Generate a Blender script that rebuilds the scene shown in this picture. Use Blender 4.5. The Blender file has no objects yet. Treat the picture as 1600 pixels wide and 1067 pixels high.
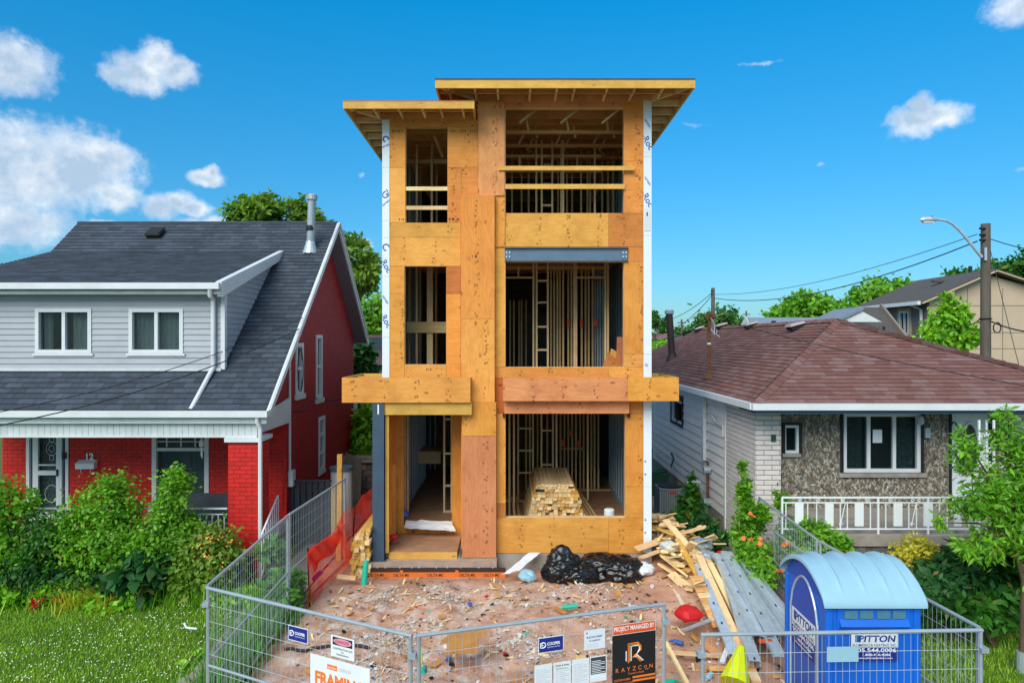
import bpy, math, random
import numpy as np
from mathutils import Vector, Matrix, noise
random.seed(7); RNG = np.random.default_rng(7)
S = bpy.context.scene
# ---------------------------------------------------------------- camera, sky, sun, exposure
F = 1067.0; H = 4.58; D = 13.68            # focal length in photo pixels, eye height, distance of the house front
cd = bpy.data.cameras.new('camera'); cam = bpy.data.objects.new('camera', cd); S.collection.objects.link(cam)
cam.location = (0, 0, H); cam.rotation_euler = (math.radians(90), 0, 0)
cd.sensor_width = 36; cd.lens = 36 * F / 1600; cd.clip_start = .1; cd.clip_end = 3000
S.camera = cam
SUN_EL, SUN_AZ = 40, 204                   # azimuth clockwise from +Y : the sun stands behind the camera, a little to the left
sl = bpy.data.lights.new('sun', 'SUN'); sun = bpy.data.objects.new('sun', sl); S.collection.objects.link(sun)
sl.energy = 2.0; sl.angle = math.radians(45); sl.color = (1, .9, .74)
_a, _e = math.radians(SUN_AZ), math.radians(SUN_EL)
sdir = Vector((math.sin(_a) * math.cos(_e), math.cos(_a) * math.cos(_e), math.sin(_e)))
sun.rotation_euler = sdir.to_track_quat('Z', 'Y').to_euler()
S.view_settings.view_transform = 'Standard'; S.view_settings.look = 'None'
S.view_settings.exposure = .9; S.view_settings.gamma = 1; S.view_settings.use_curve_mapping = False
C = S.collection

def nd(nt, typ, ins=None, **props):
    n = nt.nodes.new(typ)
    for k, v in props.items(): setattr(n, k, v)
    for k, v in (ins or {}).items():
        s = n.inputs[k]
        if isinstance(v, bpy.types.NodeSocket): nt.links.new(v, s)
        elif hasattr(s.default_value, '__len__') and len(s.default_value) == 4 and len(v) == 3: s.default_value = (*v, 1)
        else: s.default_value = v
    return n
def M_(nt, op, a, b=0., c=0., clamp=False): return nd(nt, 'ShaderNodeMath', {0: a, 1: b, 2: c}, operation=op, use_clamp=clamp).outputs[0]
def MR(nt, v, a, b, c=0., d=1., t='LINEAR'): return nd(nt, 'ShaderNodeMapRange', {0: v, 1: a, 2: b, 3: c, 4: d}, interpolation_type=t).outputs[0]
def MX(nt, f, a, b, blend='MIX'):
    n = nt.nodes.new('ShaderNodeMix'); n.data_type = 'RGBA'; n.blend_type = blend
    for k, v in ((0, f), (6, a), (7, b)):
        if isinstance(v, bpy.types.NodeSocket): nt.links.new(v, n.inputs[k])
        elif k == 0: n.inputs[0].default_value = v
        else: n.inputs[k].default_value = (*v, 1) if len(v) == 3 else v
    return n.outputs[2]
def NZ(nt, vec, scale, detail=5, rough=.55, dist=0.):
    return nd(nt, 'ShaderNodeTexNoise', {'Vector': vec, 'Scale': scale, 'Detail': detail, 'Roughness': rough, 'Distortion': dist}).outputs[0]

def make_world():
    w = bpy.data.worlds.new('World'); S.world = w; w.use_nodes = True
    nt = w.node_tree; nt.nodes.clear()
    sky = nd(nt, 'ShaderNodeTexSky', sky_type='NISHITA', sun_disc=False, sun_elevation=math.radians(SUN_EL),
             sun_rotation=math.radians(SUN_AZ), air_density=1.0, dust_density=.6, ozone_density=2.2, altitude=100)
    hs0 = nd(nt, 'ShaderNodeHueSaturation', {'Hue': .495, 'Saturation': 1.0, 'Value': 1.0, 'Color': sky.outputs[0]})
    elv = MR(nt, M_(nt, 'ARCSINE', nd(nt, 'ShaderNodeSeparateXYZ', {0: nd(nt, 'ShaderNodeTexCoord').outputs['Generated']}).outputs[2]), 0., .5)
    skyc = MX(nt, 1., hs0.outputs[0], MX(nt, elv, (.19, .31, .39), (.0, .53, .75)), 'MULTIPLY')
    tc = nd(nt, 'ShaderNodeTexCoord'); d = tc.outputs['Generated']
    xyz = nd(nt, 'ShaderNodeSeparateXYZ', {0: d})
    az = M_(nt, 'ARCTAN2', xyz.outputs[0], xyz.outputs[1]); el = M_(nt, 'ARCSINE', xyz.outputs[2])
    p = nd(nt, 'ShaderNodeCombineXYZ', {0: az, 1: el}).outputs[0]
    # the cumulus clouds of this afternoon: (bearing, elevation, half width, half height) in degrees, left to right
    blobs = [(-36.5, 18, 3.0, 2.0), (-36.5, 11.5, 5.8, 3.6), (-33, 12, 4.6, 3.0), (-30.6, 13, 2.2, 1.4), (-30.2, 10.5, 1.8, 1.2), (-37, 8, 5, 1.8),
             (-28.6, 19.0, 2.4, 1.4), (-27.6, 20.0, 1.5, 1.4), (-26.2, 19.5, 1.7, 1.2), (-30, 18.8, 1.3, .9),
             (-24.2, 12.3, 1.5, .6), (-23.7, 12.7, .7, .5), (-27.2, 9.9, 1.5, 1.0), (-26, 10.4, 1.2, .9), (-25, 10, 1.4, .8),
             (-24.5, 8.6, 2.2, .8), (-23.6, 9.0, 1.2, .7), (-30.6, 8.2, 1.4, .45), (-13, 8.0, 1.6, .55),
             (30.4, 15.5, 1.7, 1.3), (31.9, 15.6, 1.9, 1.0), (31, 16.5, 1.0, .9),
             (37.6, 21.5, 3.0, 1.3), (39.5, 22.8, 3.0, 2.0), (-12.2, 13.4, .9, .5, .3), (24.4, 13.2, .9, .5, .3), (37, 11.4, 1.6, .4, .35), (-15, 26.2, 1.8, .5, .3), (-35.5, 19.6, 1.2, .5, .35), (20, 21, 5, .5, .18), (15, 17, 4, .6, .15)]
    wn = nd(nt, 'ShaderNodeTexNoise', {'Vector': p, 'Scale': 26., 'Detail': 5., 'Roughness': .55})
    wv = nd(nt, 'ShaderNodeVectorMath', {0: wn.outputs['Color'], 1: (-.5, -.5, 0)}, operation='ADD').outputs[0]
    pw = nd(nt, 'ShaderNodeVectorMath', {0: wv, 1: (.026, .018, 0), 2: p}, operation='MULTIPLY_ADD').outputs[0]
    acc = None
    for a, e, sx, sy, *st in blobs:
        ix, iy = 1 / math.radians(sx), 1 / math.radians(sy)
        q = nd(nt, 'ShaderNodeVectorMath', {0: pw, 1: (ix, iy, 0), 2: (-math.radians(a) * ix, -math.radians(e) * iy, 0)}, operation='MULTIPLY_ADD').outputs[0]
        l = nd(nt, 'ShaderNodeVectorMath', {0: q}, operation='LENGTH').outputs['Value']
        v = M_(nt, 'SUBTRACT', 1.15 - (1 - st[0] if st else 0), l)
        acc = v if acc is None else M_(nt, 'SMOOTH_MAX', acc, v, .15)
    fine = NZ(nt, p, 70., 6, .6)
    acc = M_(nt, 'MULTIPLY_ADD', M_(nt, 'SUBTRACT', fine, .5), .8, acc)
    big = NZ(nt, d, 3.2, 8, .58)                        # clouds over the rest of the sky, out of the frame
    side = M_(nt, 'MAXIMUM', MR(nt, M_(nt, 'ABSOLUTE', az), .74, .95), MR(nt, el, .5, .7))
    gen = M_(nt, 'MULTIPLY', M_(nt, 'MULTIPLY', MR(nt, big, .45, .61), side), MR(nt, el, .03, .2))
    cov = M_(nt, 'MAXIMUM', MR(nt, acc, -.04, .8, 0, 1, 'SMOOTHSTEP'), gen, clamp=True)
    body = NZ(nt, p, 22., 5, .6)
    ct = M_(nt, 'MULTIPLY_ADD', MR(nt, acc, .25, 1.0), .75, M_(nt, 'MULTIPLY', M_(nt, 'SUBTRACT', body, .42), 2.6), clamp=True)
    cc = MX(nt, ct, (3.6, 3.75, 3.9), (1.7, 2.25, 2.9))
    cc = MX(nt, MR(nt, ct, .0, .45), (3.9, 3.95, 4.0), cc)
    col = MX(nt, M_(nt, 'MULTIPLY', cov, .95), skyc, cc)
    bg = nd(nt, 'ShaderNodeBackground', {0: col, 1: .15})
    out = nd(nt, 'ShaderNodeOutputWorld', {0: bg.outputs[0]})
make_world()

# ---------------------------------------------------------------- object helpers
WLOC = {}
def link(o): C.objects.link(o)
def tag(o, label=None, cat=None, group=None, kind=None):
    for k, v in (('label', label), ('category', cat), ('group', group), ('kind', kind)):
        if v: o[k] = v
    return o
def thing(name, loc, label, cat, group=None):
    o = bpy.data.objects.new(name, None); o.empty_display_size = .3; link(o); o.location = loc
    WLOC[o.name] = Vector(loc)
    return tag(o, label, cat, group)
def setpar(o, p):
    if p is not None:
        o.parent = p
        if p.name in WLOC: o.matrix_parent_inverse = Matrix.Translation(-WLOC[p.name])
class MB:
    def __init__(s): s.v = []; s.f = []
    def add(s, vs, fs):
        n = len(s.v); s.v += [tuple(v) for v in vs]; s.f += [tuple(i + n for i in f) for f in fs]; return s
    def quad(s, a, b, c, d): return s.add([a, b, c, d], [(0, 1, 2, 3)])
    def box(s, x0, x1, y0, y1, z0, z1):
        return s.add([(x0, y0, z0), (x1, y0, z0), (x1, y1, z0), (x0, y1, z0), (x0, y0, z1), (x1, y0, z1), (x1, y1, z1), (x0, y1, z1)],
                     [(3, 2, 1, 0), (4, 5, 6, 7), (0, 1, 5, 4), (1, 2, 6, 5), (2, 3, 7, 6), (3, 0, 4, 7)])
    def frame(s, O, U, V, N, u0, u1, v0, v1, n0, n1):       # box in a local frame
        O, U, V, N = map(Vector, (O, U, V, N))
        P = lambda u, v, n: O + U * u + V * v + N * n
        return s.add([P(u0, v0, n0), P(u1, v0, n0), P(u1, v1, n0), P(u0, v1, n0), P(u0, v0, n1), P(u1, v0, n1), P(u1, v1, n1), P(u0, v1, n1)],
                     [(3, 2, 1, 0), (4, 5, 6, 7), (0, 1, 5, 4), (1, 2, 6, 5), (2, 3, 7, 6), (3, 0, 4, 7)])
    def beam(s, p, q, w, h, up=(0, 0, 1)):
        p, q = Vector(p), Vector(q); U = (q - p); L = U.length; U /= L
        W = U.cross(Vector(up))
        if W.length < 1e-4: W = U.cross(Vector((0, 1, 0)))
        W.normalize(); Z = W.cross(U)
        return s.frame(p, U, W, Z, 0, L, -w / 2, w / 2, -h / 2, h / 2)
    def tube(s, pts, r, n=8, cap=True):
        pts = [Vector(p) for p in pts]; m = len(pts); rs = r if hasattr(r, '__len__') else [r] * m
        b = len(s.v); A = None
        for i, p in enumerate(pts):
            t = (pts[min(i + 1, m - 1)] - pts[max(i - 1, 0)]).normalized()
            if A is None: A = t.cross(Vector((0, 0, 1)) if abs(t.z) < .9 else Vector((1, 0, 0)))
            A = (A - t * A.dot(t)).normalized(); B = t.cross(A)
            for k in range(n):
                a = 2 * math.pi * k / n; s.v.append(tuple(p + (A * math.cos(a) + B * math.sin(a)) * rs[i]))
        for i in range(m - 1):
            for k in range(n):
                k2 = (k + 1) % n
                s.f.append((b + i * n + k, b + i * n + k2, b + (i + 1) * n + k2, b + (i + 1) * n + k))
        if cap: s.f.append(tuple(b + k for k in range(n))[::-1]); s.f.append(tuple(b + (m - 1) * n + k for k in range(n)))
        return s
    def lathe(s, prof, c=(0, 0, 0), n=20):
        b = len(s.v)
        for r, z in prof:
            for k in range(n):
                a = 2 * math.pi * k / n; s.v.append((c[0] + r * math.cos(a), c[1] + r * math.sin(a), c[2] + z))
        for i in range(len(prof) - 1):
            for k in range(n):
                k2 = (k + 1) % n; s.f.append((b + i * n + k, b + i * n + k2, b + (i + 1) * n + k2, b + (i + 1) * n + k))
        s.f.append(tuple(b + k for k in range(n))[::-1]); s.f.append(tuple(b + (len(prof) - 1) * n + k for k in range(n)))
        return s
    def prism(s, poly, vec):
        n = len(poly); vec = Vector(vec); a = [Vector(p) for p in poly]
        return s.add(a + [p + vec for p in a], [tuple(range(n))[::-1], tuple(range(n, 2 * n))] + [(i, (i + 1) % n, (i + 1) % n + n, i + n) for i in range(n)])
    def slab(s, poly, vec): return s.prism(poly, vec)
    def mesh(s, name, mat, smooth=False):
        m = bpy.data.meshes.new(name); m.from_pydata(s.v, [], s.f); m.update()
        if mat: m.materials.append(mat)
        if smooth: m.shade_smooth()
        return m
    def build(s, name, mat, parent=None, smooth=False, bevel=0, base=None):
        if parent is None:
            a = np.array(s.v); lo, hi = a.min(0), a.max(0)
            c = Vector(base) if base is not None else Vector(((lo[0] + hi[0]) / 2, (lo[1] + hi[1]) / 2, lo[2]))
            s.v = [tuple(Vector(v) - c) for v in s.v]
        o = bpy.data.objects.new(name, s.mesh(name, mat, smooth)); link(o)
        if parent is None: o.location = c; WLOC[o.name] = c
        setpar(o, parent)
        if bevel:
            b = o.modifiers.new('bevel', 'BEVEL'); b.width = bevel; b.segments = 2; b.limit_method = 'ANGLE'
        return o
def fixn(o):                                                # make normals point outwards
    import bmesh
    bm = bmesh.new(); bm.from_mesh(o.data); bmesh.ops.recalc_face_normals(bm, faces=bm.faces); bm.to_mesh(o.data); bm.free(); return o
def npmesh(name, verts, faces, mat, smooth=False):          # quick mesh from arrays; faces (n,k)
    m = bpy.data.meshes.new(name); n, k = faces.shape
    m.vertices.add(len(verts)); m.vertices.foreach_set('co', verts.astype(np.float32).ravel())
    m.loops.add(n * k); m.loops.foreach_set('vertex_index', faces.astype(np.int32).ravel())
    m.polygons.add(n); m.polygons.foreach_set('loop_start', np.arange(0, n * k, k, dtype=np.int32))
    m.polygons.foreach_set('loop_total', np.full(n, k, dtype=np.int32))
    m.update(calc_edges=True)
    if mat: m.materials.append(mat)
    if smooth: m.shade_smooth()
    return m
def obj(name, mesh, parent=None, loc=None, rot=None, scale=None):
    o = bpy.data.objects.new(name, mesh); link(o)
    if loc is not None: o.location = loc
    if rot is not None: o.rotation_euler = rot
    if scale is not None: o.scale = scale
    setpar(o, parent); return o
def copy_tree(o, parent=None):
    c = o.copy(); link(c)
    if parent: c.parent = parent
    for ch in list(o.children): copy_tree(ch, c)
    return c
def PX(x, y, d): return Vector(((x - 800) / F * d, d, H - (y - 533.5) / F * d))   # a point of the view at a known depth
def fX(x, d=D): return (x - 800) / F * d
def fZ(y, d=D): return H - (y - 533.5) / F * d

# ---------------------------------------------------------------- materials
def newmat(name):
    m = bpy.data.materials.new(name); m.use_nodes = True; nt = m.node_tree; nt.nodes.clear()
    out = nt.nodes.new('ShaderNodeOutputMaterial'); b = nt.nodes.new('ShaderNodeBsdfPrincipled'); nt.links.new(b.outputs[0], out.inputs[0])
    return m, nt, b, out
def rnd_socket(nt):
    g = nd(nt, 'ShaderNodeNewGeometry'); oi = nd(nt, 'ShaderNodeObjectInfo')
    return M_(nt, 'FRACT', M_(nt, 'ADD', oi.outputs['Random'], M_(nt, 'MULTIPLY', g.outputs['Random Per Island'], 7.13))), g, oi
def hexc(h):
    h = h.lstrip('#'); f = lambda c: c / 12.92 if c <= .04045 else ((c + .055) / 1.055) ** 2.4
    return tuple(f(int(h[i:i + 2], 16) / 255) for i in (0, 2, 4))
def mat(name, c, rough=.7, metal=0., var=.25, scale=5., stretch=(1, 1, 1), rnd=0., pal=None, bump=.15, bscale=50., c2=None, spec=.4, dirt=0., detail=5):
    m, nt, b, out = newmat(name)
    r, g, oi = rnd_socket(nt)
    off = nd(nt, 'ShaderNodeCombineXYZ', {0: M_(nt, 'MULTIPLY', r, 31.), 1: M_(nt, 'MULTIPLY', r, 17.), 2: M_(nt, 'MULTIPLY', r, 23.)}).outputs[0]
    pos = g.outputs['Position']
    if rnd or pal: pos = nd(nt, 'ShaderNodeVectorMath', {0: pos, 1: off}, operation='ADD').outputs[0]
    sv = nd(nt, 'ShaderNodeVectorMath', {0: pos, 1: stretch}, operation='MULTIPLY').outputs[0]
    n = NZ(nt, sv, scale, detail, .6); f = MR(nt, n, .3, .7)
    base = c
    if pal:
        cr = nd(nt, 'ShaderNodeValToRGB', {0: r}); e = cr.color_ramp; e.interpolation = 'CONSTANT'
        while len(e.elements) < len(pal): e.elements.new(1)
        for i, pc in enumerate(pal): e.elements[i].position = i / len(pal); e.elements[i].color = (*pc, 1)
        base = cr.outputs[0]
        dark = MX(nt, 1., base, (1 - var,) * 3, 'MULTIPLY')
    else: dark = c2 if c2 else tuple(x * (1 - var) for x in c)
    col = MX(nt, f, dark, base)
    if rnd: 
        v = MR(nt, r, 0, 1, 1 - rnd, 1 + rnd); hs = nd(nt, 'ShaderNodeHueSaturation', {'Value': v, 'Color': col}); col = hs.outputs[0]
    if dirt: 
        dn = NZ(nt, g.outputs['Position'], 1.7, 8, .7); col = MX(nt, M_(nt, 'MULTIPLY', MR(nt, dn, .5, .75), dirt), col, (.09, .075, .06))
    nt.links.new(col, b.inputs['Base Color']) if isinstance(col, bpy.types.NodeSocket) else None
    b.inputs['Roughness'].default_value = rough; b.inputs['Metallic'].default_value = metal; b.inputs['Specular IOR Level'].default_value = spec
    if bump:
        bn = NZ(nt, sv, bscale, 4, .6)
        bp = nd(nt, 'ShaderNodeBump', {'Strength': bump, 'Distance': .02, 'Height': bn}); nt.links.new(bp.outputs[0], b.inputs['Normal'])
    return m
def wood(name, c1, c2, axis, rough=.65, rnd=.12, knots=.5, grain=1., rows=False, bump=.12):
    m, nt, b, out = newmat(name)
    r, g, oi = rnd_socket(nt)
    off = nd(nt, 'ShaderNodeCombineXYZ', {0: M_(nt, 'MULTIPLY', r, 31.), 1: M_(nt, 'MULTIPLY', r, 17.), 2: M_(nt, 'MULTIPLY', r, 23.)}).outputs[0]
    pos = nd(nt, 'ShaderNodeVectorMath', {0: g.outputs['Position'], 1: off}, operation='ADD').outputs[0]
    st = {'x': (.9, 7, 7), 'y': (7, .9, 7), 'z': (7, 7, .9)}[axis]
    sv = nd(nt, 'ShaderNodeVectorMath', {0: pos, 1: st}, operation='MULTIPLY').outputs[0]
    a = NZ(nt, sv, 1.1 * grain, 4, .6, 1.6)
    ring = M_(nt, 'SINE', M_(nt, 'MULTIPLY', a, 34.)); ring = MR(nt, ring, -1, 1)
    fine = NZ(nt, sv, 7., 4, .7)
    f = M_(nt, 'ADD', M_(nt, 'MULTIPLY', ring, .35), M_(nt, 'MULTIPLY', MR(nt, fine, .25, .75), .3)); f = M_(nt, 'ADD', f, M_(nt, 'MULTIPLY', MR(nt, NZ(nt, pos, 1.3, 4), .3, .7), .5), clamp=True)
    col = MX(nt, f, c2, c1)
    ks = {'x': (.55, 1, 1), 'y': (1, .55, 1), 'z': (1, 1, .55)}[axis]
    kv = nd(nt, 'ShaderNodeVectorMath', {0: pos, 1: ks}, operation='MULTIPLY').outputs[0]
    vo = nd(nt, 'ShaderNodeTexVoronoi', {'Vector': kv, 'Scale': 5.5}); vd = vo.outputs['Distance']
    gate = MR(nt, NZ(nt, pos, 2.2, 1), .5, .6)
    k = M_(nt, 'MULTIPLY', MR(nt, vd, .07, .2, 1, 0), M_(nt, 'MULTIPLY', gate, knots))
    if rows:                                                # knot and nail spots in upright rows, as on the sheathing
        sx = nd(nt, 'ShaderNodeSeparateXYZ', {0: g.outputs['Position']})
        row = M_(nt, 'ABSOLUTE', M_(nt, 'SUBTRACT', M_(nt, 'FRACT', M_(nt, 'DIVIDE', M_(nt, 'ADD', sx.outputs[0], M_(nt, 'MULTIPLY', r, 1.3)), .61)), .5))
        v2 = nd(nt, 'ShaderNodeTexVoronoi', {'Vector': pos, 'Scale': 13.}).outputs['Distance']
        k2 = M_(nt, 'MULTIPLY', MR(nt, v2, .16, .42, 1, 0), MR(nt, row, .06, .12, .85, 0)); k = M_(nt, 'MAXIMUM', k, k2)
    col = MX(nt, M_(nt, 'MULTIPLY', MR(nt, NZ(nt, g.outputs['Position'], 1.9, 7, .7), .5, .72), .45), col, tuple(x * .55 for x in c2))
    col = MX(nt, k, col, tuple(x * .36 for x in c2))
    hs = nd(nt, 'ShaderNodeHueSaturation', {'Hue': MR(nt, r, 0, 1, .5 - rnd * .07, .5 + rnd * .07), 'Value': MR(nt, M_(nt, 'FRACT', M_(nt, 'MULTIPLY', r, 5.7)), 0, 1, 1 - rnd, 1 + rnd), 'Color': col})
    nt.links.new(hs.outputs[0], b.inputs['Base Color'])
    b.inputs['Roughness'].default_value = rough; b.inputs['Specular IOR Level'].default_value = .3
    bp = nd(nt, 'ShaderNodeBump', {'Strength': bump, 'Distance': .01, 'Height': f}); nt.links.new(bp.outputs[0], b.inputs['Normal'])
    return m
def leafmat(name, c1, c2, tr=.3):
    m, nt, b, out = newmat(name)
    r, g, oi = rnd_socket(nt)
    big = MR(nt, NZ(nt, g.outputs['Position'], 1.6, 3), .35, .65)
    f = M_(nt, 'ADD', M_(nt, 'MULTIPLY', r, .65), M_(nt, 'MULTIPLY', big, .35))
    col = MX(nt, f, c1, c2); r2 = M_(nt, 'FRACT', M_(nt, 'MULTIPLY', r, 41.3))
    col = MX(nt, MR(nt, r2, .93, 1., 0., .8), col, (.24, .17, .04))
    nt.links.new(col, b.inputs['Base Color']); b.inputs['Roughness'].default_value = .5; b.inputs['Specular IOR Level'].default_value = .35
    t = nd(nt, 'ShaderNodeBsdfTranslucent', {0: MX(nt, 1., col, (1.3, 1.5, .5), 'MULTIPLY')})
    mx = nd(nt, 'ShaderNodeMixShader', {0: tr, 1: b.outputs[0], 2: t.outputs[0]}); nt.links.new(mx.outputs[0], out.inputs[0])
    return m
def glassmat(name, tint=(.02, .03, .035), tr=.55):
    m, nt, b, out = newmat(name)
    b.inputs['Base Color'].default_value = (*tint, 1); b.inputs['Roughness'].default_value = .04; b.inputs['Specular IOR Level'].default_value = .6
    t = nd(nt, 'ShaderNodeBsdfTransparent', {0: (.8, .88, .88)})
    mx = nd(nt, 'ShaderNodeMixShader', {0: tr, 1: b.outputs[0], 2: t.outputs[0]}); nt.links.new(mx.outputs[0], out.inputs[0])
    return m
K = {}
PLY = dict(yel=(hexc('e6a650'), hexc('cc8636')), org=(hexc('e49a48'), hexc('ca7a2c')), brn=(hexc('cc7e3e'), hexc('ac5e28')), pnk=(hexc('e49c64'), hexc('ca784a')), red=(hexc('cc855c'), hexc('b4683e')))
for k, (a, b) in PLY.items():
    K['ply_' + k] = wood('plywood_' + k, a, b, 'x', rnd=.1, knots=.75, rows=True, grain=.8)
    K['plyv_' + k] = wood('plywood_upright_' + k, a, b, 'z', rnd=.1, knots=.75, rows=True, grain=.8)
LU = (hexc('f0d8a8'), hexc('dcb47a'))
for ax in 'xyz':
    K['lum_' + ax] = wood('lumber_' + ax, *LU, ax, rnd=.16, knots=.5)
    K['old_' + ax] = wood('stud_' + ax, hexc('e8cb98'), hexc('cba26c'), ax, rnd=.18, knots=.5)
    K['yl_' + ax] = wood('treated_' + ax, hexc('dfb05a'), hexc('c08e3c'), ax, rnd=.1, knots=.7)
    K['br_' + ax] = wood('joist_' + ax, hexc('e8b074'), hexc('cc8e50'), ax, rnd=.15, knots=.4)
K['sub'] = mat('subfloor', hexc('b88c6c'), .8, var=.35, scale=3, dirt=.5)
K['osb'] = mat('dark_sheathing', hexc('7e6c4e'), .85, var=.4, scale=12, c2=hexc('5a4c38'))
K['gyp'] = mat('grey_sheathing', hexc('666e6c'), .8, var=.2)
K['zinc'] = mat('galvanised_steel', hexc('d2e0ea'), .32, .45, var=.25, scale=9, bump=.04, rnd=.08)
K['zincd'] = mat('steel_stud', hexc('a9b8c0'), .45, .3, var=.25, scale=6, bump=.03, rnd=.1)
K['foam'] = mat('white_foam_board', hexc('dfe6ec'), .6, var=.05, scale=3, bump=.03)
K['ink'] = mat('blue_print', hexc('2f5fae'), .6, var=.1, bump=0)
K['ink_k'] = mat('black_print', hexc('1c1c1e'), .6, var=.1, bump=0)
K['ink_w'] = mat('white_print', hexc('f0f2f4'), .5, var=.04, bump=0)
K['ink_o'] = mat('orange_print', hexc('ee7a22'), .5, var=.05, bump=0)
K['steel'] = mat('painted_steel', hexc('62798f'), .45, .1, var=.12, scale=3, bump=.03, c2=hexc('556a80'))
K['steeld'] = mat('painted_column', hexc('42566a'), .45, .1, var=.2, scale=2.5, bump=.03)
K['conc'] = mat('concrete', hexc('a39a90'), .9, var=.3, scale=4, bump=.3, bscale=35, dirt=.35)
K['concp'] = mat('stained_concrete', hexc('b39c8c'), .9, var=.3, scale=4, bump=.3, bscale=35, dirt=.3)
K['white'] = mat('white_trim', hexc('d8dce0'), .45, var=.1, scale=2.5, bump=.02, dirt=.14)
K['whited'] = mat('weathered_white', hexc('cfd5d8'), .55, var=.18, scale=5, bump=.05, dirt=.12)
K['wiron'] = mat('white_iron', hexc('e4e8ea'), .4, var=.05, bump=.02)
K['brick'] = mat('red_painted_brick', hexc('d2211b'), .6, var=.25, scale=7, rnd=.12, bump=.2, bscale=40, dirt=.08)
K['brick_g'] = mat('shaded_red_brick', hexc('a81c20'), .6, var=.25, scale=7, rnd=.12, bump=.2, bscale=40, dirt=.1)  # the same red brick, with the gable's shade put into the colour
K['ventc'] = mat('pinkish_vent', hexc('b3a3a2'), .6, var=.15, dirt=.15)
K['deck'] = wood('roof_sheathing', hexc('b8743f'), hexc('965a2e'), 'x', rnd=.05)
K['mortar'] = mat('red_painted_joint', hexc('981a16'), .8, var=.2, scale=7)
K['shing'] = mat('charcoal_shingle', hexc('4e5662'), .95, var=.3, scale=5, rnd=.22, bump=.5, bscale=160, spec=.15)
K['shing_b'] = mat('brown_shingle', None or hexc('7d524c'), .95, var=.25, scale=6, bump=.5, bscale=160, spec=.15,
                   pal=[hexc('825d58'), hexc('86625c'), hexc('7d5954'), hexc('896660'), hexc('825f5b'), hexc('8a6a66'), hexc('7b5753'), hexc('835e58'), hexc('8c6f6c')])
K['under'] = mat('roof_underlay', hexc('2e2c2e'), .95, var=.2)
K['under_b'] = mat('roof_underlay_brown', hexc('4a302e'), .95, var=.2)
K['vinyl'] = mat('pale_grey_siding', hexc('a9adb6'), .5, var=.1, scale=2, bump=.03, rnd=.04, dirt=.14)
K['vinylw'] = mat('cream_siding', hexc('ece4e0'), .6, var=.1, scale=2, bump=.04, rnd=.03, dirt=.1)
K['soff'] = mat('grey_soffit', hexc('777681'), .6, var=.15)
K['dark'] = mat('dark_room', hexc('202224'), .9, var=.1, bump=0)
K['curtain'] = mat('grey_curtain', hexc('cfd4da'), .8, var=.35, scale=6, stretch=(6, 6, 1))
K['curtain_r'] = mat('brown_curtain', hexc('6f5c55'), .8, var=.4, scale=6, stretch=(9, 9, .7))
K['lace'] = mat('lace_curtain', hexc('e0e4e2'), .9, var=.6, scale=16, c2=hexc('7a8084'))
K['glass'] = glassmat('window_glass', tr=.68)
K['glassd'] = glassmat('dark_glass', tr=.25)
K['fence'] = mat('fence_galvanised', hexc('a9b6be'), .45, .35, var=.15, scale=4, bump=.03)
K['wire'] = mat('fence_wire', hexc('b8c2c8'), .5, .25, var=.1, bump=0)
K['black'] = mat('black_rubber', hexc('1b1c1f'), .6, var=.2)
K['cable'] = mat('dark_cable', hexc('22252a'), .6, var=.1, bump=0)
K['rust'] = mat('rusty_pipe', hexc('8a5a3a'), .8, .2, var=.5, scale=9, c2=hexc('5a3a2c'), bump=.2)
K['brpipe'] = mat('brown_flue', hexc('4b3a37'), .6, .3, var=.3, scale=5)
K['gate'] = mat('charcoal_boards', hexc('3a424a'), .75, var=.25, scale=5, stretch=(1, 1, .15), rnd=.1)
K['plast_b'] = mat('blue_plastic', hexc('0a68d6'), .42, var=.1, scale=2.5, bump=.02, dirt=.16)
K['plast_bd'] = mat('shaded_blue_plastic', hexc('1452ba'), .42, var=.08, scale=2.5, bump=.02)  # darker copy of the cabin plastic, shade of its sides mixed into the colour
K['plast_l'] = mat('pale_blue_roof', hexc('96bfd2'), .4, var=.08, scale=2, bump=.02, dirt=.12)
K['plast_t'] = mat('vent_mesh', hexc('4d7f96'), .6, var=.2, scale=30)
K['navy'] = mat('navy_print', hexc('1f2a86'), .5, var=.05, bump=0)
K['paper'] = mat('white_paper', hexc('dfe4ea'), .7, var=.06, scale=5, bump=.03)
K['bark'] = mat('bark', hexc('6a5646'), .95, var=.5, scale=9, stretch=(1, 1, .25), bump=.7, bscale=30)
K['pole'] = mat('weathered_pole', hexc('6b6258'), .9, var=.4, scale=9, stretch=(1, 1, .12), bump=.4, bscale=30)
K['lf_a'] = leafmat('leaf_mid', hexc('367816'), hexc('8ec634'))
K['lf_b'] = leafmat('leaf_dark', hexc('1c4a14'), hexc('4a8c2a'))
K['lf_c'] = leafmat('leaf_bright', hexc('559c1e'), hexc('a2d238'))
K['lf_d'] = leafmat('leaf_deep', hexc('1d4a24'), hexc('3c7438'))
K['lf_y'] = leafmat('leaf_yellow', hexc('a8a021'), hexc('dcd04a'))
K['lf_o'] = leafmat('leaf_olive', hexc('48701e'), hexc('8aaa3c'))
K['lf_far'] = leafmat('leaf_far', hexc('2f5f2c'), hexc('5e8f3e'))
K['grass'] = leafmat('grass_blades', hexc('50881a'), hexc('a2c838'))
K['weed'] = leafmat('weed_leaf', hexc('3c7a2c'), hexc('74ad48'))
K['flower_r'] = mat('red_petals', hexc('d01c20'), .5, var=.3, rnd=.2, bump=0)
K['flower_o'] = mat('orange_petals', hexc('f0803a'), .5, var=.2, rnd=.15, bump=0)
K['flower_w'] = mat('clover_white', hexc('eef0e2'), .6, var=.1, bump=0)
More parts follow.
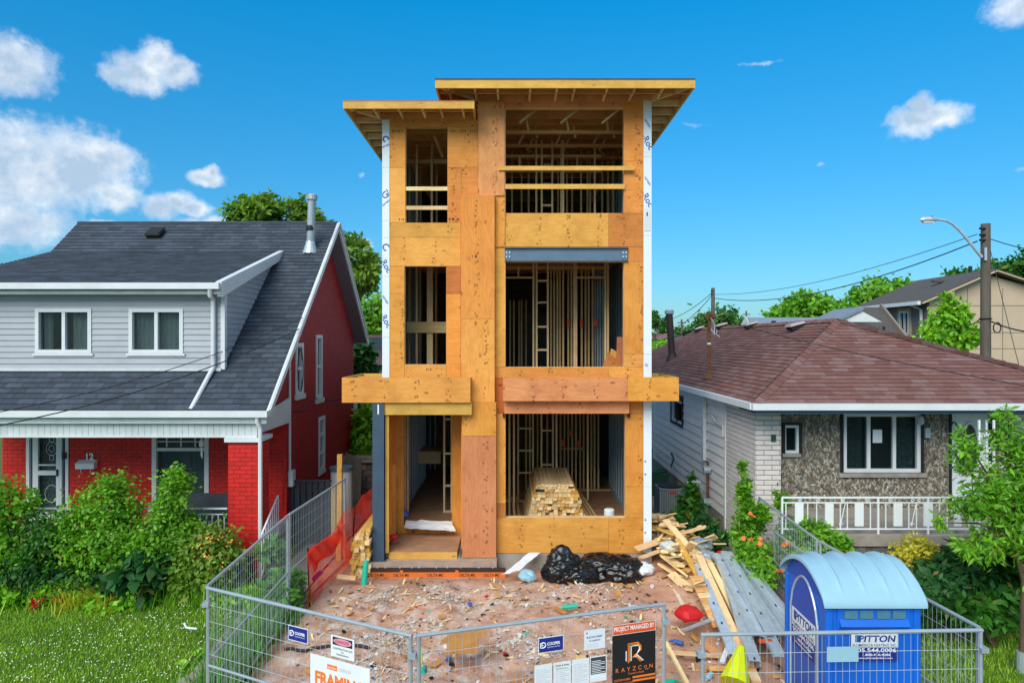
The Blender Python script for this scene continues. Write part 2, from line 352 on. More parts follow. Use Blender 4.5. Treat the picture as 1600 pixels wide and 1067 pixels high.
K['flower_yo'] = mat('apricot_petals', hexc('e8b050'), .5, var=.2, rnd=.2, bump=0)
K['net'] = mat('orange_net', hexc('f0381c'), .5, var=.15, bump=0)
K['scrap_w'] = mat('dusty_scrap', hexc('d6cdc4'), .8, var=.25, scale=8, rnd=.12, bump=0)
K['bag'] = mat('black_bag', hexc('111317'), .3, var=.2, bump=.08, bscale=14, spec=.6)
K['red'] = mat('red_cloth', hexc('d31c22'), .55, var=.2)
K['lime'] = mat('lime_plastic', hexc('d3e012'), .45, var=.1)
K['teal'] = mat('teal_plastic', hexc('22b79a'), .45, var=.12)
K['orange'] = mat('orange_plastic', hexc('e8591c'), .5, var=.15)
K['card'] = mat('cardboard', hexc('c08a4c'), .85, var=.2, bump=.05)
K['membrane'] = mat('brown_membrane', hexc('3a2a2c'), .6, var=.2)
K['membrane_o'] = mat('orange_membrane', hexc('e07222'), .6, var=.15)
K['beige'] = mat('beige_stucco', hexc('c2ac95'), .9, var=.1, scale=1.5)
K['taupe'] = mat('taupe_stucco', hexc('81776f'), .9, var=.12, scale=1.5)
K['roof_g'] = mat('grey_shingle_far', hexc('5a5654'), .95, var=.35, scale=7, stretch=(1, 1, 3))
K['roof_bl'] = mat('blue_grey_roof', hexc('7d8b9c'), .9, var=.25, scale=6)
K['bluegrey'] = mat('blue_grey_boards', hexc('5f7580'), .8, var=.25, scale=4, stretch=(3, 3, .3))
K['rustroof'] = mat('rusty_sheet_roof', hexc('8a6a62'), .8, .2, var=.5, scale=3, c2=hexc('5b4a4a'))
K['lintel'] = mat('slate_blue_fascia', hexc('3d5f78'), .6, var=.12)
K['stonec'] = mat('fieldstone', hexc('8d7f76'), .9, var=.4, scale=9, bump=.5, bscale=40, pal=[hexc('9a8a80'), hexc('7d7a78'), hexc('a38c7a'), hexc('6d6a6e'), hexc('8a6f60')])
K['chips'] = mat('splitface_stone', hexc('9a948a'), .85, var=.45, scale=22, bump=.5, bscale=60,
                 pal=[hexc('b9b4a8'), hexc('8f887c'), hexc('d0cabc'), hexc('857d72'), hexc('b4aa9a'), hexc('6a645c'), hexc('c4bba8'), hexc('8d7b66')])
K['bed'] = mat('stone_bed', hexc('7d756a'), .95, var=.4, scale=12)
K['wbrick'] = mat('white_brick', hexc('d9d0cc'), .75, var=.12, scale=9, rnd=.07, bump=.2)
K['wmortar'] = mat('dark_joint', hexc('6a6360'), .9, var=.2)
K['acgrey'] = mat('grey_metal_cabinet', hexc('6b7075'), .5, .3, var=.15)
K['bin'] = mat('green_bin', hexc('1f4a3c'), .5, var=.15)
# ---------------------------------------------------------------- cladding: bricks, shingles, siding as single pieces
CAMP = Vector((0, 0, H))
def clip(poly, cell):
    u0, u1, v0, v1 = cell
    for ax, val, sg in ((0, u0, 1), (0, u1, -1), (1, v0, 1), (1, v1, -1)):
        out = []
        for i in range(len(poly)):
            a, b = poly[i], poly[(i + 1) % len(poly)]
            da, db = (a[ax] - val) * sg, (b[ax] - val) * sg
            if da >= 0: out.append(a)
            if (da > 0 and db < 0) or (da < 0 and db > 0):
                t = da / (da - db); out.append((a[0] + (b[0] - a[0]) * t, a[1] + (b[1] - a[1]) * t))
        poly = out
        if len(poly) < 3: return []
    return poly
UNIT = {}
def unit_mesh(kind, mat):
    key = (kind, mat.name)
    if key not in UNIT:
        t1 = .12 if kind == 'wedge' else 1.0                # thickness at the upper edge
        m = MB().add([(0, 0, 0), (1, 0, 0), (1, 1, 0), (0, 1, 0), (0, 0, 1), (1, 0, 1), (1, 1, t1), (0, 1, t1)],
                     [(4, 5, 6, 7), (0, 1, 5, 4), (1, 2, 6, 5), (2, 3, 7, 6), (3, 0, 4, 7)])
        UNIT[key] = m.mesh('piece_' + kind, mat)
    return UNIT[key]
def clad(name, parent, mat, O, U, V, poly, cells, t, holes=(), limit=300, kind='box', base=0.0):
    O, U, V = Vector(O), Vector(U).normalized(), Vector(V).normalized(); N = U.cross(V)
    todo = []
    for c in cells:
        segs = [c]
        for hu0, hu1, hv0, hv1 in holes:
            ns = []
            for s in segs:
                mv = (s[2] + s[3]) / 2
                if hv0 < mv < hv1 and s[1] > hu0 and s[0] < hu1:
                    if s[0] < hu0 - .01: ns.append((s[0], hu0, s[2], s[3]))
                    if s[1] > hu1 + .01: ns.append((hu1, s[1], s[2], s[3]))
                else: ns.append(s)
            segs = ns
        for s in segs:
            pc = clip(poly, s)
            if len(pc) < 3: continue
            ar = abs(sum(pc[i][0] * pc[(i + 1) % len(pc)][1] - pc[(i + 1) % len(pc)][0] * pc[i][1] for i in range(len(pc)))) / 2
            full = (s[1] - s[0]) * (s[3] - s[2])
            if ar < full * .04: continue
            ctr = O + U * ((s[0] + s[1]) / 2) + V * ((s[2] + s[3]) / 2)
            todo.append(((ctr - CAMP).length, s, pc, ar > full * .999))
    todo.sort(key=lambda q: q[0])
    rest = MB()
    for i, (_, s, pc, full) in enumerate(todo):
        if full and i < limit:
            o = obj(name, unit_mesh(kind, mat), parent)
            R = Matrix((U, V, N)).transposed().to_4x4()
            o.matrix_basis = Matrix.Translation(O + U * s[0] + V * s[2] + N * base) @ R @ Matrix.Diagonal((s[1] - s[0], s[3] - s[2], t, 1))
        else:
            hgt = lambda v: base + (t if kind == 'box' else t * (1 - .88 * (v - s[2]) / (s[3] - s[2])))
            top = [O + U * a + V * b + N * hgt(b) for a, b in pc]; bot = [O + U * a + V * b + N * base for a, b in pc]
            n = len(pc); mb = rest if i >= limit else MB()
            mb.add(bot + top, [tuple(range(n, 2 * n))] + [(k, (k + 1) % n, (k + 1) % n + n, k + n) for k in range(n)])
            if i < limit: mb.build(name, mat, parent)
    if rest.v: tag(rest.build(name + '_field', mat, parent), kind='stuff')
def bond(u0, u1, v0, v1, bl, bh, j, jitter=0.):             # running-bond cells
    cells = []; r = 0; v = v0
    while v < v1:
        u = u0 - (bl / 2 if r % 2 else 0) - random.random() * jitter
        while u < u1: cells.append((u, u + bl - j, v, v + bh - j)); u += bl
        v += bh; r += 1
    return cells
def strips(u0, u1, v0, v1, h, gap=0.0):
    return [(u0, u1, v0 + i * h, v0 + (i + 1) * h - gap) for i in range(int(math.ceil((v1 - v0) / h)))]
def wall_core(mb, O, U, V, w, h, holes, t):                 # a wall with real openings, built as blocks round them
    N = Vector(U).cross(Vector(V))
    us = sorted({0, w, *[a for q in holes for a in q[:2]]}); vs = sorted({0, h, *[a for q in holes for a in q[2:]]})
    for i in range(len(us) - 1):
        for k in range(len(vs) - 1):
            mu, mv = (us[i] + us[i + 1]) / 2, (vs[k] + vs[k + 1]) / 2
            if any(q[0] < mu < q[1] and q[2] < mv < q[3] for q in holes): continue
            mb.frame(O, U, V, N, us[i], us[i + 1], vs[k], vs[k + 1], -t, 0)
    return mb
def window(parent, O, U, V, q, fw=.06, mull=(), trans=(), fmat='white', glass='glass', curtain=None, sill=None, depth=.1, proud=.03, name='window', room=True, label=None):
    O, U, V = Vector(O), Vector(U).normalized(), Vector(V).normalized(); N = U.cross(V)
    u0, u1, v0, v1 = q; m = MB(); e = .002
    for a in ((u0 + e, u0 + fw, v0 + e, v1 - e), (u1 - fw, u1 - e, v0 + e, v1 - e), (u0 + fw, u1 - fw, v0 + e, v0 + fw), (u0 + fw, u1 - fw, v1 - fw, v1 - e)): m.frame(O, U, V, N, *a, -depth, proud)
    xs = [u0 + fw] + [u0 + (u1 - u0) * k for k in mull] + [u1 - fw]
    ys = [v0 + fw] + [v0 + (v1 - v0) * k for k in trans] + [v1 - fw]
    for x in xs[1:-1]: m.frame(O, U, V, N, x - fw * .45, x + fw * .45, v0 + fw, v1 - fw, -depth, proud - .012)
    for i, y in enumerate(ys[1:-1]): m.frame(O, U, V, N, u0 + fw, u1 - fw, y - fw * .35, y + fw * .35, -depth, proud - .014)
    f = m.build(name, K[fmat], parent); tag(f, label)
    for i in range(len(xs) - 1):
        for k in range(len(ys) - 1):
            MB().frame(O, U, V, N, xs[i] + .003, xs[i + 1] - .003, ys[k] + .003, ys[k + 1] - .003, -.05, -.042).build('pane', K[glass], f)
    if curtain:
        cm, spans = curtain
        for (c0, c1) in spans:
            vs, fs = [], []; n = max(6, int((c1 - c0) * (u1 - u0) / .03))
            for i in range(n + 1):
                u = u0 + (u1 - u0) * (c0 + (c1 - c0) * i / n); dn = -.16 + .025 * math.sin(i * 1.7 + c0 * 9) + .01 * math.sin(i * .6)
                vs += [O + U * u + V * (v0 + .02) + N * dn, O + U * u + V * (v1 - .02) + N * dn]
            for i in range(n): fs.append((2 * i, 2 * i + 2, 2 * i + 3, 2 * i + 1))
            MB().add(vs, fs).build('curtain', K[cm], f, smooth=True)
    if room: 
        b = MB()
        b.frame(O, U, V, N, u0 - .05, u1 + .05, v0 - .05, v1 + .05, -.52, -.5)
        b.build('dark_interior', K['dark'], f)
    if sill: MB().frame(O, U, V, N, u0 - sill[0], u1 + sill[0], v0 - sill[1], v0 - .002, -.02, sill[2]).build('sill', K[sill[3]], f)
    return f
def text(s, mat, parent, O, U, V, h, w=None, name='lettering', fat=.0, center=True, shear=0.):
    U, V = Vector(U).normalized(), Vector(V).normalized(); V = (V - U * V.dot(U)).normalized(); N = U.cross(V)
    cu = bpy.data.curves.new('txt', 'FONT'); cu.body = s; cu.size = 1; cu.offset = fat; cu.shear = shear; cu.resolution_u = 3
    to = bpy.data.objects.new('txt', cu); link(to)
    me = bpy.data.meshes.new_from_object(to.evaluated_get(bpy.context.evaluated_depsgraph_get()))
    bpy.data.objects.remove(to); bpy.data.curves.remove(cu)
    if not me.vertices: return None
    a = np.array([v.co[:] for v in me.vertices]); lo, hi = a.min(0), a.max(0)
    sy = h / (hi[1] - lo[1]); sx = (w / (hi[0] - lo[0])) if w else sy
    for v in me.vertices:
        x = (v.co.x - (lo[0] + hi[0]) / 2) * sx if center else (v.co.x - lo[0]) * sx
        v.co = (x, (v.co.y - (lo[1] + hi[1]) / 2) * sy, 0)
    me.name = name; me.materials.clear(); me.materials.append(mat)
    o = obj(name, me, parent); o.matrix_basis = Matrix.Translation(Vector(O)) @ Matrix((U, V, N)).transposed().to_4x4(); return o
# ---------------------------------------------------------------- foliage
def foliage(name, mat, parent, lobes, n, size, elong=1.7, up=.5, clump=.22, per=26, seed=1, hollow=1.0, loc=None, floor=None, droop=0.):
    r = np.random.default_rng(seed)
    vol = np.array([l[3] * l[4] * l[5] for l in lobes]) ** .7; vol /= vol.sum()
    nc = max(4, n // per)
    li = r.choice(len(lobes), nc, p=vol); L = np.array(lobes)
    d = r.normal(size=(nc, 3)); d /= np.linalg.norm(d, axis=1)[:, None]
    rad = r.random(nc) ** (1 / (2.2 + hollow))
    cc = L[li, :3] + d * rad[:, None] * L[li, 3:]
    ci = r.integers(0, nc, n)
    sc = L[li[ci], 3:].min(1) * clump
    wgt = r.random(nc) * .7 + .55
    p = cc[ci] + r.normal(size=(n, 3)) * (sc * wgt[ci])[:, None]
    if floor is not None: p = p[p[:, 2] > floor]; 
    n = len(p)
    out = p - np.average(L[:, :3], axis=0, weights=vol)
    out /= np.linalg.norm(out, axis=1)[:, None] + 1e-6
    nr = out * .55 + r.normal(size=(n, 3)) * .6 + np.array([0, 0, up]); nr /= np.linalg.norm(nr, axis=1)[:, None]
    t = r.normal(size=(n, 3)) + out * .5 - np.array([0, 0, droop]); t -= nr * (t * nr).sum(1)[:, None]; t /= np.linalg.norm(t, axis=1)[:, None]
    b = np.cross(nr, t); s = size * (.6 + .8 * r.random(n))[:, None]
    v = np.empty((n, 4, 3)); v[:, 0] = p; v[:, 1] = p + t * s * .5 * elong + b * s * .5 - nr * s * .12; v[:, 2] = p + t * s * elong - nr * s * .25; v[:, 3] = p + t * s * .5 * elong - b * s * .5 - nr * s * .12
    idx = np.arange(n)[:, None] * 4
    fc = np.concatenate([idx + np.array([[0, 1, 2]]), idx + np.array([[0, 2, 3]])], 1).reshape(-1, 3)
    return obj(name, npmesh(name, v.reshape(-1, 3), fc, K[mat] if isinstance(mat, str) else mat), parent, loc)
def blades(name, mat, pts, h, w, lean=.5, seed=3, parent=None, bend=True):
    r = np.random.default_rng(seed); n = len(pts)
    a = r.random(n) * 2 * np.pi; hh = h * (.5 + r.random(n)); dx = np.stack([np.cos(a), np.sin(a), np.zeros(n)], 1); ln = lean * hh * r.random(n)
    sd = np.stack([-np.sin(a), np.cos(a), np.zeros(n)], 1); up = np.array([0, 0, 1.])
    ww = w * (.6 + .8 * r.random(n))
    v = np.empty((n, 5, 3)); v[:, 0] = pts - sd * ww[:, None] / 2; v[:, 1] = pts + sd * ww[:, None] / 2
    mid = pts + up * (hh * .6)[:, None] + dx * (ln * .35)[:, None]
    v[:, 2] = mid + sd * ww[:, None] * .4; v[:, 3] = mid - sd * ww[:, None] * .4; v[:, 4] = pts + up * hh[:, None] * .95 + dx * ln[:, None]
    i = np.arange(n)[:, None] * 5
    fc = np.concatenate([i + np.array([[0, 1, 2]]), i + np.array([[0, 2, 3]]), i + np.array([[3, 2, 4]])], 1).reshape(-1, 3)
    o = obj(name, npmesh(name, v.reshape(-1, 3), fc, K[mat]), parent); return o
# ---------------------------------------------------------------- ground
def sstep(a, b, x): t = min(1, max(0, (x - a) / (b - a))); return t * t * (3 - 2 * t)
def gbase(x, y): return -.28 * sstep(13.2, 8.2, y)
def gdirt(x, y):
    z = gbase(x, y) + .012
    inside = sstep(-3.75, -3.2, x) * sstep(4.9, 4.3, x) * sstep(13.5, 12.2, y)
    z += inside * (.10 + .10 * noise.noise((x * .6, y * .6, 1)) + .07 * noise.noise((x * 1.7, y * 1.7, 5)) + .05 * noise.noise((x * 4, y * 4, 2)) + .022 * noise.noise((x * 13, y * 13, 8)))
    z += .28 * math.exp(-((x - 3.4) / .9) ** 2 - ((y - 13) / 1.6) ** 2) + .12 * math.exp(-((x - 1.2) / 1.5) ** 2 - ((y - 11.8) / .7) ** 2) + .16 * math.exp(-((x + 2.2) / .7) ** 2 - ((y - 10.0) / .5) ** 2)
    return z
def sheet(name, mat, x0, x1, y0, y1, st, zf, inside=None):
    nx, ny = int((x1 - x0) / st) + 1, int((y1 - y0) / st) + 1
    xs = np.linspace(x0, x1, nx); ys = np.linspace(y0, y1, ny)
    v = np.array([(x, y, zf(x, y)) for y in ys for x in xs]); f = []
    for j in range(ny - 1):
        for i in range(nx - 1): f.append((j * nx + i, j * nx + i + 1, (j + 1) * nx + i + 1, (j + 1) * nx + i))
    o = obj(name, npmesh(name, v, np.array(f), mat, True)); return tag(o, kind='structure')
gm = mat('earth_and_grass', hexc('4c6a24'), .95, var=.4, scale=.6, c2=hexc('5b5a30'), bump=.3)
def gfar(x, y): return gbase(x, y) - .03
vs = []; fs = []
xs = [-900, -300, -100, -40, -20] + [-14 + i for i in range(29)] + [20, 40, 100, 300, 900]
ys = [-300, -100, -30, -5, 0, 4, 6, 7] + [8 + i * .5 for i in range(13)] + [16, 20, 30, 60, 150, 400, 1200]
for y in ys:
    for x in xs: vs.append((x, y, gfar(x, y)))
for j in range(len(ys) - 1):
    for i in range(len(xs) - 1): a = j * len(xs) + i; fs.append((a, a + 1, a + len(xs) + 1, a + len(xs)))
o = obj('ground', MB().add(vs, fs).mesh('ground', gm, True)); tag(o, kind='structure')
def dirtmat():
    m, nt, b, out = newmat('bare_earth')
    g = nd(nt, 'ShaderNodeNewGeometry'); p = g.outputs['Position']
    a = NZ(nt, p, 1.1, 8, .65); c = MX(nt, MR(nt, a, .35, .65), hexc('b5836a'), hexc('cda48d'))
    w = NZ(nt, p, .8, 4); c = MX(nt, M_(nt, 'MULTIPLY', MR(nt, w, .52, .62), .7), c, hexc('a07c5c'))
    d = NZ(nt, p, 9., 8, .75); c = MX(nt, MR(nt, d, .55, .75), c, hexc('7d5844'))
    sx = nd(nt, 'ShaderNodeSeparateXYZ', {0: p})
    zone = M_(nt, 'MULTIPLY', MR(nt, sx.outputs[0], 1.6, .2), MR(nt, sx.outputs[1], 13.1, 12.2))   # plaster dust trodden into the ground
    dust = NZ(nt, p, 3.2, 9, .72)
    c = MX(nt, M_(nt, 'MULTIPLY', M_(nt, 'MULTIPLY', MR(nt, dust, .46, .62), zone), .8), c, hexc('d8cbc2'))
    nt.links.new(c, b.inputs['Base Color']); b.inputs['Roughness'].default_value = .95; b.inputs['Specular IOR Level'].default_value = .15
    h = NZ(nt, p, 22., 8, .7); bp = nd(nt, 'ShaderNodeBump', {'Strength': .7, 'Distance': .03, 'Height': h}); nt.links.new(bp.outputs[0], b.inputs['Normal'])
    return m
K['dirt'] = dirtmat()
sheet('dirt_yard', K['dirt'], -3.75, 4.95, 6.6, 14.4, .06, gdirt)
K['lawn'] = mat('lawn_soil', hexc('42661c'), .95, var=.35, scale=2.5, c2=hexc('57621f'), bump=.4)
def glawn(x, y): return gbase(x, y) + .01 + .03 * noise.noise((x * .7, y * .7, 3))
sheet('front_lawn', K['lawn'], -12, -4.65, 7, 13.0, .25, glawn)
sheet('side_lawn', K['lawn'], 4.98, 13, 7, 11.8, .25, glawn)
K['path'] = mat('concrete_path_grey', hexc('9c938b'), .92, var=.25, scale=3, bump=.3, dirt=.4)
sheet('concrete_path', K['path'], -4.62, -3.78, 9.4, 22, .3, lambda x, y: gbase(x, y) + .03)
sheet('side_strip', K['dirt'], -3.74, -2.64, 14.45, 26, .3, lambda x, y: .02)
sheet('sidewalk', K['conc'], -60, 60, 3.2, 5.0, .85, lambda x, y: -.22)
K['road'] = mat('asphalt', hexc('4a4a4c'), .9, var=.2, scale=6, bump=.3)
sheet('road', K['road'], -60, 60, -8, 1.4, 3, lambda x, y: -.3 + .02)
tag(MB().box(-60, 60, 1.4, 1.6, -.5, -.2).build('kerb', K['conc']), kind='structure')
sheet('alley', K['path'], 2.8, 4.9, 14.45, 30, .3, lambda x, y: .02)
def grass_pts(n, x0, x1, y0, y1, dens=None):
    p = np.stack([RNG.uniform(x0, x1, n), RNG.uniform(y0, y1, n)], 1)
    z = np.array([glawn(x, y) for x, y in p]); return np.column_stack([p, z])
tag(blades('grass', 'grass', grass_pts(52000, -10.6, -4.62, 8.9, 12.9), .042, .011, 1.2, 5), 'short green grass of the left front lawn', 'grass', kind='stuff')
tag(blades('grass', 'grass', grass_pts(16000, 5.0, 9.5, 8.9, 11.7), .06, .012, 1.0, 6), 'green grass at the right behind the fence', 'grass', kind='stuff')
# clover heads
p = grass_pts(1500, -10.4, -4.7, 8.9, 12.3)
keep = np.array([(noise.noise((q[0] * .55, q[1] * .55, 7)) + .35 * (11.2 - q[1]) / 2 + (0.25 if q[0] > -5.8 else 0)) > -.02 for q in p]); p = p[keep]
ov = np.array([(1, 0, 0), (-1, 0, 0), (0, 1, 0), (0, -1, 0), (0, 0, 1), (0, 0, -1)]) * .012
of = np.array([(0, 2, 4), (2, 1, 4), (1, 3, 4), (3, 0, 4), (2, 0, 5), (1, 2, 5), (3, 1, 5), (0, 3, 5)])
p[:, 2] += .055; n = len(p)
vv = (p[:, None, :] + ov[None] * RNG.uniform(.6, 1.2, (n, 1, 1))).reshape(-1, 3); ff = (np.arange(n)[:, None, None] * 6 + of[None]).reshape(-1, 3)
tag(obj('clover_flower', npmesh('clover_flower', vv, ff, K['flower_w'])), 'small white clover flowers dotted over the left lawn', 'clover', kind='stuff')
# ---------------------------------------------------------------- the unfinished house
U3 = thing('unfinished_house', (.1, D + 5, 0), 'tall narrow three-storey house under construction, clad in bare plywood with open window holes', 'house')
XL, XR_ = -2.60, 2.795; YB = 25.5
def pnl(name, m, x0, y0, x1, y1, d=D, th=.018, g=.0025, par=U3):
    return MB().box(fX(x0, d) + g, fX(x1, d) - g, d, d + th, fZ(y1, d) + g, fZ(y0, d) - g).build(name, K[m], par)
P_ = 'plywood_panel'
for r in [ # left bay, third to second storey
 ('ply_org', 609, 187, 747, 198), ('ply_org', 609, 198, 633.5, 262), ('ply_org', 699, 198, 747, 262), ('ply_yel', 609, 262, 633.5, 348), ('ply_org', 699, 262, 720.5, 348),
 ('ply_yel', 609, 348, 720, 371), ('ply_yel', 609, 371, 720, 416), ('ply_org', 609, 416, 632, 459), ('ply_brn', 697, 416, 720, 459),
 ('ply_org', 609, 459, 632, 590), ('ply_org', 697, 459, 720, 590), ('ply_yel', 632, 569.5, 697, 590), ('ply_org', 609, 590, 722, 629.5),
 # right bay
 ('ply_pnk', 788.5, 160, 975, 168), ('ply_org', 975, 160, 1005, 252), ('ply_org', 975, 252, 1005, 333), ('ply_yel', 773, 333, 951, 386), ('ply_brn', 951, 333, 1005, 386),
 ('ply_yel', 773, 386, 790, 573.5), ('plyv_org', 981.5, 386, 1005, 408.5), ('plyv_org', 975, 408.5, 1005, 553), ('ply_yel', 975, 553, 1005, 573.5), ('ply_org', 773, 573.5, 951, 590), ('ply_yel', 951, 573.5, 1005, 590),
 ('ply_brn', 773, 590, 790, 646), ('ply_org', 790, 590, 983, 646), ('ply_org', 983, 590, 1005, 646),
 ('plyv_yel', 776, 646, 790, 786), ('plyv_brn', 776, 786, 790, 808.5), ('plyv_org', 977, 646, 1005, 760), ('ply_org', 977, 760, 1005, 808.5),
 ('ply_yel', 776, 808.5, 951, 864), ('ply_org', 951, 808.5, 1005, 864)]:
    pnl(P_, *r)
pnl(P_, 'ply_org', 720.5, 262, 747, 306)
dp = D - .06
pnl(P_, 'plyv_pnk', 747, 159, 788.5, 306, dp, .06); pnl(P_, 'plyv_org', 773.5, 306, 789, 386, D - .03, .03)
# the middle pilaster, standing proud
dp = D - .16
for m, y0, y1 in (('plyv_org', 305, 498), ('plyv_yel', 498, 628.5)): pnl(P_, m, 720, y0, 773, y1, dp, .16)
for m, y0, y1 in (('plyv_org', 628.5, 681), ('plyv_red', 681, 871)): pnl(P_, m, 722, y0, 775.5, y1, dp - .02, .18)
# insulation boards at both corners and along the sides
fo = []
for (x0, x1, seams, sd) in ((597.3, 608.7, (187, 262, 345, 372, 432, 527, 590), -1), (1005.3, 1018, (157, 245, 326, 368, 553, 640, 760, 863), 1)):
    for i in range(len(seams) - 1):
        o = MB().box(fX(x0), fX(x1), D - .008, D + .03, fZ(seams[i + 1]) + .002, fZ(seams[i]) - .002).build('foam_board', K['foam'], U3); fo.append((o, x0, x1, seams[i], seams[i + 1], sd))
        y = D + .034
        while y < YB:                                        # the sheets down the side wall
            X = fX(x0) if sd < 0 else fX(x1) - .04
            MB().box(X, X + .04, y, min(y + 2.4, YB) - .004, fZ(seams[i + 1]) + .002, fZ(seams[i]) - .002).build('foam_board', K['foam'], U3); y += 2.4
tag(MB().box(fX(1006.5), fX(1016.5), D - .016, D - .009, fZ(361), fZ(327)).build('white_board_patch', K['white'], U3))
MB().box(fX(1010), fX(1012), D - .0165, D - .0162, fZ(338), fZ(332)).build('print', K['ink_k'], U3)
def fprint(s, i, px_, py_, h, ang, sd):
    o = fo[i][0]; a = math.radians(ang)
    text(s, K['ink'], o, (fX(px_), D - .0095, fZ(py_)), (math.cos(a), 0, math.sin(a)), (-math.sin(a), 0, math.cos(a)), h, fat=.02, name='print')
    xa, xb = fX(fo[i][1]) + .004, fX(fo[i][2]) - .004; pr = bpy.context.scene.collection.objects[-1]; M = pr.matrix_basis
    for v in pr.data.vertices:
        w = M @ v.co; w.x = min(xb, max(xa, w.x)); v.co = M.inverted() @ w
fprint('c', 0, 602.5, 217, .14, -60, -1); fprint('certain', 0, 603, 228, .05, 22, -1); fprint('GI', 1, 603, 304, .14, 40, -1); fprint('certain', 1, 603, 317, .05, 40, -1)
fprint('C', 3, 603, 386, .15, -50, -1); fprint('-Roc', 3, 603, 414, .125, -60, -1); fprint('certain', 4, 602.5, 468, .05, -58, -1); fprint('-Roc', 4, 603, 500, .125, -60, -1)
fprint('certain', 6, 1012, 193, .05, -58, 1); fprint('-Roc', 6, 1012, 222, .13, -60, 1); fprint('certain', 7, 1012, 283, .05, -58, 1); fprint('-Roc', 7, 1011.5, 311, .13, -60, 1)
for y in (721, 741, 812, 832): fprint('v', 12 if y > 760 else 11, 1008.5, y, .05, 30, 1)
fprint('ld', 10, 1010, 570, .06, -30, 1)
# mill stamps on the sheathing
for x, y, s in ((617, 205, '1 8 1 8'), (626, 205, '4 2'), (708, 205, '1 4 0 1'), (724, 205, '8 1 8 0'), (738, 205, '4 1 1'), (627, 343, '8 1 8'), (705, 343, '8 0'), (713, 343, '1 8'), (670, 577, '8 1 8'), (742, 402, '1 8'), (878, 143, '1 8 4')):
    text(s, K['ink_k'], U3, (fX(x), D - .002 if not 720 < x < 773 or y < 300 else D - .162, fZ(y)), (1, 0, 0), (0, 0, 1), .05, w=.1, name='mill_stamp', fat=.02)
# side and back walls, slabs
FL = (.6, 3.72, 6.86)
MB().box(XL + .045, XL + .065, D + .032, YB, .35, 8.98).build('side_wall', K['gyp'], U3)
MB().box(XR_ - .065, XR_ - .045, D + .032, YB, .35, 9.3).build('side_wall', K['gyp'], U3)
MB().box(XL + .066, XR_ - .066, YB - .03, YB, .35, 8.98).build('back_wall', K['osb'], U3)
MB().box(-.70, -.66, D + .03, YB - .04, 9.0, 9.34).build('step_wall', K['br_y'], U3)
MB().box(fX(776), XR_ - .066, D + .02, YB - .04, .5, .6).build('floor_slab', K['sub'], U3)
MB().box(XL + .07, fX(776) - .01, 14.82, YB - .04, .5, .6).build('floor_slab', K['sub'], U3)
for z in FL[1:]: MB().box(XL + .067, XR_ - .067, D + .02, YB - .035, z - .03, z).build('floor_slab', K['sub'], U3)
for z in FL[1:]:                                             # floor joists
    for i in range(16): MB().box(XL + .068, XR_ - .068, D + .05 + i * .41, D + .09 + i * .41, z - .3, z - .032).build('joist', K['br_x'], U3)
# framing round the openings (jambs, sills, heads)
def trim(x0, y0, x1, y1, dep=.14, t=.038, m='old'):
    a, b, c, e = fX(x0), fX(x1), fZ(y1), fZ(y0); y = D + .019
    MB().box(a - t, a, y, y + dep, c - t, e + t).build('jamb', K[m + '_z'], U3); MB().box(b, b + t, y, y + dep, c - t, e + t).build('jamb', K[m + '_z'], U3)
    MB().box(a + .001, b - .001, y, y + dep, c - t, c).build('sill', K['lum_x'], U3); MB().box(a + .001, b - .001, y, y + dep, e, e + t).build('header', K[m + '_x'], U3)
for q in ((633.5, 198, 699, 348), (632, 416, 697, 569.5), (790, 168, 975, 333), (790, 409, 975, 573.5), (790, 646, 977, 808.5)): trim(*q)
for x0, y0, x1, y1, pr in ((633.5, 291.5, 699.5, 297.5, 0), (633.5, 321.5, 699.5, 327.5, 0)):
    MB().box(fX(x0) + .002, fX(x1) - .002, D + .02, D + .058, fZ(y1), fZ(y0)).build('guard_rail', K['lum_x'], U3)
for x0, y0, x1, y1 in ((779, 261.5, 990, 268), (789, 288.5, 976, 296)):
    MB().box(fX(x0), fX(x1), D - .098 if x0 < 785 else D - .041, D - .061 if x0 < 785 else D - .002, fZ(y1), fZ(y0)).build('guard_rail', K['yl_x'], U3)
# steel lintel beam
b = MB(); x0, x1, z0, z1 = fX(788.5), fX(981), fZ(408.3), fZ(387.5)
b.box(x0, x1, D - .01, D + .0, z0 + .012, z1 - .012); b.box(x0, x1, D - .06, D + .1, z0, z0 + .012); b.box(x0, x1, D - .06, D + .1, z1 - .012, z1)
sb = b.build('steel_beam', K['steel'], U3)
for a in (x0 + .01, x1 - .13):
    MB().box(a, a + .12, D - .02, D - .0105, z0 + .03, z1 - .03).build('end_plate', K['steel'], sb)
    for i in (0, 1):
        for k in (0, 1):
            MB().tube([(a + .03 + .06 * i, D - .036, z0 + .09 + .08 * k), (a + .03 + .06 * i, D - .0205, z0 + .09 + .08 * k)], .013, 6).build('bolt', K['ink_w'], sb)
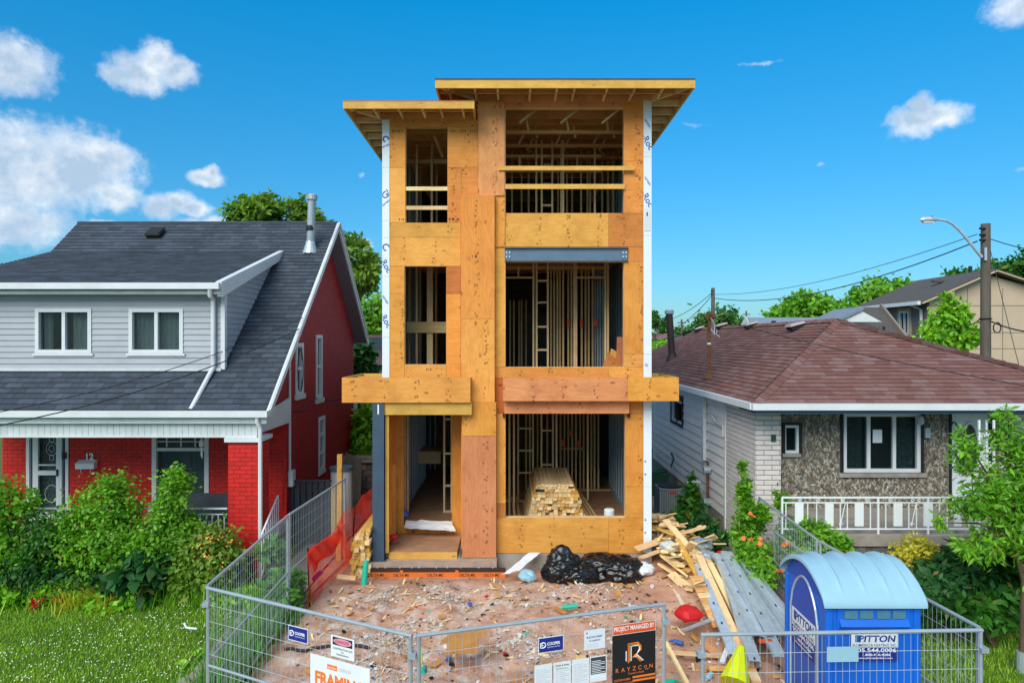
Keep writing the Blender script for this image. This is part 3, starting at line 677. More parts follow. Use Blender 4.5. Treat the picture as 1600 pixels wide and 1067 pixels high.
# ---- roof: flat overhanging decks with fascia, look-outs, joists
def roofdeck(xa, xb, dy, zb, zt, rear, left, right, looks, wallx):
    MB().box(xa, xb, dy, rear, zt - .012, zt + .01).build('roof_deck', K['deck'], U3)
    MB().box(xa + .04, xb - .04, dy, dy + .04, zb, zt - .013).build('fascia_board', K['yl_x'], U3)
    MB().box(xa, xa + .039, dy, rear, zb, zt - .013).build('fascia_board', K['yl_y'], U3)
    MB().box(xb - .039, xb, dy, rear, zb, zt - .013).build('fascia_board', K['yl_y'], U3)
    MB().box(wallx[0] - .01, wallx[1], D + .001, D + .04, zb - .0, zt - .013).build('rim_board', K['br_x'], U3)
    MB().box(xa + .04, xb - .04, D - .45, D - .41, zb + .015, zt - .013).build('blocking', K['br_x'], U3)
    for x in looks: MB().box(x - .02, x + .02, dy + .042, D - .001, zb + .02, zt - .014).build('look_out', K['lum_z'], U3)
    y = D + .25
    while y < rear - .1:
        if right: MB().box(wallx[1] + .002, xb - .042, y, y + .04, zb + .02, zt - .014).build('look_out', K['lum_x'], U3)
        if left: MB().box(xa + .042, wallx[0] - .012, y, y + .04, zb + .02, zt - .014).build('look_out', K['lum_x'], U3)
        y += .55
zt, zb = fZ(125, 12.91), fZ(138, 12.91)
roofdeck(fX(680, 12.91), fX(1086, 12.91), 12.91, zb, zt, YB + .4, True, True, [fX(x, 13.3) for x in (703, 743, 778, 828, 869, 896, 946, 988, 1031)], (-.70, XR_))
MB().beam((fX(1086, 12.91) - .06, 12.96, zb + .08), (XR_ - .05, D + .1, zb + .08), .04, .12).build('look_out', K['lum_z'], U3)
MB().beam((fX(680, 12.91) + .06, 12.96, zb + .08), (-.72, D + .0, zb + .08), .04, .12).build('look_out', K['lum_z'], U3)
MB().box(fX(679.5, 12.91), fX(1086.6, 12.91), 12.9, 12.95, zt + .011, zt + .022).build('drip_edge', K['roof_g'], U3)
zt2, zb2 = fZ(158, 13.04), fZ(170, 13.04)
roofdeck(fX(536, 13.04), -.72, 13.04, zb2, zt2, YB + .3, True, False, [fX(x, 13.4) for x in (588, 626, 662, 690, 724)], (XL, -.72))
MB().beam((fX(536, 13.04) + .06, 13.1, zb2 + .07), (XL + .02, D + .1, zb2 + .07), .04, .11).build('look_out', K['lum_z'], U3)
for i in range(12):
    y = D + .35 + i * .5
    MB().box(-.65, XR_ - .07, y, y + .045, zb - .02 - .02 * (i % 2), zt - .02).build('joist', K['br_x'], U3)
    if i % 2: MB().box(-.65, XR_ - .07, y, y + .09, zb - .36, zb - .30).build('joist', K['br_x'], U3)
    MB().box(XL + .07, -.72, y, y + .045, zb2 - .02, zt2 - .02).build('joist', K['br_x'], U3)
    if i < 7:
        for x in (.15, 1.0, 1.85): MB().beam((x + .2 * (i % 3), y + .02, zb - .3), (x + .35 - .2 * (i % 2), y + .02, zb - .02), .04, .07, (0, 1, 0)).build('truss_web', K['old_z'], U3)
# ---- interior studs
def stud(x, d, z0, z1, w=.042, dep=.09, m='old_z'): return MB().box(fX(x, d) - w / 2, fX(x, d) + w / 2, d, d + dep, z0, z1).build('stud', K[m], U3)
def plate(x0, x1, d, z, h=.042, m='old_x', dep=.09): return MB().box(fX(x0, d), fX(x1, d), d + .001, d + dep - .001, z, z + h).build('plate', K[m], U3)
def ladder(xa, xb, d, zs): 
    for z in zs: MB().box(fX(xa, d) + .024, fX(xb, d) - .024, d + .004, d + .086, z, z + .042).build('blocking', K['lum_x'], U3)
# first storey right
z0, z1 = .64, 3.36; d = 16.95
for x in (809.6, 832.8, 846, 864, 869.5, 918.5): stud(x, d, z0, z1, m='lum_z')
for x in (796, 803): stud(x, 15.4, z0, z1)
for x in (822, 828, 840, 855, 876, 882, 888, 894, 900, 906.5, 912, 924, 935, 929): stud(x, 18.2, z0, z1, m='old_z' if x != 935 else 'lum_z')
ladder(809.6, 832.8, d, (2.4, 1.85, 1.3, 2.95)); ladder(846, 864, d, (2.35, 1.5)); plate(790, 835, d, .6); plate(880, 960, 18.2, .6); plate(786, 980, 18.2, 3.3); plate(878, 912, 18.2, 1.7)
# first storey, entrance hall
for x, dd in ((633, 15.5), (637, 15.5), (640, 17), (645, 19), (694, 15.9), (705.5, 15.9)): stud(x, dd, z0, z1, m='lum_z' if dd < 16 else 'old_z')
ladder(694, 705.5, 15.9, (2.75, 1.95, 1.2)); plate(692, 708, 15.9, .6)
MB().box(fX(655, 19), fX(692, 19), 18.4, 19.4, 1.55, 1.62).build('stair_landing', K['old_x'], U3); MB().box(fX(655, 19), fX(692, 19), 18.36, 18.395, 1.3, 1.6).build('stair_landing', K['lum_x'], U3)
MB().box(fX(651, 20), fX(690, 20), 20, 20.1, 2.9, 3.02).build('blocking', K['old_x'], U3)
for x in (662, 672, 680): stud(x, 21, z0, z1, m='zincd')
# second storey
z0, z1 = 3.76, 6.5; d = 15.7
for x in (833.5, 838.5, 856, 897.5, 900.5): stud(x, d, z0, z1, m='lum_z')
for x in (861, 866, 871, 875, 880, 888, 893, 909, 915, 920, 926): stud(x, d + .8, z0, z1, m='old_z')
for x in (930, 934, 938, 942): stud(x, d + 1.0, z0, z1, m='zincd')
for x in (946, 950): stud(x, d - .4, z0, z1, m='lum_z')
ladder(838.5, 856, d, [fZ(y, d) for y in (440, 474, 512, 548)]); plate(786, 836, d, fZ(435, d)); plate(902, 948, d, fZ(435, d)); plate(786, 952, d, 6.24, .07, 'br_x')
plate(786, 952, d - .9, 6.3, .05, 'br_x'); stud(927, d, fZ(435, d), 6.3); stud(810, d, fZ(435, d), 6.3)
for x in (797, 803, 811, 815, 822): stud(x, 18.5, z0, z1 - .8)
for x, y in ((888, 504), (908.5, 505), (930, 504)): MB().box(fX(x, 16.4) - .035, fX(x, 16.4) + .035, 16.37, 16.395, fZ(y, 16.4) - .09, fZ(y, 16.4) + .09).build('red_tag', K['orange'], U3)
for x, y in ((880, 692), (905, 693), (893, 676)): MB().box(fX(x, 17.7) - .045, fX(x, 17.7) + .045, 17.68, 17.7, fZ(y, 17.7) - .08, fZ(y, 17.7) + .08).build('red_tag', K['orange'], U3)
d = 15.2
stud(651, d, z0, z1, m='lum_z'); stud(671.5, d, z0, z1, w=.13, m='lum_z'); stud(639.5, d + .6, z0, z1); stud(656.5, d + 1.6, z0, z1); stud(681, d + .8, z0, z1)
MB().box(fX(636, d), fX(700, d), d - .045, d - .005, fZ(520, d), fZ(503, d)).build('blocking', K['old_x'], U3)
# third storey
z0, z1 = 6.9, 9.3; d = 16.0
for x in (838, 846.5, 863, 877, 880, 929.5): stud(x, d, z0, z1, m='lum_z')
for x in (872, 886, 894, 908, 918, 941, 922, 800, 815, 826, 950, 958): stud(x, d + .9, z0, z1)
ladder(846.5, 863, d, (7.15, 7.75, 8.25)); plate(786, 940, d, 8.55, .05); plate(786, 940, d, 8.9, .05); plate(850, 862, d, 8.7)
for x in (812, 902): stud(x, d, 8.6, 8.9)
d = 15.3
for x, dd in ((651, d), (674.5, d), (639.5, d + .8), (657, d + 2), (682, d + 1.2)): stud(x, dd, z0, zb2 - .02, m='lum_z' if dd == d else 'old_z')
plate(634, 700, d + .2, zb2 - .4, .09); plate(634, 700, d + 2, zb2 - .55, .05)
MB().beam((fX(682, 15), 14.6, zb2 - .02), (fX(690, 15), 15.2, zb2 - .32), .04, .09).build('truss_web', K['lum_y'], U3)
# steel studs along the right side wall of each storey, and along the left wall
for s, (z0, z1) in enumerate(((.62, 3.4), (3.74, 6.52), (6.88, 9.2))):
    for i in range(13):
        y = D + .3 + i * .41
        MB().box(XR_ - .115, XR_ - .069, y, y + .04, z0, z1).build('steel_stud', K['zincd'], U3)
        if i < 12: MB().box(XL + .069, XL + .115, y + (1.2 if s == 0 else 0), y + .04 + (1.2 if s == 0 else 0), z0, min(z1, 8.95)).build('steel_stud', K['zincd'], U3)
    MB().box(XR_ - .17, XR_ - .067, D + .2, YB - .1, z0 - .02, z0 + .02).build('track', K['zincd'], U3)
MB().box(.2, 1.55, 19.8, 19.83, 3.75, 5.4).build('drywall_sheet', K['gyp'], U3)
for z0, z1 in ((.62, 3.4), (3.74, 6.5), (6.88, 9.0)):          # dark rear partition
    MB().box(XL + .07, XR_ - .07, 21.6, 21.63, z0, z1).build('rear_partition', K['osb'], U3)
# ---- front canopies
def canopy(xa, xb, yt, yb, df, side, m, split=None):
    xs = [xa] + ([split] if split else []) + [xb]
    for i in range(len(xs) - 1):
        MB().box(fX(xs[i], df) + .002, fX(xs[i + 1], df) - .002, df, df + .04, fZ(yb, df), fZ(yt, df)).build('canopy_board', K[m if i == 0 else 'ply_org'], U3)
    zt, zb_ = fZ(yt, df), fZ(yb, df)
    xo = fX(xa, df) if side < 0 else fX(xb, df)
    xw = XL if side < 0 else XR_
    a, b = (xo, xo + .04) if side < 0 else (xo - .04, xo)
    MB().box(a, b, df + .041, df + 1.75, zb_, zt).build('canopy_board', K['yl_y'], U3)
    a, b = sorted((xo + (.041 if side < 0 else -.041), xw))
    MB().box(a, b, df + 1.71, df + 1.75, zb_, zt).build('canopy_board', K['yl_x'], U3)
    for k in (.55, 1.1): MB().box(a, b, df + k, df + k + .04, zb_ + .02, zt - .03).build('canopy_joist', K['yl_x'], U3)
    lo, hi = min(fX(xa, df), fX(xb, df)) + .045, max(fX(xa, df), fX(xb, df)) - .045
    MB().box(lo, hi, df + .041, D - .17 if side < 0 else D - .003, zb_ + .03, zb_ + .045).build('canopy_soffit', K['ply_org'], U3)
    if side < 0: 
        MB().box(lo, fX(718), D - .168, D - .002, zb_ + .03, zb_ + .045).build('canopy_soffit', K['ply_org'], U3)
    ix = (fX(xb, df) - .04, fX(xb, df)) if side < 0 else (fX(xa, df), fX(xa, df) + .04)
    MB().box(*ix, df + .041, D - (.163 if side < 0 else .003), zb_, zt).build('canopy_board', K['yl_y'], U3)
canopy(534, 735, 590, 629, 13.28, -1, 'ply_yel')
canopy(786, 1061, 589.5, 626.5, 13.28, 1, 'ply_pnk', 981)
MB().box(fX(599.5, 13.34), fX(737, 13.34), 13.34, 13.39, fZ(648, 13.34), fZ(629, 13.34) + .02).build('canopy_beam', K['yl_x'], U3)
MB().box(fX(788, 13.5), fX(983, 13.5), 13.5, D - .004, fZ(646, 13.5), fZ(626, 13.5)).build('canopy_beam', K['ply_pnk'], U3)
for x in (787, 983): MB().box(fX(x, 13.6) - .02, fX(x, 13.6) + .02, 13.6, D - .005, fZ(652, 13.6), fZ(646, 13.6)).build('bracket', K['black'], U3)
# porch post, porch recess and deck
c = MB(); xa, xb = fX(582, 13.3), fX(600, 13.3); zc = fZ(629, 13.3); z0 = .32
c.box(xa, xb, 13.3, 13.312, z0, zc); c.box(xa, xb, 13.49, 13.502, z0, zc); c.box((xa + xb) / 2 - .006, (xa + xb) / 2 + .006, 13.3125, 13.4895, z0, zc)
col = c.build('steel_column', K['steeld'], U3); MB().box(xa - .03, xb + .03, 13.28, 13.53, z0 - .015, z0).build('base_plate', K['steeld'], col)
MB().box(fX(590, 13.3), fX(592, 13.3), 13.296, 13.2995, fZ(647, 13.3), fZ(632, 13.3)).build('paint_mark', K['ink_w'], col)
MB().box(fX(602, 13.4), fX(607.5, 13.4), 13.4, 13.44, .43, fZ(648, 13.4)).build('porch_post', K['yl_z'], U3)
MB().box(fX(608, 13.45), fX(714, 13.45), 13.45, 13.49, .30, .43).build('deck_rim', K['yl_x'], U3)
MB().box(fX(602, 13.45), fX(714, 13.45), 13.491, 14.8, .405, .43).build('porch_deck', K['sub'], U3)
MB().box(fX(602, 13.45), fX(714, 13.45), 13.52, 14.8, .30, .404).build('deck_frame', K['yl_x'], U3)
MB().box(fX(714, 13.45) + .004, fX(720), 13.5, 14.8, .25, .33).build('porch_slab', K['conc'], U3)
dd = 14.8
MB().box(fX(606, dd) , fX(631, dd), dd, dd + .03, .43, 3.4).build(P_, K['plyv_yel'], U3)
MB().box(fX(706, dd), fX(722, dd), dd, dd + .03, .43, 3.4).build(P_, K['plyv_org'], U3)
MB().box(fX(608, dd), fX(722, dd), dd + .002, dd + .028, 3.1, 3.4).build('header', K['ply_org'], U3)
MB().box(XL + .05, XL + .075, 13.55, 14.79, .43, 3.4).build(P_, K['ply_yel'], U3)
MB().box(fX(722) - .02, fX(722), 13.72, 14.79, .43, 3.4).build(P_, K['ply_org'], U3)
MB().box(fX(722) , fX(776), D + .02, D + .04, .4, 3.4).build(P_, K['ply_org'], U3)
MB().box(fX(631, dd), fX(706, dd), dd - .001, dd + .03, .431, .6).build('door_step', K['ply_org'], U3)
MB().box(fX(607, 14.4), fX(619, 14.4), 14.35, 14.38, .435, fZ(725, 14.4)).build('leaning_board', K['plyv_yel'], U3)
# foundation, ledge, drainage membrane
MB().box(fX(776), fX(1018), D - .03, D + .3, -.1, fZ(864.5)).build('foundation', K['conc'], U3)
MB().box(fX(953), fX(1006), D - .05, D - .031, fZ(893), fZ(866)).build('foundation', K['concp'], U3)
MB().box(fX(577, 13.25), fX(776, 13.25), 13.25, 14.7, .17, .30).build('foundation', K['concp'], U3)
MB().box(XL + .02, XR_ - .02, 13.99, YB, -.1, .35).build('foundation', K['conc'], U3)
mx0, mx1 = fX(576, 13.2), fX(790, 13.2)
MB().box(mx0, mx1, 13.2, 13.248, .0, .20).build('membrane', K['membrane'], U3)
mo = MB().box(mx0, mx1, 13.185, 13.199, fZ(905, 13.2) + .03, fZ(896, 13.2) + .03).build('membrane_strip', K['membrane_o'], U3)
for x in (588, 627, 680, 730, 768): text('DELTA-MS', K['ink_k'], mo, (fX(x, 13.185), 13.1835, fZ(900.5, 13.185) + .03), (1, 0, .004), (0, 0, 1), .06, w=.3, name='lettering', fat=.01)
for x in (590, 602, 625, 644, 655, 682, 699, 720, 748, 770): MB().tube([(fX(x, 13.2), 13.185, fZ(886, 13.2)), (fX(x, 13.2), 13.199, fZ(886, 13.2))], .014, 6).build('nail_disc', K['zinc'], U3)
for x in (627.5, 714): MB().box(fX(x, 13.2) - .03, fX(x, 13.2) + .03, 13.18, 13.184, fZ(895, 13.2), fZ(890, 13.2)).build('membrane_tab', K['membrane_o'], U3)
# ---- loose things inside and at the door
def bundle(name, x0, x1, zrow, y0, L, label, group, mats, bw=.089, bh=.038, seed=1, taper=0.):
    rr = random.Random(seed); me = {}
    n = 0
    for k in range(zrow[1]):
        z = zrow[0] + k * (bh + .004); inset = taper * k
        x = x0 + inset + rr.uniform(-.01, .01)
        while x + bw < x1 - inset:
            key = mats[rr.randrange(len(mats))]
            if key not in me:
                m = MB().box(-bw / 2, bw / 2, 0, L, 0, bh); me[key] = m.mesh('board', K[key])
            o = obj(name, me[key], None, (x + bw / 2, y0 + rr.uniform(-.05, .05) + (.25 * rr.random() if rr.random() < .1 else 0), z), (0, 0, rr.uniform(-.008, .008)))
            tag(o, label, 'board', group); n += 1; x += bw + .004
    return n
bundle('lumber_board', fX(821, 14.6), fX(919, 14.6), (.605, 11), 14.55, 2.2, 'pale sawn board in the tall lumber pile lying behind the ground floor window hole', 'boards of the lumber pile indoors', ['lum_y', 'lum_y', 'old_y', 'yl_y'], bw=.085, bh=.062, seed=3, taper=.016)
bundle('lumber_board', fX(836, 14.7), fX(902, 14.7), (1.33, 3), 14.85, 2.0, 'pale sawn board in the tall lumber pile lying behind the ground floor window hole', 'boards of the lumber pile indoors', ['lum_y', 'old_y'], bw=.085, bh=.045, seed=4, taper=.02)
for i, x in enumerate((922, 928, 934)):
    o = MB().beam((fX(x, 14.9), 14.5 + .1 * i, .67), (fX(905 + i * 4, 16), 17.6, .74), .05, .11).build('lumber_board', K['old_y'])
    tag(o, ('brown two-by-six lying right against the indoor lumber pile', 'second long brown board right of the indoor lumber pile', 'outermost long board right of the indoor lumber pile')[i], 'board')
for i, (x, x2) in enumerate(((806, 800), (812, 807))):
    o = MB().beam((fX(x, 15), 14.9, .66), (fX(x2, 17), 17.2, .66), .06, .04).build('lumber_board', K['old_y'])
    tag(o, ('thin board on the floor far left behind the ground floor window hole', 'thin board on the floor beside the left flank of the indoor lumber pile')[i], 'board')
o = MB().beam((fX(843, 14.9), 14.75, 1.36), (fX(850, 16), 16.6, 1.42), .2, .02).build('plastic_wrap', K['black']); tag(o, 'strip of black plastic wrap draped over the left of the indoor lumber pile', 'plastic wrap')
o = MB().lathe([(.02, 0), (.1, 0), (.11, .05), (.11, .16), (.09, .18), (.03, .18)], (fX(951, 14.4), 14.3, .9), 14).build('white_roll', K['paper'], smooth=False); tag(o, 'white roll standing just inside the sill of the ground floor window hole', 'roll')
sh = []
for i, (pts, m, lb) in enumerate(((((-.05, 0), (.45, 0), (.55, .33), (.2, .62)), 'ply_brn', 'lozenge-shaped brown plywood offcut leaning at the right of the second floor opening'), (((.38, .2), (.62, .0), (.64, .95), (.42, .95)), 'plyv_red', 'upright reddish plywood offcut leaning at the right of the second floor opening'), (((.2, .3), (.36, .2), (.44, .62), (.3, .7)), 'plyv_yel', 'small plywood offcut between two larger ones in the second floor opening'))):
    y = 14.6 + .12 * i; x = fX(938, 14.6) - .02
    o = fixn(MB().prism([(x + a, y + .15 * b, 3.73 + b) for a, b in pts], (0, .018, 0)).build('plywood_offcut', K[m])); tag(o, lb, 'offcut')
o = fixn(MB().prism([(fX(945, 14.5), 14.4, 6.9), (fX(976, 14.5), 14.4, 6.9), (fX(976, 14.5), 14.5, 7.1), (fX(962, 14.5), 14.5, 7.08)], (0, .3, 0)).build('folded_tarp', K['black'])); tag(o, 'dark folded tarp on the third floor at the right of the opening', 'tarp')
# ---------------------------------------------------------------- the red brick house on the left
RH = thing('brick_house', (-8, 17, 0), 'red painted brick house with dark shingle roof, pale grey dormer and front porch', 'house')
ex, ez = (1, 0, 0), (0, 0, 1)
RS = .85; zr = lambda y: 3.28 + RS * (y - 13)
wy = 15.15; wx = -5.0; WX0 = -11.3
O = Vector((WX0, wy, 0)); Wd = wx - WX0
dq = (fX(42, wy) - WX0, fX(108, wy) - WX0, .62, 2.66); wq = (fX(238, wy) - WX0, fX(327, wy) - WX0, .95, 2.58)
m = wall_core(MB(), O, ex, ez, Wd, 3.3, [dq, wq], .25)
gq = [(17.35 - wy, 17.9 - wy, 3.12, 4.75), (15.72 - wy, 16.28 - wy, 3.35, 4.55), (17.6 - wy, 18.15 - wy, 1.2, 2.62)]
m2 = wall_core(MB(), (wx, wy + .26, 0), (0, 1, 0), ez, 6.35 - .26, 4.9, [(a - .26, b - .26, c, e) for a, b, c, e in gq], .25)
m.v = m.v; n0 = len(m.v); m.v += m2.v; m.f += [tuple(i + n0 for i in f) for f in m2.f]
m.prism([(wx, wy + .27, 4.905), (wx, 21.5, 4.905), (wx, 18.25, 7.6)], (-.25, 0, 0))
m.box(WX0, WX0 + .25, wy + .26, 21.5, 0, 4.9); m.box(WX0 + .26, wx - .26, 21.25, 21.5, 0, 4.9); m.box(WX0 + .2, wx - .26, wy + .01, wy + .2, 3.31, 4.95)
fixn(m.build('wall', K['mortar'], RH))
bl, bh = .23, .082
clad('brick', RH, K['brick'], O, ex, ez, [(0, .62), (Wd, .62), (Wd, 3.25), (0, 3.25)], bond(0, Wd, .62, 3.25, bl, bh, .009), .012, [dq, wq], limit=270)
gp = [(0, 0), (6.35, 0), (6.35, 4.85), (3.1, 7.58), (0, 5.0)]
for q in gq: pass
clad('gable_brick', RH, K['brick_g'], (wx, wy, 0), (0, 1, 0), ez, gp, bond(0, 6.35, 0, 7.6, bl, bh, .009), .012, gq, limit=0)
window(RH, (wx, wy, 0), (0, 1, 0), ez, gq[0], .09, (), (.5,), curtain=('curtain', [(0, 1)]), sill=(.06, .12, .07, 'whited'), proud=.04)
window(RH, (wx, wy, 0), (0, 1, 0), ez, gq[1], .1, (), (.5,), sill=(.06, .12, .07, 'whited'), proud=.04)
window(RH, (wx, wy, 0), (0, 1, 0), ez, gq[2], .09, (), (.33, .66), sill=(.04, .08, .05, 'whited'), proud=.04)
# front door, window, mailbox, number
fw = window(RH, O, ex, ez, wq, .1, (), (.76,), curtain=('curtain', [(.05, .95)]), sill=(.05, .12, .08, 'white'))
for k in (.25, .5, .75): MB().frame(O, ex, ez, (0, -1, 0), wq[0] + (wq[1] - wq[0]) * k - .012, wq[0] + (wq[1] - wq[0]) * k + .012, 2.24, 2.49, -.04, .0).build('muntin', K['white'], fw)
MB().frame(O, ex, ez, (0, -1, 0), wq[0] + .1, wq[1] - .1, 2.35, 2.37, -.04, -.001).build('muntin', K['white'], fw)
dr = window(RH, O, ex, ez, dq, .07, (.18, .8), (), fmat='white', name='door_frame', curtain=('lace', [(.03, .97)]))
a0, a1 = dq[0] + .19 * (dq[1] - dq[0]), dq[0] + .79 * (dq[1] - dq[0])
dd = MB()
for q in ((a0, a0 + .08, .64, 2.6), (a1 - .08, a1, .64, 2.6), (a0 + .08, a1 - .08, .64, .8), (a0 + .08, a1 - .08, 1.62, 1.72), (a0 + .08, a1 - .08, 2.5, 2.6), (a0 + .08, a1 - .08, 1.83, 1.86)): dd.frame(O, ex, ez, (0, -1, 0), *q, -.03, .02)
sd = dd.build('storm_door', K['white'], RH)
MB().frame(O, ex, ez, (0, -1, 0), a1 - .06, a1 - .03, 1.6, 1.75, .02, .05).build('handle', K['black'], sd)
gl = MB()
for cx, cz, r in ((.35, 2.2, .12), (.35, 2.2, .06), (.35, 2.4, .05), (.35, 2.0, .05), (.35, 1.2, .15)): gl.tube([O + Vector((a0 + cx + r * math.cos(t * .5236), .03, cz + 1.3 * r * math.sin(t * .5236))) for t in range(13)], .0045, 4)
gl.build('leaded_tracery', K['ink_w'], sd)
text('12', K['ink_w'], RH, (fX(141, wy), wy - .014, fZ(713, wy)), ex, ez, .15, fat=.03, name='house_number')
x0, x1 = fX(124, wy), fX(153, wy)
mb_ = tag(fixn(MB().prism([(x0, wy - .014, 1.78), (x0, wy - .15, 1.78), (x0, wy - .15, 1.9), (x0, wy - .014, 1.96)], (x1 - x0, 0, 0)).build('mailbox', K['white'])), 'white mailbox on the red brick wall below the number 12', 'mailbox')
for x in (x0 + .1, x1 - .1): MB().tube([(x, wy - .1, 1.78), (x, wy - .12, 1.7), (x, wy - .06, 1.68)], .007, 5).build('newspaper_hook', K['white'], mb_).matrix_parent_inverse = Matrix.Translation(-WLOC[mb_.name])
o = MB().box(fX(102, wy) - .03, fX(102, wy) + .05, wy - .07, wy - .0145, fZ(716, wy), fZ(706, wy)).build('door_light', K['black']); tag(o, 'small black wall lamp beside the white storm door of the red house', 'wall lamp')
hb = MB().lathe([(.0, 0), (.05, .0), (.05, .1), (.01, .16)], (fX(315, 14), 14, fZ(697, 14)), 8); hb.tube([(fX(315, 14), 14, fZ(697, 14) + .15), (fX(315, 14), 14, 2.78)], .004, 4)
for k in range(3): hb.tube([(fX(314 + k, 14), 14, fZ(698, 14)), (fX(314 + k, 14), 14, fZ(712 + 2 * k, 14))], .006, 5)
tag(hb.build('wind_chime', K['ink_w']), 'white birdhouse wind chime hanging in front of the porch window', 'wind chime')
# roof
L = 5.25 * math.hypot(1, RS); UX = Vector(ex); VF = Vector((0, 1, RS)).normalized(); VB = Vector((0, -1, RS)).normalized()
x0, x1 = -11.6, -4.65; W = x1 - x0
OF = Vector((x0, 13, 3.28)); NF = UX.cross(VF)
rb = MB(); rb.frame(OF, UX, VF, NF, 0, W, 0, L, -.12, -.0)
rb.build('roof_deck', K['under'], RH)
Lb = 3.65 * math.hypot(1, RS)
rb2 = MB().frame((x1, 21.9, 7.74 - RS * 3.65), -UX, VB, (-UX).cross(VB), 0, W, 0, Lb - .1, -.12, 0); rb2.build('roof_deck', K['under'], RH)
MB().frame((x1, 21.9, 7.74 - RS * 3.65), -UX, VB, (-UX).cross(VB), .02, .42, .05, Lb - .25, -.16, -.121).build('soffit', K['soff'], RH)
MB().frame(OF, UX, VF, NF, W - .42, W - .02, .05, L - .25, -.16, -.121).build('soffit', K['soff'], RH)
SH = bond(0, W + .3, 0, L, .32, .148, .006, 0)
dl = lambda y: (y - 13) * math.hypot(1, RS)
dx = -5.88 - x0
clad('shingle', RH, K['shing'], OF, UX, VF, [(dx, 0), (W, 0), (W, L), (dx, L)], SH, .016, kind='wedge', limit=120)
clad('shingle', RH, K['shing'], OF, UX, VF, [(0, 0), (dx, 0), (dx, dl(13.9)), (0, dl(13.9))], SH, .016, kind='wedge', limit=100)
clad('shingle', RH, K['shing'], OF, UX, VF, [(0, dl(17.18)), (dx, dl(17.18)), (dx, L), (0, L)], SH, .016, kind='wedge', limit=0)
clad('shingle', RH, K['shing'], (x1, 21.9, 7.74 - RS * 3.65), -UX, VB, [(0, 0), (W, 0), (W, Lb), (0, Lb)], bond(0, W, 0, Lb, .64, .148, .006), .016, kind='wedge', limit=0)
MB().tube([(x0, 18.25, 7.75), (x1, 18.25, 7.75)], .04, 6).build('ridge_cap', K['shing'], RH)
# dormer
dy, dz = 13.5, 5.72; tx, tz = 17.18, zr(17.18)
VD = Vector((0, tx - dy, tz - dz)).normalized(); LD = math.hypot(tx - dy, tz - dz); OD = Vector((x0, dy, dz)); ND = UX.cross(VD)
MB().frame(OD, UX, VD, ND, 0, dx + .1, 0, LD, -.1, 0).build('dormer_roof', K['under'], RH)
clad('shingle', RH, K['shing'], OD, UX, VD, [(0, 0), (dx + .1, 0), (dx + .1, LD), (0, LD)], bond(0, dx + .3, 0, LD, .32, .148, .006), .016, kind='wedge', limit=80)
fy = 13.84; X1 = x0 + dx; zb0 = zr(fy) + .02; zt0 = dz - .06
OW = Vector((x0 + .02, fy, zb0)); ww, wh = X1 - x0 - .02, zt0 - zb0
dq1 = (fX(56, fy) - OW.x, fX(144, fy) - OW.x, fZ(552, fy) - zb0, fZ(482, fy) - zb0); dq2 = (fX(202, fy) - OW.x, fX(287, fy) - OW.x, fZ(552, fy) - zb0, fZ(482, fy) - zb0)
wall_core(MB(), OW, ex, ez, ww, wh, [dq1, dq2], .12).build('dormer_wall', K['vinyl'], RH)
clad('siding_plank', RH, K['vinyl'], OW, ex, ez, [(0, 0), (ww, 0), (ww, wh), (0, wh)], strips(0, ww, 0, wh, .118), .022, [dq1, dq2], kind='wedge')
sy1 = 17.1
MB().prism([(X1, fy + .02, zb0), (X1, sy1, zr(sy1)), (X1, sy1, zr(sy1) + .02), (X1, fy + .02, zt0)], (-.1, 0, 0)).build('dormer_cheek', K['vinyl'], RH)
ck = [(0, 0), (sy1 - fy, zr(sy1) - zb0), (0, zt0 - zb0)]
clad('siding_plank', RH, K['vinyl'], (X1, fy, zb0), (0, 1, 0), ez, [(0, 0), (sy1 - fy, RS * (sy1 - fy)), (sy1 - fy - .1, RS * (sy1 - fy)), (0, wh)], strips(0, 4, 0, 4, .118), .02, kind='wedge')
MB().box(X1 - .01, X1 + .07, fy - .03, fy + .08, zb0, zt0).build('corner_trim', K['white'], RH)
MB().box(OW.x, OW.x + .06, fy - .035, fy - .024, zb0, zt0).build('corner_trim', K['white'], RH)
for q, cu in ((dq1, [(.06, .2), (.56, .95)]), (dq2, [(.05, .95)])):
    f = window(RH, OW, ex, ez, q, .075, (.5,), (), curtain=('curtain', cu), proud=.035)
    MB().frame(OW, ex, ez, (0, -1, 0), q[0] - .04, q[1] + .04, q[2] - .05, q[2] - .002, .0, .05).build('sill', K['white'], f)
MB().box(x0 - .02, X1 + .12, dy - .1, dy + .0, dz - .11, dz + .015).build('gutter', K['white'], RH)
MB().box(x0, X1 + .12, dy + .02, fy - .03, dz - .2, dz - .125).build('dormer_fascia', K['whited'], RH)
fixn(MB().prism([OD + UX * (dx + .02) + ND * .04 + VD * .0, OD + UX * (dx + .02) + VD * LD + ND * .03, OD + UX * (dx + .02) + VD * (LD - .1) - ND * .16, OD + UX * (dx + .02) - ND * .26], (.12, 0, 0)).build('barge_board', K['white'], RH))
MB().box(x0, X1 + .0, fy - .06, fy - .03, zb0 - .03, zb0 + .03).build('flashing', K['whited'], RH)
p = [PX(328, 452, 13.45), PX(328, 462, 13.5), PX(333, 468, 13.75), PX(333, 574, 13.75), PX(330, 580, 13.7), PX(298, 640, 13.02)]
MB().tube(p, .045, 8).build('downspout', K['white'], RH)
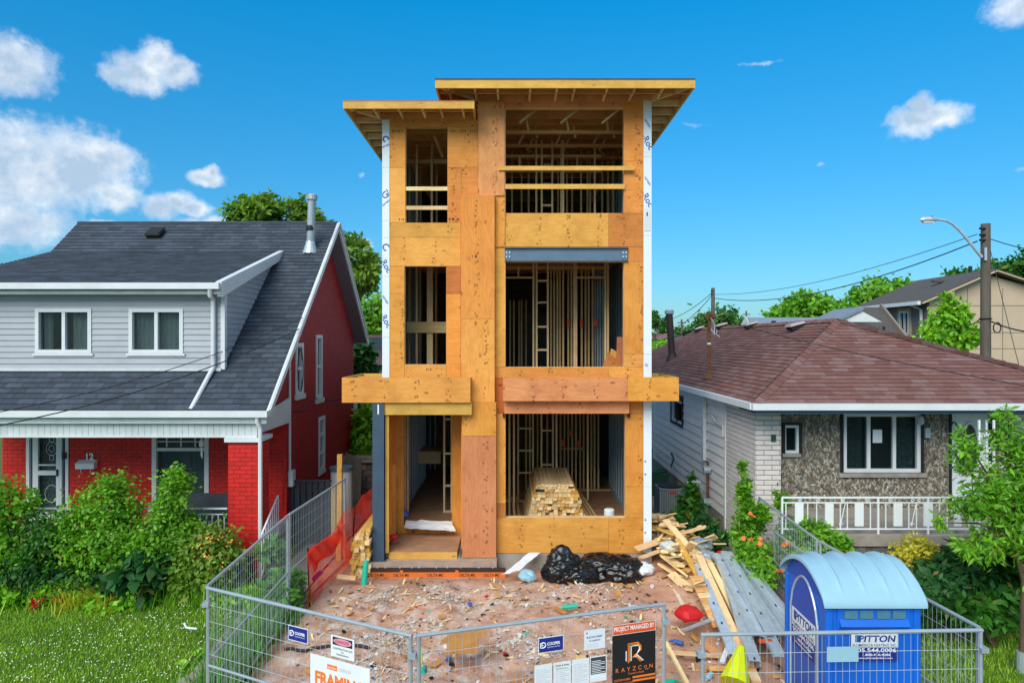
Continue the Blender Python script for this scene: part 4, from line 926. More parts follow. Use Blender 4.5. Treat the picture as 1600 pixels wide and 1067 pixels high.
# eaves, rakes, porch
MB().box(x0 - .02, x1 + .03, 12.87, 12.98, 3.15, 3.27).build('gutter', K['white'], RH)
MB().box(x0, x1 - .02, 12.99, 13.03, 3.02, 3.2).build('fascia', K['whited'], RH)
for (ya, za, yb, zb_) in ((12.98, 3.2, 18.25, 7.68), (21.9, 4.58, 18.25, 7.68)):
    MB().beam((x1 + .02, ya, za), (x1 + .02, yb, zb_), .045, .17).build('barge_board', K['white'], RH)
    MB().beam((x1 + .055, ya, za + .06), (x1 + .055, yb, zb_ + .06), .025, .06).build('rake_edge', K['whited'], RH)
MB().box(x1 - .3, x1 + .04, 21.88, 22.0, 4.5, 4.62).build('gutter', K['white'], RH)
u = x0
while u < -4.9:                                              # upright boards of the porch beam
    MB().box(u + .003, min(u + .117, -4.86), 13.09, 13.12, 2.78, 3.08).build('fascia_board', K['whited'], RH); u += .12
MB().box(x0, -4.88, 13.121, 13.3, 2.79, 3.1).build('porch_beam', K['whited'], RH)
MB().box(x0, -4.88, 13.06, 13.15, 2.745, 2.779).build('porch_beam_edge', K['white'], RH)
for i in range(17): MB().box(-4.98, -4.95, 13.32 + i * .11, 13.425 + i * .11, 2.78 + i * .0, 3.1 + .014 * i).build('fascia_board', K['white'], RH)
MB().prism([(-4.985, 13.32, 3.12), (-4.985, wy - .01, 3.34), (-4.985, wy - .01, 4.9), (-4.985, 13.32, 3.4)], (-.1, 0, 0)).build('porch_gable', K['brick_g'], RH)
MB().box(x0, -4.99, 13.31, wy - .02, 3.05, 3.09).build('porch_ceiling', K['whited'], RH)
MB().box(x0, -4.9, 13.0, wy - .02, .5, .62).build('porch_floor', K['conc'], RH)
MB().box(x0, -4.92, 13.03, 13.06, .0, .5).build('porch_skirt', K['gate'], RH)
pc = MB().box(-5.42, -4.85, 13.05, 13.6, 0, 2.66).build('porch_column', K['mortar'], RH)
clad('brick', pc, K['brick'], (-5.42, 13.05, 0), ex, ez, [(0, 0), (.57, 0), (.57, 2.6), (0, 2.6)], bond(0, .57, 0, 2.6, bl, bh, .009), .01, limit=120)
clad('brick', pc, K['brick'], (-4.85, 13.05, 0), (0, 1, 0), ez, [(0, 0), (.55, 0), (.55, 2.6), (0, 2.6)], bond(0, .55, 0, 2.6, bl, bh, .009), .01, limit=120)
MB().box(-5.48, -4.79, 13.0, 13.66, 2.662, 2.742).build('column_cap', K['white'], pc)
MB().tube([(-4.83, 12.93, 3.16), (-4.83, 12.95, 3.04), (-4.79, 12.99, 2.92), (-4.79, 12.99, .1), (-4.79, 12.85, .04)], .04, 8).build('downspout', K['white'], RH)
MB().tube([(-4.965, 15.26, 4.3), (-4.965, 15.26, 1.55)], .028, 6).build('conduit', K['white'], RH); MB().box(-4.985, -4.88, 15.2, 15.4, 1.35, 1.7).build('meter_box', K['whited'], RH)
def railing(x0, x1, y, z0, z1, scroll=True, sp=.115, name='railing', label=None, parent=None):
    r = MB().beam((x0, y, z1), (x1, y, z1), .03, .03); r.beam((x0, y, z0), (x1, y, z0), .025, .025); r.beam((x0, y, z1 - .11), (x1, y, z1 - .11), .02, .02)
    x = x0
    while x <= x1 + .01: r.tube([(x, y, z0), (x, y, z1 - .11)], .011, 5); x += sp
    if scroll:
        for c in np.arange(x0 + .15, x1, .55):
            for k in range(4):
                cz = z0 + .09 + k * .12
                for s in (-1, 1): r.tube([(c + s * (.05 + .045 * math.cos(t * .6 + 1.5 * k) * (1 - t / 14)), y, cz + .05 * math.sin(t * .6 + 1.5 * k) * (1 - t / 14)) for t in range(11)], .008, 4)
    return r.build(name, K['wiron'], parent)
railing(x0 + .1, -5.46, 13.1, .66, 1.38, parent=RH)
sr = MB()
for k in range(9): sr.tube([(-4.62 - .02 * k, 12.6 + .17 * k, .25 + .05 * k), (-4.62 - .02 * k, 12.6 + .17 * k, 1.0 + .05 * k)], .012, 5)
sr.beam((-4.62, 12.6, 1.02), (-4.8, 14.0, 1.42), .03, .03); sr.beam((-4.62, 12.6, .27), (-4.8, 14.0, .67), .025, .025)
sr.build('stair_railing', K['wiron'], RH)
o = MB().tube([(-5.0, 14.9, .9), (-4.86, 14.6, 2.05)], .022, 6).build('broom', K['red']); tag(o, 'red-handled broom leaning on the wall beside the brick porch column', 'broom')
ch = MB().box(-6.6, -5.6, 13.5, 13.9, .64, 1.5).build('porch_bench', K['gate']); tag(ch, 'dark covered bench behind the porch railing next to the brick column', 'bench')
# vents and flue
def flue(pts, r, m, lab, cap=None, band=None):
    t = thing('flue_pipe', pts[0], lab, 'flue pipe')
    MB().tube(pts, r, 14).build('pipe', K[m], t, smooth=False)
    q = Vector(pts[-1]); MB().lathe([(r * 1.25, -.02), (r * 1.35, .0), (r * 1.35, .1), (r * 1.1, .13)], q, 14).build('cap', K[cap or m], t)
    MB().lathe([(r * 2.0, -.1), (r * 1.25, .12), (r * 1.1, .2)], pts[0], 14).build('flashing', K[m if not band else 'zinc'], t)
    if band: 
        z = pts[0][2] + (pts[-1][2] - pts[0][2]) * .42; MB().lathe([(r * 1.12, -.06), (r * 1.15, .0), (r * 1.1, .07)], (pts[0][0], pts[0][1], z), 14).build('band', K['black'], t)
d = 17.25; b = PX(485, 390, d); flue([b, (b.x + .04, d, fZ(312, d))], .1, 'zincd', 'galvanised flue pipe with a black band standing on the red house roof', band=True)
def boxvent(loc, label, m, group, ang=0., tilt=.0):
    t = thing('roof_vent', loc, label, 'roof vent', group)
    MB().box(-.17, .17, -.17, .17, -.05, .05).build('base', K['dark'], t)
    v = MB().add([(-.2, -.2, .05), (.2, -.2, .05), (.2, .2, .05), (-.2, .2, .05), (-.17, -.17, .1), (.17, -.17, .1), (.17, .17, .1), (-.17, .17, .1)], [(3, 2, 1, 0), (4, 5, 6, 7), (0, 1, 5, 4), (1, 2, 6, 5), (2, 3, 7, 6), (3, 0, 4, 7)])
    v.build('hood', K[m], t)
    for q in t.children: q.matrix_parent_inverse = Matrix.Identity(4)
    t.rotation_euler = (tilt, 0, ang); return t
d = 17.75; b = PX(243, 371, d); boxvent((b.x, d, zr(d) + .06), 'square black vent near the ridge of the red house roof', 'black', None, 0, .6)
# cables along the gable
for pts in ([(-4.96, 16.0 + .22 * math.sin(t * .6), 3.9 + .5 * math.cos(t * .6)) for t in range(11)], [(-4.97, 15.3, 3.0), (-4.96, 16.6, 2.95), (-4.96, 17.2, 3.15), (-4.96, 19, 2.95), (-4.96, 21, 2.9)]):
    MB().tube(pts, .012, 5).build('wall_cable', K['cable'], RH)
# gate and things in the passage
gt = thing('board_fence', (-4.55, 15.3, 0), 'charcoal board gate closing the passage beside the red house', 'gate')
for i in range(7): MB().box(-5.0 + i * .135, -4.895 + i * .135, 15.3, 15.33, .1, 1.44 - .01 * (i % 2)).build('plank', K['gate'], gt)
for z in (.3, 1.25): MB().box(-5.0, -4.06, 15.335, 15.37, z, z + .09).build('rail', K['gate'], gt)
MB().box(-5.0, -4.06, 15.331, 15.334, .15, 1.2).build('backing', K['dark'], gt)
MB().box(-5.02, -4.06, 15.29, 15.38, 1.442, 1.475).build('cap_rail', K['gate'], gt)
MB().box(-4.05, -3.95, 15.28, 15.38, .0, 1.35).build('post', K['lum_z'], gt)
o = MB().beam((-3.62, 14.3, 0), (-3.6, 14.3, 2.22), .1, .1, (0, 1, 0)).build('wooden_post', K['yl_z']); tag(o, 'tall unpainted wooden post standing by the left mesh fence', 'post')
dm = thing('white_barrel', (-4.1, 16.4, 0), 'tall white barrel with blue rim behind the left mesh fence', 'barrel')
MB().lathe([(.24, .0), (.26, .1), (.26, .8), (.25, 1.5)], (-4.1, 16.4, 0), 20).build('drum', K['white'], dm); MB().lathe([(.275, 1.5), (.275, 1.58), (.24, 1.585)], (-4.1, 16.4, 0), 20).build('lid', K['steel'], dm)
sw = thing('stone_wall', (-4.2, 19.6, 0), 'low grey rubble wall at the end of the passage by the red house', 'wall')
MB().box(-4.95, -3.0, 19.62, 20.2, 0, 1.12).build('core', K['bed'], sw); MB().box(-5.0, -2.95, 19.5, 20.3, 1.121, 1.2).build('coping', K['conc'], sw)
for c in bond(0, 1.95, 0, 1.1, .36, .18, .02, .1): 
    if c[0] >= 0 and c[1] < 2.0: MB().frame((-4.95, 19.62, 0), ex, ez, (0, -1, 0), c[0], c[1] - random.random() * .04, c[2], c[3], .001, .03 + .04 * random.random()).build('stone', K['stonec'], sw)
o = fixn(MB().prism([(-4.75, 18.0, .0), (-4.0, 18.0, .0), (-4.12, 18.7, 1.35), (-4.55, 18.7, 1.55)], (0, .03, .0)).build('leaning_slab', K['pole'])); tag(o, 'grey weathered wooden sheet leaning near the rubble wall', 'sheet')
# shed behind
sd = thing('shed', (-4.9, 26, 0), 'blue grey shed with rusty roof seen behind the red house', 'shed')
for i in range(12): MB().box(-6.8 + i * .32, -6.49 + i * .32, 25, 25.03, 0, 3.72).build('plank', K['bluegrey'], sd)
MB().box(-6.8, -2.95, 25.031, 28, 0, 3.7).build('wall', K['bluegrey'], sd)
for i in range(8): MB().frame((-6.9 + i * .5, 24.8, 3.72), ex, (0, 3.4, .62), Vector(ex).cross(Vector((0, 3.4, .62)).normalized()), 0, .49, 0, 3.4, 0, .03 + .012 * (i % 2)).build('roof_sheet', K['rustroof'], sd)
o = MB().box(-6.5, -2.9, 27.9, 28.2, 4.0, 4.75).build('pale_wall', K['bluegrey']); tag(o, 'pale blue boarded wall showing above the rusty shed roof', 'wall')
# ---------------------------------------------------------------- the bungalow on the right
BG = thing('bungalow', (8.4, 21, 0), 'bungalow with brown shingle hip roof, white brick corner and splitface stone front', 'house')
pk = Vector((7.6, 15.97, 5.07)); bx0, bx1, ey = 4.63, 12.27, 13.0; ze = 3.4; yb = 30.8
VFb = Vector((0, 2.97, 1.67)).normalized(); Ls = math.hypot(2.97, 1.67); VLb = Vector((2.97, 0, 1.67)).normalized()
OFb = Vector((bx0, ey, ze)); OLb = Vector((bx0, yb, ze))
rf = MB().add([(bx0, ey, ze), (bx1, ey, ze), (bx1, yb, ze), (bx0, yb, ze), tuple(pk), (7.6, 27.83, 5.07), (bx0, ey, ze - .05), (bx1, ey, ze - .05), (bx1, yb, ze - .05), (bx0, yb, ze - .05)],
              [(0, 1, 4), (1, 2, 5, 4), (2, 3, 5), (3, 0, 4, 5), (6, 9, 8, 7), (0, 6, 7, 1), (1, 7, 8, 2), (2, 8, 9, 3), (3, 9, 6, 0)])
rf.build('roof', K['under_b'], BG)
clad('shingle', BG, K['shing_b'], OFb, ex, VFb, [(0, 0), (bx1 - bx0, 0), (2.97, Ls)], bond(0, 7.7, 0, Ls, .33, .142, .005, .12), .017, kind='wedge', limit=190)
clad('shingle', BG, K['shing_b'], OLb, (0, -1, 0), VLb, [(0, 0), (17.8, 0), (14.83, Ls), (2.97, Ls)], bond(0, 17.8, 0, Ls, .33, .142, .005, .12), .017, kind='wedge', limit=110)
clad('shingle', BG, K['shing_b'], (bx1, ey, ze), (0, 1, 0), Vector((-4.67, 0, 1.67)), [(0, 0), (17.8, 0), (14.83, 4.96), (2.97, 4.96)], bond(0, 17.8, 0, 4.96, .66, .142, .005), .017, kind='wedge', limit=0)
def caps(a, b, n, w=.26):
    a, b = Vector(a), Vector(b)
    for i in range(n):
        p, q = a.lerp(b, i / n), a.lerp(b, (i + 1.25) / n); t = (b - a).normalized(); s = t.cross(Vector(ez)).normalized(); up = s.cross(t); e = .028
        m = MB().add([p - s * w / 2 - up * .05 + up * e, p + up * (.035 + e), p + s * w / 2 - up * .05 + up * e, q - s * w / 2 - up * .06 + up * .014, q + up * .04, q + s * w / 2 - up * .06 + up * .014],
                     [(0, 1, 4, 3), (1, 2, 5, 4), (0, 3, 4, 1), (0, 2, 1)])
        m.build('hip_cap', K['shing_b'], BG)
caps((bx0, ey, ze + .01), pk, 22); caps((bx1, ey, ze + .01), pk, 26); caps((7.6, 27.83, 5.07), pk, 40)
MB().box(bx0 - .08, bx1 + .08, ey - .1, ey + .0, ze - .12, ze + .005).build('gutter', K['white'], BG)
MB().box(bx0 - .1, bx0 - .0, ey + .001, yb, ze - .12, ze + .005).build('gutter', K['white'], BG)
MB().box(bx0 + .02, bx1, ey + .01, 13.05, ze - .2, ze - .06).build('fascia', K['lintel'], BG)
MB().box(bx0 + .02, bx1, ey + .06, 13.99, ze - .2, ze - .16).build('soffit', K['lintel'], BG)
MB().box(bx0 + .01, 4.9, 14.0, yb, ze - .16, ze - .12).build('soffit', K['whited'], BG)
wX, fY = 4.92, 14.0
q1 = (fX(1222, fY) - wX, fX(1252, fY) - wX, fZ(712, fY), fZ(660, fY)); q2 = (fX(1315, fY) - wX, fX(1438, fY) - wX, fZ(738, fY), 3.17); qd = (8.96 - wX, 9.84 - wX, 1.19, 3.17)
wall_core(MB(), (wX, fY, 0), ex, ez, 7.3, 3.22, [q1, q2, qd], .22).build('wall', K['bed'], BG)
sq = (30.0 - 19.0, 30.0 - 18.15, 2.2, 2.95)
wS = (fX(1069, 14) , 0)
yw0, yw1 = 4.92 * F / (1069 - 800), 4.92 * F / (1050 - 800)
sq = (30 - yw1, 30 - yw0, 2.1, 2.92)
wall_core(MB(), (wX, 30, 0), (0, -1, 0), ez, 15.77, 3.24, [sq], .2).build('wall', K['wmortar'], BG)
MB().box(wX + .21, 12.2, 29.8, 30, 0, 3.2).build('wall', K['wmortar'], BG); MB().box(12.0, 12.2, 14.23, 29.79, 0, 3.2).build('wall', K['wmortar'], BG)
pX = fX(1220, 13.75)
MB().box(wX + .002, pX, 13.76, 13.998, .0, 3.2).build('brick_pier', K['wmortar'], BG)
clad('brick', BG, K['wbrick'], (wX, 13.76, 0), ex, ez, [(0, 0), (pX - wX, 0), (pX - wX, 3.2), (0, 3.2)], bond(0, pX - wX, 0, 3.2, .32, .1, .014), .014)
clad('brick', BG, K['wbrick'], (wX, 15.68, 0), (0, -1, 0), ez, [(0, 0), (1.92, 0), (1.92, 3.24), (0, 3.24)], bond(0, 1.92, 0, 3.24, .32, .1, .014), .014, limit=200)
clad('rear_brick', BG, K['wbrick'], (wX, 30, 0), (0, -1, 0), ez, [(0, 0), (6.2, 0), (6.2, 3.24), (0, 3.24)], bond(0, 6.2, 0, 3.24, .32, .1, .014), .014, limit=0)
clad('porch_brick', BG, K['wbrick'], (9.98, 14, 0), ex, ez, [(0, 1.2), (2.2, 1.2), (2.2, 3.2), (0, 3.2)], bond(0, 2.2, 1.2, 3.2, .32, .1, .014), .014, limit=30)
clad('siding_plank', BG, K['vinylw'], (wX, 24, 0), (0, -1, 0), ez, [(0, .55), (8.3, .55), (8.3, 3.24), (0, 3.24)], strips(0, 8.3, .55, 3.24, .225, .012), .035, [(sq[0] - 6, sq[1] - 6, sq[2], sq[3])], kind='wedge')
window(BG, (wX, 30, 0), (0, -1, 0), ez, sq, .07, (.5,), (), fmat='black', proud=.06)
window(BG, (wX, 30, 0), (0, -1, 0), ez, (sq[0] + .08, sq[1] - .08, sq[2] + .08, sq[3] - .08), .06, (.5,), (), proud=.03, room=False)
MB().box(wX - .04, wX + .0, 15.66, 15.74, .2, 3.24).build('corner_trim', K['white'], BG)
MB().box(wX - .035, wX, 23.95, 24.05, .2, 3.24).build('corner_trim', K['white'], BG)
# stone chips of the front wall
rr = np.random.default_rng(11); vs, fs = [], []
OS = Vector((wX, fY, 0)); n = 0
holes = [q1, q2, qd]
while n < 2600:
    u, v = rr.uniform(.5, 5.0), rr.uniform(1.15, 3.2)
    if any(h[0] - .05 < u < h[1] + .05 and h[2] - .1 < v < h[3] + .05 for h in holes): continue
    a = rr.normal(1.9, .65); l = rr.uniform(.035, .085); w = rr.uniform(.012, .03); t = rr.uniform(.012, .035); b = len(vs)
    ca, sa = math.cos(a), math.sin(a)
    for (p, q, h) in ((-l, 0, 0), (-l * .3, w, 0), (l, .2 * w, 0), (.2 * l, -w, 0), (-.3 * l, .1 * w, t), (.4 * l, .1 * w, t * .8)):
        vs.append((wX + u + p * ca - q * sa, fY - h, v + p * sa + q * ca))
    fs += [(b, b + 4, b + 1), (b + 1, b + 4, b + 5), (b + 1, b + 5, b + 2), (b + 2, b + 5, b + 3), (b + 3, b + 5, b + 4), (b + 3, b + 4, b)]; n += 1
tag(fixn(MB().add(vs, fs).build('stone_chips', K['chips'], BG)), kind='stuff')
OB = (wX, fY, 0)
window(BG, OB, ex, ez, q1, .05, (), (), fmat='black', proud=.05, room=False); window(BG, OB, ex, ez, (q1[0] + .02, q1[1] - .055, q1[2] + .055, q1[3] - .05), .055, (), (), glass='glassd', sill=(.03, .07, .06, 'conc'), proud=.02, label='small window with black outer frame')
window(BG, OB, ex, ez, (q2[0] - .03, q2[1] + .05, q2[2] - .05, q2[3]), .05, (), (), fmat='black', proud=.05, room=False)
f = window(BG, OB, ex, ez, (q2[0] + .022, q2[1] - .002, q2[2] + .002, q2[3] - .052), .075, (.335, .665), (), curtain=('lace', [(.04, .3), (.7, .96)]), proud=.02, sill=(.1, .09, .07, 'conc'))
vs = []
MB().frame(OB, ex, ez, (0, -1, 0), q2[0] + .66, q2[0] + .85, 2.5, 2.77, -.041, -.038).build('notice', K['paper'], f)
a0 = q2[0] + .63
MB().add([(wX + a0 + .05 * i, fY + .13 + .02 * (i % 2), z) for i in range(10) for z in (q2[2] + .08, q2[3] - .08)], [(2 * i, 2 * i + 2, 2 * i + 3, 2 * i + 1) for i in range(9)]).build('curtain', K['curtain_r'], f, smooth=True)
dr = MB().frame(OB, ex, ez, (0, -1, 0), qd[0] + .05, qd[1] - .05, qd[2] + .02, qd[3] - .03, -.08, -.03).build('front_door', K['white'], BG)
cx = wX + (qd[0] + qd[1]) / 2; cz = 2.38
MB().add([(cx + .17 * math.cos(t * .2618), fY + .028, cz + .5 * math.sin(t * .2618)) for t in range(24)], [tuple(range(24))]).build('oval_pane', K['glassd'], dr)
MB().tube([(cx + .2 * math.cos(t * .2618), fY + .022, cz + .54 * math.sin(t * .2618)) for t in range(25)], .018, 6).build('oval_frame', K['white'], dr)
MB().tube([(cx - .33, fY + .0, 2.0), (cx - .33, fY + .03, 2.0)], .03, 8).build('handle', K['zinc'], dr)
for a in (qd[0], qd[1] - .045): MB().frame(OB, ex, ez, (0, -1, 0), a + .002, a + .043, qd[2], qd[3], -.1, .03).build('door_jamb', K['black'], BG)
MB().tube([(cx - .33 + .05 * math.cos(t * .5), fY + .01, 2.85 + .08 * math.sin(t * .5)) for t in range(7)], .012, 5).build('door_crest', K['black'], dr)
o = MB().box(8.42, 8.52, fY - .1, fY - .03, 2.62, 2.82).build('mailbox', K['zincd']); tag(o, 'small grey letter box on the stone wall beside the oval-glass door', 'mailbox')
o = MB().lathe([(.02, 0), (.07, .03), (.06, .16), (.02, .2)], (8.32, fY - .09, 2.88), 10).build('porch_lamp', K['curtain']); tag(o, 'grey wall lamp above the letter box near the oval-glass door', 'wall lamp')
o = MB().box(fX(1206, 13.7), fX(1213, 13.7), 13.715, 13.745, fZ(690, 13.7), fZ(679, 13.7)).build('number_plaque', K['teal']); o.data.materials[0] = K['bin']; tag(o, 'small green plaque on the white brick corner of the bungalow', 'plaque')
# porch slab with fieldstone base and railing
MB().box(5.45, 12, 11.95, 13.99, 1.0, 1.18).build('porch_slab', K['conc'], BG)
MB().box(5.5, 12, 12.03, 13.9, 0, .999).build('porch_base', K['bed'], BG)
rr2 = random.Random(5)
for k in range(4):
    u = 5.5 + rr2.random() * .15
    while u < 10.6:
        w = rr2.uniform(.24, .5); h = .25; c = (u + w / 2, 12.03, .02 + k * .245 + h / 2); pts = []
        nn = 7
        for i in range(nn):
            a = 6.283 * i / nn; pts.append((c[0] + math.cos(a) * w * .52 * rr2.uniform(.85, 1), 12.028, c[2] + math.sin(a) * h * .52 * rr2.uniform(.85, 1)))
        m = MB(); inner = [(c[0] + (p[0] - c[0]) * .75, 12.028 - rr2.uniform(.03, .05), c[2] + (p[2] - c[2]) * .75) for p in pts]
        m.add(pts + inner, [(i, (i + 1) % nn, (i + 1) % nn + nn, i + nn) for i in range(nn)] + [tuple(range(nn, 2 * nn))]); fixn(m.build('stone', K['stonec'], BG)); u += w + .01
ry = 12.08; rl = MB(); xa, xb = fX(1222, ry), fX(1531, ry); zt_, zm, zl = fZ(777, ry), fZ(785, ry), fZ(826, ry)
for z, s in ((zt_, .03), (zm, .018), (zl, .022)): rl.beam((xa, ry, z), (xb, ry, z), .025, s)
pan = [(1242, 1255), (1289, 1302), (1335.5, 1349), (1396, 1409.5), (1443, 1457), (1491, 1502)]
for x in (1228, 1262, 1276, 1313, 1324, 1360, 1384, 1420, 1432, 1468, 1480, 1514, 1524): rl.tube([(fX(x, ry), ry, zl), (fX(x, ry), ry, zm)], .011, 5)
for x in (1222, 1372, 1450, 1528): rl.beam((fX(x, ry), ry, 1.181), (fX(x, ry), ry, zt_), .03, .03, (0, 1, 0))
for x in (1250, 1278, 1317, 1355, 1391, 1426, 1436, 1475): rl.tube([(fX(x, ry) + .035 * math.cos(t * .6) * (1 - t / 16), ry, zm + .035 + .03 * math.sin(t * .6) * (1 - t / 16)) for t in range(12)], .007, 4)
for x in (1313, 1424): rl.tube([(fX(x, ry), ry, zl + .05), (fX(x + 8, ry), ry, zm)], .008, 4); rl.tube([(fX(x + 1, ry) + .04 * math.cos(t * .6) * (1 - t / 16), ry, zl + .08 + .04 * math.sin(t * .6) * (1 - t / 16)) for t in range(12)], .007, 4)
rl = rl.build('porch_railing', K['wiron'], BG)
for a, b in pan: MB().box(fX(a, ry), fX(b, ry), ry - .012, ry + .012, zl + .05, zm - .01).build('panel', K['wiron'], rl)
tr = MB(); xa, xb = fX(1531, ry), fX(1554, ry)
for x in (xa, xb, (xa + xb) / 2): tr.beam((x, ry + .02, 1.181), (x, ry + .02, 3.19), .03 if x != (xa + xb) / 2 else .015, .03, (0, 1, 0))
for cz in (2.65, 2.9, 2.4, 1.7, 1.95):
    for s in (-1, 1): tr.tube([((xa + xb) / 2 + s * (.065 + .05 * math.cos(t * .55) * (1 - t / 18)), ry + .02, cz + .06 * math.sin(t * .55) * (1 - t / 18)) for t in range(14)], .009, 4)
tr.build('porch_trellis', K['wiron'], BG)
# pipes, meter, downspout on the side wall
yy = 4.9 * F / (1104 - 800)
MB().box(wX - .12, wX - .035, yy - .05, yy + .15, 1.6, 3.24).build('downspout', K['white'], BG)
yy = 4.85 * F / (1107 - 800)
MB().tube([(wX - .09, yy, 1.62), (wX - .09, yy, .5)], .035, 8).build('conduit', K['rust'], BG)
for z in (1.42, .62): MB().tube([(wX - .2, yy, z), (wX - .04, yy, z)], .1, 10).build('meter', K['zincd'], BG)
MB().tube([(wX - .06, 15.72, 2.4), (wX - .06, 15.72, 2.62), (wX - .06, 16.3, 2.66), (wX - .08, 16.55, 2.8)], .03, 6).build('conduit', K['whited'], BG)
MB().box(wX - .02, wX + .0, 15.8, 24, .0, .54).build('foundation', K['conc'], BG)
b = Vector((5.07, 17.57, 3.68)); ms = thing('service_mast', b, 'rusty electric service mast rising from the bungalow eave', 'service mast')
MB().tube([b - Vector((0, 0, .4)), (5.07, 17.57, 5.2)], .04, 8).build('pipe', K['rust'], ms)
MB().tube([(5.02, 17.57, 5.14), (5.07, 17.57, 5.3), (5.14, 17.57, 5.26), (5.17, 17.57, 5.16)], [.05, .075, .07, .05], 8).build('weatherhead', K['rust'], ms)
MB().lathe([(.16, -.05), (.06, .08), (.05, .12)], b, 10).build('flashing', K['rust'], ms); MB().lathe([(.055, 0), (.055, .05)], (5.07, 17.57, 4.5), 8).build('clamp', K['white'], ms)
for k in range(5): MB().tube([(5.1, 17.55, 5.2), (5.2 + .03 * k, 17.5, 5.0 - .08 * k), (5.16 + .02 * k, 17.45, 4.75), (5.1, 17.5, 4.9)], .012, 4).build('drip_loop', K['cable' if k % 2 else 'whited'], ms)
flue([(5.65, 24.1, 3.98), (5.55, 24.1, fZ(490, 24.1))], .12, 'brpipe', 'brown flue pipe at the far left of the bungalow roof', cap='zincd')
vl = ['pale box vent on the bungalow roof nearest the hip', 'pale box vent on the bungalow roof, second from the hip', 'pale box vent on the bungalow roof, third from the hip', 'pale box vent on the bungalow roof farthest from the hip']
for (px_, py_, y), lb in zip(((1243, 517, 17.5), (1173, 512, 21.4), (1127, 514, 24.7), (1092, 515, 27.2)), vl):
    X = fX(px_, y); 
    t = boxvent((X, y, ze + 1.67 / 2.97 * (X - bx0) + .07), lb, 'ventc', 'box vents on the bungalow roof', 0, 0); t.rotation_euler = (0, -math.atan(1.67 / 2.97) + .25, 0)
# air conditioner and bin
ac = thing('air_conditioner', (4.2, 17.7, 0), 'grey air conditioner cabinet with a red badge by the bungalow side wall', 'air conditioner')
zT = fZ(757, 17.7); MB().box(3.75, 4.42, 17.4, 18.05, zT - .85, zT - .04).build('cabinet', K['acgrey'], ac, bevel=.03)
for i in range(14): MB().box(3.77 + i * .045, 3.785 + i * .045, 17.37, 17.398, zT - .8, zT - .1).build('louvre', K['zincd'], ac)
MB().lathe([(.3, 0), (.32, .03), (.26, .045), (.05, .05)], (4.09, 17.72, zT - .045), 18).build('fan_grille', K['black'], ac)
MB().box(4.0, 4.18, 17.36, 17.368, zT - .16, zT - .11).build('badge', K['red'], ac); MB().box(3.7, 4.5, 17.3, 18.1, 0, zT - .851).build('stand', K['conc'], ac)
bn = thing('green_bin', (4.3, 20.4, 0), 'dark green wheeled bin behind the air conditioner', 'bin')
MB().add([(3.95, 20.2, 0), (4.55, 20.2, 0), (4.55, 20.8, 0), (3.95, 20.8, 0), (3.85, 20.1, fZ(742, 20)), (4.65, 20.1, fZ(742, 20)), (4.65, 20.9, fZ(742, 20)), (3.85, 20.9, fZ(742, 20))], [(3, 2, 1, 0), (4, 5, 6, 7), (0, 1, 5, 4), (1, 2, 6, 5), (2, 3, 7, 6), (3, 0, 4, 7)]).build('body', K['bin'], bn)
MB().lathe([(.44, 0), (.44, .05), (.3, .12)], (4.25, 20.5, fZ(742, 20) + .002), 4).build('lid', K['bin'], bn); MB().tube([(4.68, 20.1, .9), (4.75, 20.05, 1.15), (4.68, 20.1, 1.3)], .03, 6).build('handle', K['bin'], bn)
tag(MB().tube([(4.5, 17.5, .95), (4.65, 17.45, 1.0), (4.8, 17.5, .98), (4.9, 17.6, .7)], .05, 7).build('hose', K['whited']), 'white corrugated hose bending beside the air conditioner', 'hose')
tag(MB().box(3.6, 4.7, 22.8, 23.0, 0, fZ(700, 22.8)).build('leaning_sheet', K['lintel']), 'blue grey panel standing behind the green bin', 'panel')
# ---------------------------------------------------------------- houses farther back
def wbox(parent, x0, x1, y, z0, z1, fm='white'):              # a small far window facing the camera
    window(parent, (0, y, 0), ex, ez, (x0, x1, z0, z1), .09, (.5,), (), fmat=fm, glass='glassd', proud=.06, depth=.03, room=False)
BH = thing('beige_house', (23, 36, 0), 'two-storey beige stucco house with dark roof beyond the bungalow', 'house')
xw, x2, y0, y1 = fX(1452, 33), 27.2, 33, 38.6; zE = fZ(467, 33); pkx = fX(1548, 33); pz = fZ(426, 33)
MB().prism([(xw, y0, 0), (x2, y0, 0), (x2, y0, zE), (pkx, y0, pz - .15), (xw, y0, zE)], (0, .2, 0)).build('gable_wall', K['beige'], BH)
sw_ = MB(); swq = []
for a, b in ((1369, 1383), (1406, 1421)):
    ya, yb_ = xw * F / (b - 800), xw * F / (a - 800); swq.append((38.6 - yb_, 38.6 - ya, zE - 1.7, zE - .5))
wall_core(MB(), (xw, 38.6, 0), (0, -1, 0), ez, 5.39, zE - .02, swq, .2).build('side_wall', K['taupe'], BH)
for q in swq:
    f = window(BH, (xw, 38.6, 0), (0, -1, 0), ez, q, .1, (.5,), (), proud=.05, glass='glassd')
    m = MB(); 
    for a in ((q[0] - .18, q[0] - .002, q[2] - .18, q[3] + .18), (q[1] + .002, q[1] + .18, q[2] - .18, q[3] + .18), (q[0], q[1], q[2] - .18, q[2] - .002), (q[0], q[1], q[3] + .002, q[3] + .18)): m.frame((xw, 38.6, 0), (0, -1, 0), ez, (-1, 0, 0), *a, .001, .04)
    m.build('surround', K['beige'], f)
MB().box(xw + .2, x2, 38.4, 38.6, 0, zE).build('back_wall', K['taupe'], BH)
